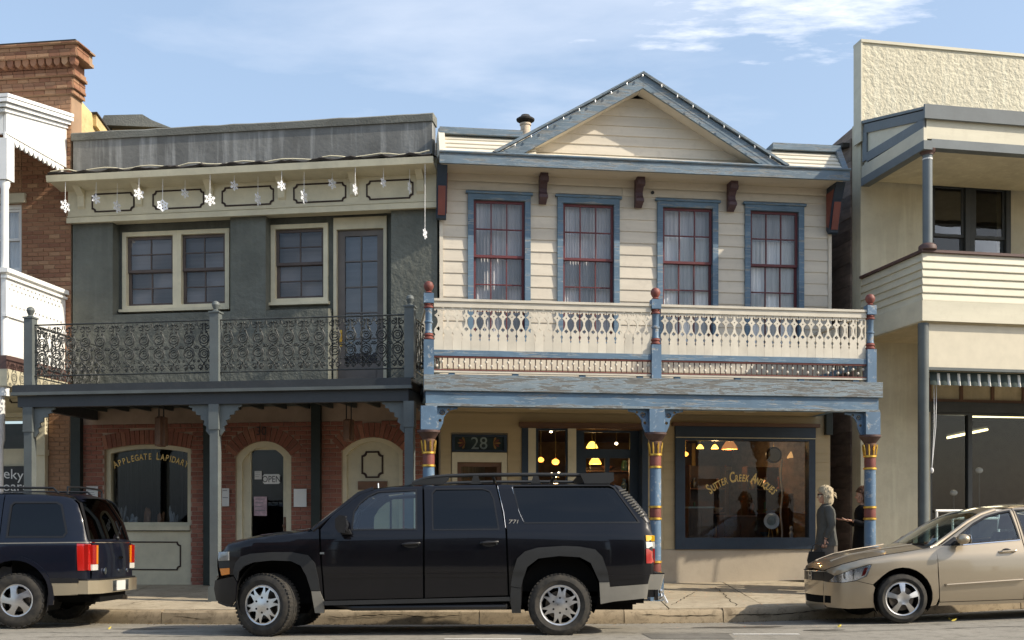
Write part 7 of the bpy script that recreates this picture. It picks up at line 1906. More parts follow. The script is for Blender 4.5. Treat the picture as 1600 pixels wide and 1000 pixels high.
wD = [(-0.33, 1.155), (-0.32, 1.58), (-0.95, 1.60), (-1.02, 1.57), (-1.02, 1.155)]
wD2 = [(-1.12, 1.155), (-1.12, 1.60), (-1.38, 1.58), (-1.62, 1.42), (-1.92, 1.155)]
lowz = 0.37
fend = [(-3.62, 0.92), (-3.3, 0.985), (-2.7, 1.025), (-2.2, 1.062), (-2.1, 1.07), (-2.1, lowz)] + aF[::-1] + [(-3.6, 0.45)]
fd = C.skin('front_door', inset([(-2.095, lowz), (-2.095, 1.09), (-1.83, 1.30), (-1.53, 1.555), (-1.33, 1.645), (-1.07, 1.675), (-1.07, lowz)], 0.004), [wD2], M_NVY, 0, 0.025)
rd = C.skin('rear_door', inset([(-1.065, lowz), (-1.065, 1.675), (-0.4, 1.69), (-0.225, 1.69), (-0.225, 1.0)] + [(-0.44, 0.62), (-0.44, lowz)], 0.004), [wD], M_NVY, 0, 0.025)
qp = C.skin('quarter_panel', inset([(-0.22, 1.69), (0.2, 1.69), (0.55, 1.665), (0.64, 1.64), (0.72, 1.57), (0.80, 1.36), (0.87, 1.12), (0.905, 1.05), (0.915, 0.60)] + [(0.40, 0.60), (0.41, lowz+0.05)] + aR[::-1] + [(-0.43, 0.62), (-0.22, 1.0)], 0.003), [wQ], M_NVY, 0, 0.02)
fp = C.skin('front_fender', fend, [], M_NVY, 0, 0.02)
for lst, wn, gm in ((fd, wD2, G_CAR), (rd, wD, G_TINT), (qp, wQ, G_TINT)):
    for k, sd in enumerate((-1, 1)):
        C.skin('window', inset(wn, -0.006), [], gm, -0.008, 0.004, parent=lst[k], sides=(sd,), rim=False)
        C.skin('window_frame', inset(wn, -0.022), [inset(wn, 0.002)], M_TRIMBLK, 0.004, 0.014, parent=lst[k], sides=(sd,))
lin = [(p[0]*0.98, p[1]-0.035) for p in topp[1:-1]] + [(0.88, 0.5), (0.42, 0.5)] + aR[::-1] + [(-0.45, 0.42), (-2.1, 0.42)] + aF[::-1] + [(-3.5, 0.5)]
C.skin('inner_panel', lin, [inset(w_, -0.012) for w_ in (wQ, wD, wD2)], M_UNDER, -0.03, 0, rim=False)
C.skin('belt_stripe', [(-3.5, 0.955), (-2.2, 1.03), (0.905, 1.068), (0.905, 1.080), (-2.2, 1.042), (-3.5, 0.965)], [], M_CLADL, 0.003, 0.003)
C.skin('side_moulding', Q2((82,903),(128,904),(129,911),(83,911)), [], M_TRIMBLK, 0.010, 0.02)
C.skin('lower_trim', Q2((83,911.5),(127,911.5),(127,930),(91,931)), [], M_BEIGE, 0.006, 0.03)
C.skin('lower_trim', [(-2.1, 0.37), (-0.44, 0.37), (-0.44, 0.56), (-2.1, 0.56)], [], M_BEIGE, 0.008, 0.03)
fl = circ(-0.02, 0.40, 0.50, 16, 200, -14); fi = circ(-0.02, 0.40, 0.447, 16, -16, 202)
C.skin('arch_flare', [(p[0], p[1]) for p in fl] + [(p[0], p[1]) for p in fi], [], M_NVY, 0.012, 0.03)
C.strip('hood', topp[:5], M_NVY, 0.05); C.strip('windshield', topp[4:8], G_CAR, 0.05, inset_y=0.05)
C.strip('roof', topp[7:14], M_NVY, 0.03)
rw = C.strip('rear_window', [(0.70, 1.625), (0.74, 1.58), (0.82, 1.35), (0.882, 1.11)], G_TINT, 0.05, inset_y=0.05, off=0.004)
C.strip('rear_window_frame', [(0.65, 1.655), (0.735, 1.58), (0.815, 1.35), (0.885, 1.09)], M_TRIMBLK, 0.05, off=-0.004)
tg = C.strip('tailgate', [(0.885, 1.10), (0.912, 1.05), (0.922, 0.85), (0.920, 0.59)], M_NVY, 0.05)
put('tailgate_line', MB().tube([(0.905 + 0.055*(1-(t*t)), t*0.74, 1.075) for t in [k/8-1 for k in range(17)]], 0.007, 5), M_CHROME, tg)
put('wiper', MB().tube([(0.905, -0.05, 1.12), (0.93, 0.1, 1.14), (0.88, 0.42, 1.30)], 0.008, 5).sphere((0.935, 0.12, 1.13), 0.03), M_TRIMBLK, tg)
put('tailgate_handle', MB().box(0.955, 0.985, 0.02, 0.2, 0.855, 0.885), M_CHROME, tg)
put('oval_badge', MB().lathe([(0.045, 0), (0.045, 0.012)], (0.962, -0.42, 0.70), 14, 'x').lathe([(0.02, 0), (0.02, 0.012)], (0.965, 0.07, 0.70), 10, 'x').lathe([(0.03, 0), (0.03, 0.012)], (0.95, 0.45, 0.69), 12, 'x'), M_CHROME, tg)
for sd in (-1, 1):
    tl = C.skin('tail_light', [(0.76, 1.055), (0.90, 1.05), (0.912, 0.715), (0.775, 0.715)], [], M_LRED, 0.010, 0.02, sides=(sd,))[0]
    y0, y1 = sorted((sd*0.60, sd*0.79))
    put('tail_lens', MB().box(0.86, 0.942, y0, y1, 0.79, 1.04), M_LRED, tl)
    put('side_lens', MB().box(0.85, 0.90, sorted((sd*0.72, sd*0.835))[0], sorted((sd*0.72, sd*0.835))[1], 0.72, 1.05), M_LRED, tl)
    put('amber_lens', MB().box(0.86, 0.9435, sorted((sd*0.60, sd*0.66))[0], sorted((sd*0.60, sd*0.66))[1], 0.795, 1.035), M_LAMB, tl)
    put('reverse_lens', MB().box(0.86, 0.942, y0, y1, 0.715, 0.789), M_LWHT, tl)
    put('headlight', MB().box(-3.69, -3.5, sorted((sd*0.45, sd*0.74))[0], sorted((sd*0.45, sd*0.74))[1], 0.68, 0.86), M_LWHT, wag)
    for k, (a, b) in enumerate(((-0.45, 0.95), (-1.25, 0.95))):
        y = sd*C.S(a, b); put('door_handle', MB().box(a-0.09, a+0.07, min(y, y+sd*0.02), max(y, y+sd*0.02), b-0.018, b+0.02), M_TRIMBLK, (rd if k == 0 else fd)[0 if sd < 0 else 1])
    y = sd*C.S(-1.85, 1.15)
    put('door_mirror', MB().prism([(-1.95, 1.12), (-1.80, 1.12), (-1.78, 1.25), (-1.92, 1.24)], min(y, y+sd*0.2), max(y, y+sd*0.2), lambda a, b, t: (a, t, b)), M_TRIMBLK, wag)
pl = [(0.70, 0.85), (0.90, 0.83), (1.005, 0.70), (1.02, 0.35), (1.02, -0.35), (1.005, -0.70), (0.90, -0.83), (0.70, -0.85)]
bp = put('rear_bumper', MB().prism(pl, 0.415, 0.585, lambda a, b, t: (a, b, t)), M_BEIGE, wag, smooth=True, angle=40)
put('bumper_top', MB().prism([(a-0.015, b*0.985) for a, b in pl], 0.586, 0.605, lambda a, b, t: (a, b, t)), M_TRIMBLK, bp)
put('bumper_insert', MB().box(1.005, 1.028, -0.30, 0.30, 0.43, 0.57), M_CHROME, bp)
put('number_plate', MB().box(1.028, 1.034, -0.16, 0.16, 0.435, 0.565), M_PLATE, bp)
put('front_bumper', MB().box(-3.76, -3.5, -0.82, 0.82, 0.40, 0.62), M_BEIGE, wag); put('grille', MB().box(-3.70, -3.6, -0.44, 0.44, 0.66, 0.85), M_TRIMBLK, wag)
for sd in (-1, 1):
    y = sd*0.58
    put('roof_rail', MB().tube([(-1.0, y, 1.71), (-0.95, y, 1.765), (-0.4, y, 1.785), (0.35, y, 1.78), (0.42, y, 1.71)], 0.016, 7), M_TRIMBLK, wag, smooth=True)
put('rack_air_deflector', MB().tube([(0.54, -0.60, 1.70), (0.54, -0.60, 1.79), (0.60, -0.3, 1.80), (0.62, 0.0, 1.80), (0.60, 0.3, 1.80), (0.54, 0.60, 1.79), (0.54, 0.60, 1.70)], 0.014, 7), M_TRIMBLK, wag, smooth=True)
put('floor_pan', MB().box(-3.4, 0.85, -0.62, 0.62, 0.34, 0.44), M_UNDER, wag); put('fuel_tank', MB().box(0.35, 0.95, -0.55, 0.4, 0.30, 0.42), M_UNDER, wag); put('exhaust', MB().tube([(0.5, 0.3, 0.33), (1.0, 0.32, 0.32)], 0.03, 8), M_DARKMET, wag)
put('firewall', MB().box(-3.5, -2.1, -0.62, 0.62, 0.42, 0.95), M_UNDER, wag); put('dashboard', MB().box(-2.15, -1.75, -0.75, 0.75, 0.8, 1.05), M_SEAT, wag)
for yy in (-0.36, 0.36): seat(wag, -1.2, yy, 0.78, M_SEAT, 0.24, 0.5)
seat(wag, -0.35, 0, 0.80, M_SEAT, 0.62, 0.48, False); put('cargo_floor', MB().box(0.1, 0.85, -0.7, 0.7, 0.6, 0.7), M_UNDER, wag)
def star_rim(r):
    hs = []
    for k in range(5):
        a = 72*k
        hs.append(polar([(r*0.86, a-4), (r*0.88, a+14), (r*0.87, a+34), (r*0.70, a+40), (r*0.46, a+40), (r*0.36, a+30), (r*0.46, a+12), (r*0.70, a-1)]))
    return rim_mesh(r, hs, lambda t: 0.02 - 0.03*max(0, t-0.4) + 0.012*(1-min(1, t*3)))
rmE = star_rim(0.215).mesh('rim', M_ALLOY, True, 38)
for x in (0.0, -2.85):
    wheel(wag, x, -0.745, 0.335, 0.345, 0.20, 0.235, rmE, 0, 30, 0.4, nut=0)
    wheel(wag, x, 0.745, 0.335, 0.345, 0.20, 0.235, rmE, 0, 30, 1.1, far=True, nut=0)
    for sd in (-1, 1): well(wag, x-0.01, 0.42, 0.44, sd*0.84, sd*0.42)
put('axle', MB().tube([(0, -0.7, 0.33), (0, 0.7, 0.33)], 0.05, 8), M_UNDER, wag)
put('cargo_liner', MB().prism([(-0.15, 0.55), (0.83, 0.55), (0.82, 1.05), (0.64, 1.58), (-0.15, 1.60)], -0.64, 0.64, lambda a, b, t: (a, t, b)), M_UNDER, wag)
wag.location = ((32-CX)*13.8/FPX-0.07, 13.8+0.86, -0.055); wag.rotation_euler = (R(-1.2), 0, R(0.5))

# ================= champagne sedan at the right edge
XS, YS_, ZS = (1412-CX)*13.7/FPX, 13.7+0.90, 0.025
sed = thing('gold_sedan', 'champagne gold four-door sedan, nose to the left, cut off by the right edge', 'car', (0,0,0))
wx = spline([(-0.985, 0.12), (-0.965, 0.36), (-0.93, 0.52), (-0.87, 0.64), (-0.78, 0.735), (-0.62, 0.815), (-0.35, 0.875), (0.0, 0.90), (1.5, 0.91), (2.8, 0.90), (3.4, 0.86), (3.7, 0.76), (3.82, 0.62), (3.86, 0.5)])
wz = spline([(0.15, 0.05), (0.30, 0.02), (0.42, 0.006), (0.62, 0.0), (0.78, 0.012), (0.90, 0.05), (0.96, 0.075), (1.10, 0.125), (1.25, 0.19), (1.38, 0.26), (1.47, 0.31)])
topp = [(-0.985, 0.62), (-0.95, 0.675), (-0.88, 0.715), (-0.75, 0.76), (-0.5, 0.815), (-0.2, 0.86), (0.1, 0.895), (0.33, 0.925), (0.48, 0.965), (0.70, 1.10), (0.95, 1.25), (1.15, 1.345), (1.35, 1.40), (1.7, 1.435), (2.1, 1.43), (2.45, 1.38), (2.75, 1.26), (3.05, 1.08), (3.2, 1.04), (3.55, 1.02), (3.75, 0.98), (3.84, 0.85), (3.86, 0.55)]
xs3 = [p[0] for p in topp]; zs3 = [p[1] for p in topp]
C = Car(sed, wx, wz, lambda x: float(np.interp(x, xs3, zs3)), 0.07)
U = lambda *l: [C.un(a, b, XS, YS_, ZS) for a, b in l]
az = 0.325
aF = [(p[0], p[1]) for p in circ(0.0, az, 0.372, 18, 215, -35)]
aR = [(p[0], p[1]) for p in circ(2.74, az, 0.365, 18, 215, -35)]
fline = [p for p in topp if -0.9 < p[0] < 0.36]
hlp = [(-0.925, 0.535), (-0.86, 0.612), (-0.66, 0.690), (-0.40, 0.752), (-0.375, 0.745), (-0.455, 0.600), (-0.60, 0.548), (-0.78, 0.525)]
bz = 0.525
fender = [(-0.60, 0.548), (-0.455, 0.600), (-0.375, 0.745), (-0.40, 0.752), (-0.66, 0.690), (-0.86, 0.612), (-0.915, 0.648), (-0.945, 0.674)] + [p for p in topp if -0.90 < p[0] < 0.36] + [(0.46, 0.955), (0.445, 0.62), (0.455, 0.30), (0.42, 0.21)] + aF[::-1][1:-6] + [(-0.372, bz-0.03)]
C.skin('front_fender', inset(fender, 0.002), [], M_CHAMP, 0, 0.02, 0.04)
bump = [(-0.955, 0.545), (-0.925, 0.532), (-0.78, 0.525), (-0.60, 0.545), (-0.374, bz-0.032)] + aF[:5][::-1] + [(-0.36, 0.20), (-0.7, 0.19), (-0.93, 0.205), (-0.955, 0.25)]
bs = C.skin('front_bumper', inset(bump, 0.002), [[(-0.950, 0.26), (-0.90, 0.26), (-0.90, 0.355), (-0.950, 0.355)]], M_CHAMP, 0.004, 0.03, 0.025)
C.skin('bumper_intake', [(-0.955, 0.245), (-0.895, 0.245), (-0.895, 0.36), (-0.955, 0.36)], [], M_UNDER, -0.012, 0.0, 0.02)
hl = C.skin('headlight', inset(hlp, 0.003), [], metal('headlight_reflector', (0.75,0.75,0.77), 0.25, 0.15), -0.035, 0.0, 0.03, rim=False)
C.skin('headlight_lens', inset(hlp, 0.002), [], G_LENS, 0.003, 0.035, 0.03, parent=hl[0], sides=(-1,))
C.skin('headlight_lens', inset(hlp, 0.002), [], G_LENS, 0.003, 0.035, 0.03, parent=hl[1], sides=(1,))
for sd in (-1, 1):
    par = hl[0 if sd < 0 else 1]
    C.skin('indicator', [(-0.53, 0.60), (-0.475, 0.615), (-0.43, 0.715), (-0.475, 0.705)], [], M_LRED, -0.012, 0.01, 0.03, parent=par, sides=(sd,))
    for x, z in ((-0.70, 0.612), (-0.585, 0.635)):
        y = C.S(x, z)-0.05
        put('reflector_bowl', MB().lathe([(0.005, 0.055), (0.035, 0.04), (0.052, 0.0), (0.058, -0.006), (0.060, 0.004)], (x, sd*y, z), 18, 'y' ), M_CHROME, par, smooth=True)
    C.skin('lamp_divider', [(-0.645, 0.56), (-0.635, 0.56), (-0.615, 0.695), (-0.63, 0.69)], [], M_TRIMBLK, -0.02, 0.01, 0.03, parent=par, sides=(sd,))
# grille and nose
C.strip('nose', [(-0.955, 0.355), (-0.957, 0.45), (-0.955, 0.545)], M_CHAMP, 0.045, off=0.004, inset_y=-0.014)
C.strip('nose_intake', [(-0.955, 0.25), (-0.955, 0.36)], M_UNDER, 0.040, off=-0.01)
C.strip('nose_lip', [(-0.93, 0.195), (-0.95, 0.215), (-0.955, 0.26)], M_CHAMP, 0.045, off=0.004, inset_y=-0.014)
gr = C.strip('grille', [(-0.955, 0.540), (-0.952, 0.60), (-0.945, 0.676)], M_TRIMBLK, 0.045, ny=12)
for sd in (-1, 1):
    C.skin('grille_side', [(-0.957, 0.545), (-0.925, 0.535), (-0.862, 0.612), (-0.915, 0.650), (-0.947, 0.674)], [], M_TRIMBLK, -0.004, 0.02, 0.015, sides=(sd,))
put('grille_chrome', MB().tube([(-0.93 - 0.072*(1-t*t), t*0.53, 0.672) for t in [k/10-1 for k in range(21)]], 0.011, 6), M_CHROME, gr, smooth=True)
eb = MB(); x = -1.002
for yy in (-0.040, 0.040): eb.prism([(yy-0.014, 0.565), (yy+0.010, 0.565), (yy*1.35+0.012, 0.650), (yy*1.35-0.014, 0.650)], x-0.012, x, lambda a, b, t: (t, a, b))
eb.box(x-0.011, x, -0.04, 0.04, 0.598, 0.616); eb.plate(notched(-0.075, 0.075, 0.552, 0.662, 0.012), [notched(-0.066, 0.066, 0.560, 0.654, 0.010)], x-0.012, x, lambda a, b, t: (t, a, b))
put('emblem', eb, M_CHROME, gr)
hd = C.strip('hood', [(-0.947, 0.679), (-0.88, 0.718), (-0.75, 0.764), (-0.5, 0.819), (-0.2, 0.864), (0.1, 0.899), (0.31, 0.924)], M_CHAMP, lambda t: 0.025+0.05*min(1, t*2), ny=18)
for sd in (-1, 1):
    put('hood_crease', MB().tube([(x, sd*(0.30+0.22*(x+0.9)/1.2), float(np.interp(x, xs3, zs3))+0.050+0.012*min(1, (x+0.9)/0.5)) for x in (-0.8, -0.5, -0.2, 0.1, 0.28)], 0.010, 6), M_CHAMP, hd, smooth=True)
C.strip('cowl', [(0.30, 0.91), (0.42, 0.935)], M_TRIMBLK, 0.06)
C.strip('windshield', [(0.40, 0.93), (0.48, 0.968), (0.70, 1.103), (0.95, 1.253), (1.13, 1.338)], G_CAR, 0.075, inset_y=0.05)
put('wiper', MB().tube([(0.36, -0.15, 0.985), (0.42, -0.55, 0.975)], 0.010, 5).tube([(0.36, 0.55, 0.97), (0.42, 0.05, 1.01)], 0.010, 5), M_TRIMBLK, sed)
C.strip('roof', [p for p in topp if 1.12 <= p[0] <= 2.46], M_CHAMP, 0.04)
C.strip('rear_glass', [(2.45, 1.38), (2.75, 1.26), (3.05, 1.08)], G_TINT, 0.05, inset_y=0.05)
C.strip('boot_lid', [(3.03, 1.085), (3.2, 1.045), (3.55, 1.022), (3.75, 0.982), (3.84, 0.85), (3.855, 0.62)], M_CHAMP, 0.04); C.strip('rear_bumper', [(3.85, 0.62), (3.89, 0.5), (3.88, 0.28)], M_CHAMP, 0.06)
wF = [(0.66, 0.965), (0.80, 1.085), (1.0, 1.215), (1.18, 1.30), (1.36, 1.345), (1.50, 1.365), (1.535, 1.01)]
wR = [(1.62, 1.015), (1.585, 1.37), (1.9, 1.375), (2.15, 1.35), (2.42, 1.04)]
fdp = [(0.452, 0.955), (0.452, 0.62), (0.462, 0.245), (1.53, 0.245), (1.575, 0.9), (1.545, 1.41), (1.36, 1.385), (1.16, 1.335), (0.96, 1.24), (0.71, 1.085), (0.52, 0.962)]
rdp = [(1.58, 0.9), (1.535, 0.245), (2.30, 0.245), (2.42, 0.55), (2.62, 0.75), (2.62, 1.0), (2.5, 1.15), (2.35, 1.335), (2.1, 1.40), (1.75, 1.415), (1.55, 1.41)]
qpp = [(2.625, 1.0), (2.625, 0.75), (2.425, 0.55), (2.35, 0.40)] + aR[2:-2] + [(3.2, 0.22), (3.8, 0.25), (3.85, 0.55), (3.83, 0.83), (3.74, 0.96), (3.54, 1.0), (3.2, 1.02), (3.05, 1.06), (2.75, 1.23), (2.46, 1.35), (2.36, 1.335), (2.51, 1.15)]
fd = C.skin('front_door', inset(fdp, 0.0035), [wF], M_CHAMP, 0, 0.025, 0.05); rd = C.skin('rear_door', inset(rdp, 0.0035), [wR], M_CHAMP, 0, 0.025, 0.05)
C.skin('quarter_panel', inset(qpp, 0.002), [], M_CHAMP, 0, 0.02, 0.06)
for lst, wn in ((fd, wF), (rd, wR)):
    for k, sd in enumerate((-1, 1)):
        C.skin('window', inset(wn, -0.004), [], G_CAR, -0.010, 0.004, parent=lst[k], sides=(sd,), rim=False)
        C.skin('window_seal', inset(wn, -0.014), [inset(wn, 0.004)], M_TRIMBLK, 0.003, 0.012, parent=lst[k], sides=(sd,))
C.skin('window_chrome', [(0.64, 0.942), (1.545, 0.990), (1.545, 0.998), (0.64, 0.951)], [], M_CHROME, 0.006, 0.01)
C.skin('mirror_triangle', [(0.535, 0.955), (0.67, 0.955), (0.67, 0.985), (0.74, 1.05), (0.71, 1.06)], [], M_TRIMBLK, 0.004, 0.01)
C.skin('side_moulding', [(0.53, 0.442), (1.50, 0.475), (1.50, 0.508), (0.53, 0.475)], [], M_CHAMP, 0.024, 0.026); C.skin('side_moulding', [(1.60, 0.478), (2.34, 0.50), (2.34, 0.53), (1.60, 0.508)], [], M_CHAMP, 0.014, 0.018)
C.skin('sill', [(0.44, 0.20), (2.34, 0.20), (2.33, 0.24), (0.46, 0.24)], [], M_CHAMP, 0.006, 0.03)
lin = [(-0.8, 0.66)] + [(p[0], p[1]-0.035) for p in topp if -0.7 < p[0] < 3.7] + [(3.6, 0.35), (3.1, 0.3)] + aR[::-1] + [(2.3, 0.24), (0.45, 0.24)] + aF[::-1] + [(-0.5, 0.3), (-0.75, 0.4)]
C.skin('inner_panel', lin, [inset(wF, -0.012), inset(wR, -0.012)], M_UNDER, -0.045, 0, rim=False)
for sd in (-1, 1):
    put('a_pillar', MB().tube([(x, sd*(C.S(x, z)-0.020), z-0.012) for x, z in ((0.40, 0.935), (0.48, 0.965), (0.70, 1.10), (0.95, 1.25), (1.15, 1.345), (1.35, 1.40))], 0.030, 8), M_CHAMP, sed, smooth=True)
    y = sd*C.S(0.72, 1.0)
    mi = put('door_mirror', MB().sphere((0.76, y+sd*0.14, 1.03), 0.09, 14, 9, 0.95, 1.05, 0.72), M_CHAMP, sed, smooth=True)
    put('mirror_arm', MB().prism([(0.66, 0.965), (0.78, 0.975), (0.80, 1.0), (0.70, 1.01)], min(y-sd*0.02, y+sd*0.10), max(y-sd*0.02, y+sd*0.10), lambda a, b, t: (a, t, b)), M_TRIMBLK, mi)
    put('mirror_glass', MB().lathe([(0.062, 0), (0.062, 0.004)], (0.838, y+sd*0.14, 1.03), 14, 'x'), M_CHROME, mi)
    for k, xx in enumerate((1.36, 2.28)):
        z = 0.855 + 0.02*k; y = sd*C.S(xx, z)
        h_ = put('door_handle', MB().tube([(xx-0.12, y, z-0.004), (xx-0.09, y+sd*0.03, z), (xx+0.07, y+sd*0.032, z+0.006), (xx+0.10, y, z+0.008)], 0.014, 8), M_CHAMP, (fd, rd)[k][0 if sd < 0 else 1], smooth=True)
        put('handle_cup', MB().sphere((xx-0.02, y, z+0.004), 0.05, 12, 7, 1.3, 0.10, 0.75), M_TRIMBLK, (fd, rd)[k][0 if sd < 0 else 1], smooth=True)
    put('tail_light', MB().box(3.70, 3.86, sorted((sd*0.5, sd*0.72))[0], sorted((sd*0.5, sd*0.72))[1], 0.72, 0.92), M_LRED, sed)
put('floor_pan', MB().box(-0.7, 3.6, -0.62, 0.62, 0.19, 0.28), M_UNDER, sed); put('firewall', MB().box(-0.7, 0.40, -0.52, 0.52, 0.28, 0.66), M_UNDER, sed)
put('dashboard', MB().prism([(0.38, 0.90), (0.80, 0.945), (0.95, 0.90), (0.95, 0.7), (0.38, 0.7)], -0.78, 0.78, lambda a, b, t: (a, t, b)), M_SEATT, sed)
put('steering_wheel', MB().tube([(0.98 + 0.07*math.sin(a), -0.38 + 0.18*math.cos(a), 0.90 + 0.17*math.sin(a)) for a in [2*math.pi*k/20 for k in range(20)]], 0.014, 6, True), M_TRIMBLK, sed)
for yy in (-0.38, 0.38): seat(sed, 1.45, yy, 0.58, M_SEATT, 0.24, 0.52)
seat(sed, 2.25, 0, 0.58, M_SEATT, 0.62, 0.50, False)
put('dash_papers', MB().box(0.55, 0.72, -0.45, -0.2, 0.955, 0.965), M_PAPER, sed)
def five_rim(r):
    hs = []
    for k in range(5):
        a = 72*k + 54
        hs.append(polar([(r*0.87, a-25), (r*0.885, a-12), (r*0.89, a), (r*0.885, a+12), (r*0.87, a+25), (r*0.62, a+23), (r*0.38, a+19), (r*0.32, a), (r*0.38, a-19), (r*0.62, a-23)]))
    return rim_mesh(r, hs, lambda t: 0.005 + 0.03*(1-min(1, abs(t-0.35)/0.65)) - 0.012*max(0, t-0.7))
rmA = five_rim(0.222).mesh('rim', M_ALLOY, True, 38)
for x in (0.0, 2.74):
    wheel(sed, x, -0.795, 0.305, 0.312, 0.212, 0.205, rmA, R(-4) if x == 0 else 0, 0, 0.0, nut=5, nutr=0.050)
    wheel(sed, x, 0.795, 0.305, 0.312, 0.212, 0.205, rmA, R(-4) if x == 0 else 0, 0, 0.6, far=True, nut=5, nutr=0.050)
    for sd in (-1, 1): well(sed, x, az+0.01, 0.368, sd*0.875, sd*0.50)
for sd in (-1, 1):  # thin tube added along the side moulding to catch a highlight
    put('moulding_highlight_bead', MB().tube([(x, sd*(C.S(x, z)+0.022), z) for x, z in [(0.54+0.97*k/8, 0.462+0.033*k/8) for k in range(9)]], 0.013, 6), M_CHAMP, sed, smooth=True)
def squash(o):
    for ch in o.children:
        if ch.name.startswith('wheel'): continue
        if ch.type == 'MESH':
            for v in ch.data.vertices:
                if v.co.x < -0.40: v.co.x = -0.40 + (v.co.x+0.40)*0.84
        squash(ch)
squash(sed)                                   # a shorter nose
sed.location = (XS, YS_, ZS-0.02); sed.rotation_euler = (R(-1.2), R(-1.9), R(1.0))
# ------------------------------------------------------------------ two women on the sidewalk
M_SKIN = NT('skin'); 
def _sk(t):
    n = t.noise(12, 4); t.col(t.mix(t.rng(n, 0.35, 0.7), (0.50,0.285,0.20), (0.58,0.35,0.255))); t.set(rough=0.5, spec=0.35); t.b.inputs['Subsurface Weight'].default_value = 0.1; return t.m
M_SKIN = _sk(M_SKIN)
M_JACKET = paint('charcoal_wool', (0.088,0.088,0.080), 0.95, 0.2, 7, 0.5, 160, 0.2, (0.07,0.065,0.055), 0, None, 0.15)
M_SKIRT = paint('brown_grey_wool', (0.12,0.105,0.088), 0.95, 0.15, 7, 0.5, 160, 0.2, (0.05,0.045,0.04), 0, None, 0.15)
M_BLACKC = paint('black_cloth', (0.010,0.010,0.011), 0.95, 0.3, 7, 0.4, 120, 0.1, (0.03,0.03,0.03), 0, None, 0.15)
M_BLOND = paint('blonde_hair', (0.50,0.42,0.29), 0.7, 0.35, 26, 0.9, 90, 0.5, (0.26,0.18,0.08), 0, (3,3,0.6), 0.3)
M_BRUN = paint('brown_hair', (0.075,0.036,0.020), 0.5, 0.35, 26, 0.9, 90, 0.3, (0.03,0.015,0.01), 0, (3,3,0.6), 0.3)
M_SHOE = plain('black_leather', (0.012,0.012,0.012), 0.35, 0.5)

def skinned(joints, edges, root, sub=2):
    names = list(joints); bm = bmesh.new(); lay = bm.verts.layers.skin.verify(); vs = {}
    for n_ in names:
        v = bm.verts.new(joints[n_][0]); r_ = joints[n_][1]; v[lay].radius = r_ if isinstance(r_, tuple) else (r_, r_); v[lay].use_root = (n_ == root); vs[n_] = v
    for a, b in edges: bm.edges.new((vs[a], vs[b]))
    me = bpy.data.meshes.new('body'); bm.to_mesh(me); bm.free()
    o = bpy.data.objects.new('body_tmp', me); COL.objects.link(o)
    m = o.modifiers.new('skin', 'SKIN'); m.use_smooth_shade = True
    s_ = o.modifiers.new('sub', 'SUBSURF'); s_.levels = sub; s_.render_levels = sub
    dg = bpy.context.evaluated_depsgraph_get(); dg.update()
    out = bpy.data.meshes.new_from_object(o.evaluated_get(dg))
    mb = MB(); mb.add([tuple(v.co) for v in out.vertices], [list(p.vertices) for p in out.polygons])
    bpy.data.objects.remove(o); bpy.data.meshes.remove(out); return mb
def chain(*ns): return [(ns[i], ns[i+1]) for i in range(len(ns)-1)]
def hand(wrist, dirv, palm_n, curl=0.5, spread=0.16, side=1):
    """palm and five separate bent fingers"""
    w_ = Vector(wrist); d = Vector(dirv).normalized(); n_ = Vector(palm_n); n_ = (n_ - d*n_.dot(d)).normalized(); s_ = d.cross(n_)*side
    J = {'w': (w_, 0.022), 'p0': (w_+d*0.045, (0.030, 0.015)), 'p1': (w_+d*0.085, (0.036, 0.013))}; E = chain('w', 'p0', 'p1')
    mb = skinned(J, E, 'w', 2)
    for i, (off, ln) in enumerate(((-0.030, 0.060), (-0.010, 0.078), (0.010, 0.084), (0.029, 0.074))):
        b = w_ + d*0.080 + s_*(-off); a = (off/0.03)*-spread
        f1 = (d + s_*a).normalized(); f2 = (f1*math.cos(curl) + n_*math.sin(curl)).normalized(); f3 = (f1*math.cos(curl*1.8) + n_*math.sin(curl*1.8)).normalized()
        p1 = b + f1*ln*0.45; p2 = p1 + f2*ln*0.32; p3 = p2 + f3*ln*0.26
        mb2 = skinned({'a': (b, 0.0095), 'b': (p1, 0.009), 'c': (p2, 0.008), 'd': (p3, 0.0065)}, chain('a','b','c','d'), 'a', 1); mb.add(mb2.v, mb2.f)
    b = w_ + d*0.032 + s_*0.024; f1 = (d*0.6 + s_*0.75 + n_*0.2).normalized(); p1 = b + f1*0.038; p2 = p1 + (f1*0.6 + d*0.5).normalized()*0.028
    mb2 = skinned({'a': (b, 0.0115), 'b': (p1, 0.010), 'c': (p2, 0.0075)}, chain('a','b','c'), 'a', 1); mb.add(mb2.v, mb2.f)
    return mb
def loft(rings, n=20, cap=True, wob=0.0, seed=0):
    """rings: (centre xyz, rx, ry) -> closed tube of ellipses"""
    rnd = random.Random(seed); vs = []
    ph = [rnd.uniform(0, 6.28) for _ in range(3)]
    for i, (c, rx, ry) in enumerate(rings):
        for k in range(n):
            a = 2*math.pi*k/n; w_ = 1 + wob*(math.sin(3*a+ph[0]+i*0.4) + 0.6*math.sin(5*a+ph[1]-i*0.3))
            vs.append((c[0]+rx*w_*math.cos(a), c[1]+ry*w_*math.sin(a), c[2]))
    m = len(rings); fs = [(i*n+k, i*n+(k+1) % n, (i+1)*n+(k+1) % n, (i+1)*n+k) for i in range(m-1) for k in range(n)]
    if cap: fs += [list(range(n))[::-1], [(m-1)*n+k for k in range(n)]]
    return MB().add(vs, fs)
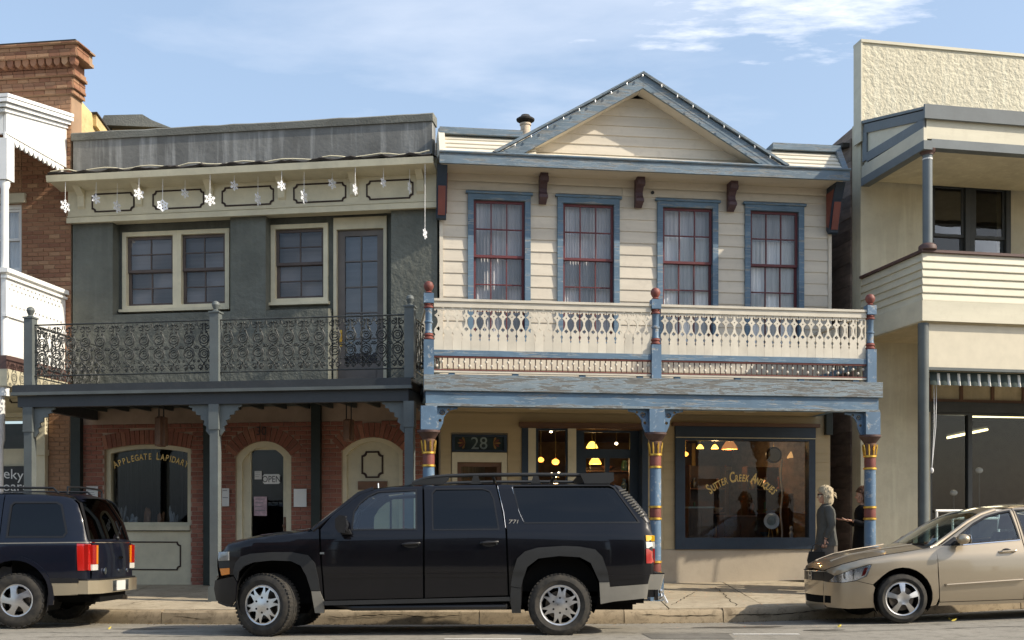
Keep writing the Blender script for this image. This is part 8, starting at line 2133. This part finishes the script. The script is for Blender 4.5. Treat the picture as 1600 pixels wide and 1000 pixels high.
def head_mb(c, yaw=0.0, tilt=0.0):
    """head looking along +x: skull, jaw, brow, nose, lips, ears, set on a neck"""
    prof = [(-0.118, 0.030, 0.028, 0.030), (-0.108, 0.050, 0.042, 0.022), (-0.088, 0.064, 0.054, 0.014), (-0.06, 0.075, 0.062, 0.008), (-0.03, 0.084, 0.068, 0.003), (0.0, 0.092, 0.073, 0.0), (0.03, 0.096, 0.075, -0.004), (0.06, 0.092, 0.072, -0.008), (0.085, 0.078, 0.060, -0.010), (0.103, 0.052, 0.040, -0.012), (0.112, 0.018, 0.014, -0.012)]
    n = 24; vs = []
    for z, rx, ry, ox in prof:
        for k in range(n):
            a = 2*math.pi*k/n; ca = math.cos(a); x = ox + rx*ca; y = ry*math.sin(a)
            if ca > 0.8 and abs(z) < 0.05: x -= 0.006*(1 if abs(y) > 0.018 else 0)
            vs.append((x, y, z))
    m = len(prof); fs = [(i*n+k, i*n+(k+1) % n, (i+1)*n+(k+1) % n, (i+1)*n+k) for i in range(m-1) for k in range(n)] + [list(range(n))[::-1], [(m-1)*n+k for k in range(n)]]
    mb = MB().add(vs, fs)
    mb.add([(0.088, 0, 0.012), (0.080, 0.016, -0.038), (0.080, -0.016, -0.038), (0.118, 0, -0.034), (0.090, 0, -0.046), (0.100, 0.010, -0.036), (0.100, -0.010, -0.036)], [(0,5,3),(0,3,6),(0,1,5),(0,6,2),(3,5,4),(3,4,6),(5,1,4),(6,4,2)])
    mb.sphere((0.078, 0, -0.066), 0.016, 8, 5, 0.7, 1.3, 0.45); mb.sphere((0.077, 0, -0.076), 0.015, 8, 5, 0.7, 1.2, 0.45)
    for s in (-1, 1): mb.sphere((-0.008, s*0.074, -0.005), 0.026, 8, 6, 0.75, 0.35, 1.15)
    mb.xf(Matrix.Translation(c) @ Matrix.Rotation(yaw, 4, 'Z') @ Matrix.Rotation(tilt, 4, 'Y')); return mb
def hair_mb(c, yaw, length, seed, vol=1.0):
    """cap of hair with tufts, open over the face"""
    rnd = random.Random(seed); mb = MB(); n, m = 26, 14; vs = []
    for i in range(m+1):
        th = math.pi*i/m*0.80
        for k in range(n):
            a = 2*math.pi*k/n
            j = 1 + 0.05*math.sin(5*a+i*0.7+seed) + 0.03*math.sin(11*a-i*1.3) + rnd.uniform(-0.03, 0.03)
            r_ = vol*j; x = 0.110*r_*math.sin(th)*math.cos(a) - 0.018; y = 0.094*r_*math.sin(th)*math.sin(a); z = 0.128*r_*math.cos(th) + 0.004
            if th > math.pi*0.42:
                t = (th/math.pi - 0.42)/0.38; z -= length*t*max(0, -math.cos(a)*0.6+0.55)
                if math.cos(a) > 0.25: x = min(x, 0.035 + 0.02*(1-t)); z = max(z, 0.03)
            vs.append((x, y, z))
    fs = [(i*n+k, i*n+(k+1) % n, (i+1)*n+(k+1) % n, (i+1)*n+k) for i in range(m) for k in range(n)] + [[m*n+k for k in range(n)]]
    mb.add(vs, fs)
    for _ in range(46):
        a = rnd.uniform(0.9, 5.4); th = rnd.uniform(0.15, 0.62)*math.pi; r_ = vol*0.98
        p = Vector((0.110*r_*math.sin(th)*math.cos(a)-0.018, 0.094*r_*math.sin(th)*math.sin(a), 0.128*r_*math.cos(th)))
        d = Vector((p.x*0.5+rnd.uniform(-.02,.02), p.y*0.5+rnd.uniform(-.02,.02), -0.07-length*0.3+rnd.uniform(-.02,.03)))
        mb.tube([p, p+d*0.25+p*0.10, p+d*0.55+p*0.05], [0.009, 0.007, 0.0015], 5)
    mb.xf(Matrix.Translation(c) @ Matrix.Rotation(yaw, 4, 'Z')); return mb

def place(px, D): 
    x = (px-CX)*D/FPX; return (x, D, WALKZ(x, D))
# ---- woman in jacket and skirt, walking away to the left
def woman_a():
    p = thing('person', 'woman with short blonde hair in charcoal jacket and skirt holding a dark handbag', 'person', place(1291, 17.0), R(172))
    H = Vector((0.03, 0, 1.52))
    J = {'pelvis': ((0,0,0.86), (0.13,0.11)), 'waist': ((0.0,0,1.0), (0.11,0.09)), 'chest': ((0.0,0,1.20), (0.14,0.10)), 'neckb': ((0.0,0,1.345), 0.058), 'neck': ((0.012,0,1.40), 0.050), 'skull': ((0.02,0,1.47), 0.055),
         'sl': ((0.0,0.155,1.30), 0.058), 'el': ((-0.05,0.205,1.06), 0.043), 'wl': ((0.04,0.20,0.84), 0.030),
         'sr': ((0.0,-0.155,1.30), 0.058), 'er': ((-0.03,-0.205,1.06), 0.043), 'wr': ((0.08,-0.20,0.84), 0.030),
         'hl': ((0.0,0.085,0.80), 0.088), 'kl': ((0.12,0.09,0.46), 0.056), 'al': ((0.10,0.09,0.09), 0.036), 'tl': ((0.21,0.095,0.035), 0.030),
         'hr': ((0.0,-0.085,0.80), 0.088), 'kr': ((-0.02,-0.09,0.45), 0.056), 'ar': ((-0.16,-0.09,0.12), 0.036), 'tr': ((-0.08,-0.095,0.035), 0.030)}
    E = chain('pelvis','waist','chest','neckb','neck','skull') + chain('chest','sl','el','wl') + chain('chest','sr','er','wr') + chain('pelvis','hl','kl','al','tl') + chain('pelvis','hr','kr','ar','tr')
    mb = skinned(J, E, 'pelvis'); hm = head_mb(H, R(-12)); mb.add(hm.v, hm.f)
    for s, wv in ((1, (0.04,0.20,0.84)), (-1, (0.08,-0.20,0.84))):
        hb = hand(wv, (0.15, 0, -1), (0, -s, 0), 0.9 if s > 0 else 0.5, 0.10, s); mb.add(hb.v, hb.f)
    b = put('body', mb, M_SKIN, p, smooth=True, angle=180)
    put('hair', hair_mb(H + Vector((0,0,0.012)), R(-12), 0.07, 3, 1.14), M_BLOND, p, smooth=True, angle=70)
    put('sunglasses', MB().box(0.088, 0.098, -0.058, 0.058, 0.0, 0.03).box(0.0, 0.09, 0.070, 0.076, 0.008, 0.02).box(0.0, 0.09, -0.076, -0.070, 0.008, 0.02).xf(Matrix.Translation(H) @ Matrix.Rotation(R(-12), 4, 'Z')), M_SHOE, p)
    jk = put('jacket', loft([((0.0,0,0.74), 0.168, 0.205), ((0.0,0,0.80), 0.166, 0.202), ((0.0,0,0.92), 0.150, 0.182), ((0.0,0,1.02), 0.138, 0.168), ((0.0,0,1.12), 0.143, 0.178), ((0.0,0,1.22), 0.146, 0.192), ((0.0,0,1.30), 0.128, 0.185), ((0.0,0,1.345), 0.096, 0.135), ((0.005,0,1.375), 0.066, 0.078), ((0.01,0,1.385), 0.060, 0.066)], 26, True, 0.018, 2), M_JACKET, p, smooth=True, angle=60)
    for s, pts in ((1, [(0,0.13,1.31),(-0.01,0.175,1.27),(-0.05,0.215,1.06),(0.0,0.21,0.95),(0.035,0.203,0.865)]), (-1, [(0,-0.13,1.31),(-0.01,-0.175,1.27),(-0.03,-0.215,1.06),(0.03,-0.21,0.95),(0.075,-0.203,0.865)])):
        put('sleeve', MB().tube(pts, [0.062, 0.070, 0.058, 0.052, 0.046], 14), M_JACKET, jk, smooth=True, angle=70)
    put('collar', MB().tube([(0.055, 0.045, 1.36), (0.0, 0.072, 1.39), (-0.055, 0.05, 1.405), (-0.07, 0, 1.41), (-0.055, -0.05, 1.405), (0.0, -0.072, 1.39), (0.055, -0.045, 1.36)], 0.020, 8), M_JACKET, jk, smooth=True, angle=70)
    put('skirt', loft([((0.035,0,0.445), 0.195, 0.185), ((0.03,0,0.455), 0.195, 0.186), ((0.02,0,0.6), 0.185, 0.188), ((0.005,0,0.76), 0.168, 0.190), ((0,0,0.9), 0.14, 0.165), ((0,0,0.98), 0.12, 0.145)], 26, True, 0.03, 5), M_SKIRT, p, smooth=True, angle=60)
    for x, y, z, t in ((0.16, 0.095, 0.03, 0), (-0.11, -0.095, 0.03, 0.35)):
        put('shoe', MB().sphere((x, y, z+0.012), 0.052, 14, 8, 2.3, 0.82, 0.72).box(x-0.11, x-0.06, y-0.025, y+0.025, z-0.03, z+0.01), M_SHOE, p, smooth=True, angle=50)
    return p
pa = woman_a()
# her bag hangs from the near hand
bx_ = place(1276, 16.85); hb = thing('handbag', 'small dark handbag hanging from the blonde woman\'s hand', 'bag', (bx_[0], bx_[1], bx_[2]+0.46), R(170))
put('bag_body', MB().prism([(-0.13, 0), (0.13, 0), (0.145, 0.06), (0.11, 0.20), (-0.11, 0.20), (-0.145, 0.06)], -0.05, 0.05, lambda a, b, t: (a, t, b)), M_SHOE, hb)
put('bag_handle', MB().tube([(-0.08, 0, 0.20), (-0.06, 0, 0.29), (0, 0, 0.32), (0.06, 0, 0.29), (0.08, 0, 0.20)], 0.010, 6), M_SHOE, hb, smooth=True)
# ---- woman in black, gesturing, behind the striped column
def woman_b():
    p = thing('person', 'brown-haired woman in black holding both hands out, behind the striped column', 'person', place(1350, 17.25), R(178))
    H = Vector((0.03, 0, 1.50))
    J = {'pelvis': ((0,0,0.85), (0.13,0.12)), 'waist': ((0.0,0,1.0), (0.11,0.10)), 'chest': ((0.0,0,1.19), (0.14,0.11)), 'neckb': ((0.0,0,1.335), 0.058), 'neck': ((0.012,0,1.39), 0.050), 'skull': ((0.02,0,1.45), 0.055),
         'sl': ((0.0,0.16,1.29), 0.058), 'el': ((0.02,0.22,1.04), 0.043), 'wl': ((0.235,0.17,1.10), 0.028),
         'sr': ((0.0,-0.16,1.29), 0.058), 'er': ((0.03,-0.21,1.03), 0.043), 'wr': ((0.25,-0.10,1.12), 0.028),
         'hl': ((0.0,0.09,0.80), 0.09), 'kl': ((0.03,0.09,0.45), 0.06), 'al': ((0.0,0.09,0.09), 0.04), 'tl': ((0.12,0.10,0.035), 0.030),
         'hr': ((0.0,-0.09,0.80), 0.09), 'kr': ((0.02,-0.09,0.45), 0.06), 'ar': ((-0.02,-0.09,0.09), 0.04), 'tr': ((0.10,-0.10,0.035), 0.030)}
    E = chain('pelvis','waist','chest','neckb','neck','skull') + chain('chest','sl','el','wl') + chain('chest','sr','er','wr') + chain('pelvis','hl','kl','al','tl') + chain('pelvis','hr','kr','ar','tr')
    mb = skinned(J, E, 'pelvis'); hm = head_mb(H, R(-6)); mb.add(hm.v, hm.f)
    hb_ = hand((0.235,0.17,1.10), (1, -0.15, 0.18), (0.2, 0, 1), 0.35, 0.25, 1); mb.add(hb_.v, hb_.f)
    hb_ = hand((0.25,-0.10,1.12), (1, 0.12, 0.0), (0.2, 0, 1), 0.35, 0.25, -1); mb.add(hb_.v, hb_.f)
    put('body', mb, M_SKIN, p, smooth=True, angle=180)
    put('hair', hair_mb(H + Vector((0,0,0.01)), R(-6), 0.045, 9, 1.10), M_BRUN, p, smooth=True, angle=70)
    tp = put('top', loft([((0,0,0.62), 0.175, 0.205), ((0,0,0.64), 0.176, 0.206), ((0,0,0.8), 0.168, 0.20), ((0.0,0,0.95), 0.15, 0.18), ((0.0,0,1.1), 0.148, 0.182), ((0.0,0,1.22), 0.148, 0.195), ((0.0,0,1.295), 0.126, 0.18), ((0.0,0,1.335), 0.09, 0.12), ((0.005,0,1.352), 0.066, 0.078)], 26, True, 0.018, 7), M_BLACKC, p, smooth=True, angle=60)
    for pts in ([(0,0.13,1.30),(0.0,0.18,1.26),(0.02,0.228,1.04),(0.10,0.21,1.055),(0.205,0.178,1.09)], [(0,-0.13,1.30),(0.0,-0.18,1.26),(0.03,-0.218,1.03),(0.11,-0.18,1.055),(0.215,-0.118,1.105)]):
        put('sleeve', MB().tube(pts, [0.062, 0.070, 0.060, 0.052, 0.042], 14), M_BLACKC, tp, smooth=True, angle=70)
    put('long_skirt', loft([((0.0,0,0.10), 0.20, 0.22), ((0.0,0,0.12), 0.20, 0.22), ((0.0,0,0.35), 0.19, 0.205), ((0,0,0.62), 0.165, 0.19), ((0,0,0.75), 0.155, 0.185)], 26, True, 0.03, 8), M_BLACKC, p, smooth=True, angle=60)
    for s in (-1, 1): put('shoe', MB().sphere((0.09, s*0.10, 0.042), 0.05, 14, 8, 2.2, 0.82, 0.72), M_SHOE, p, smooth=True)
    return p
woman_b()
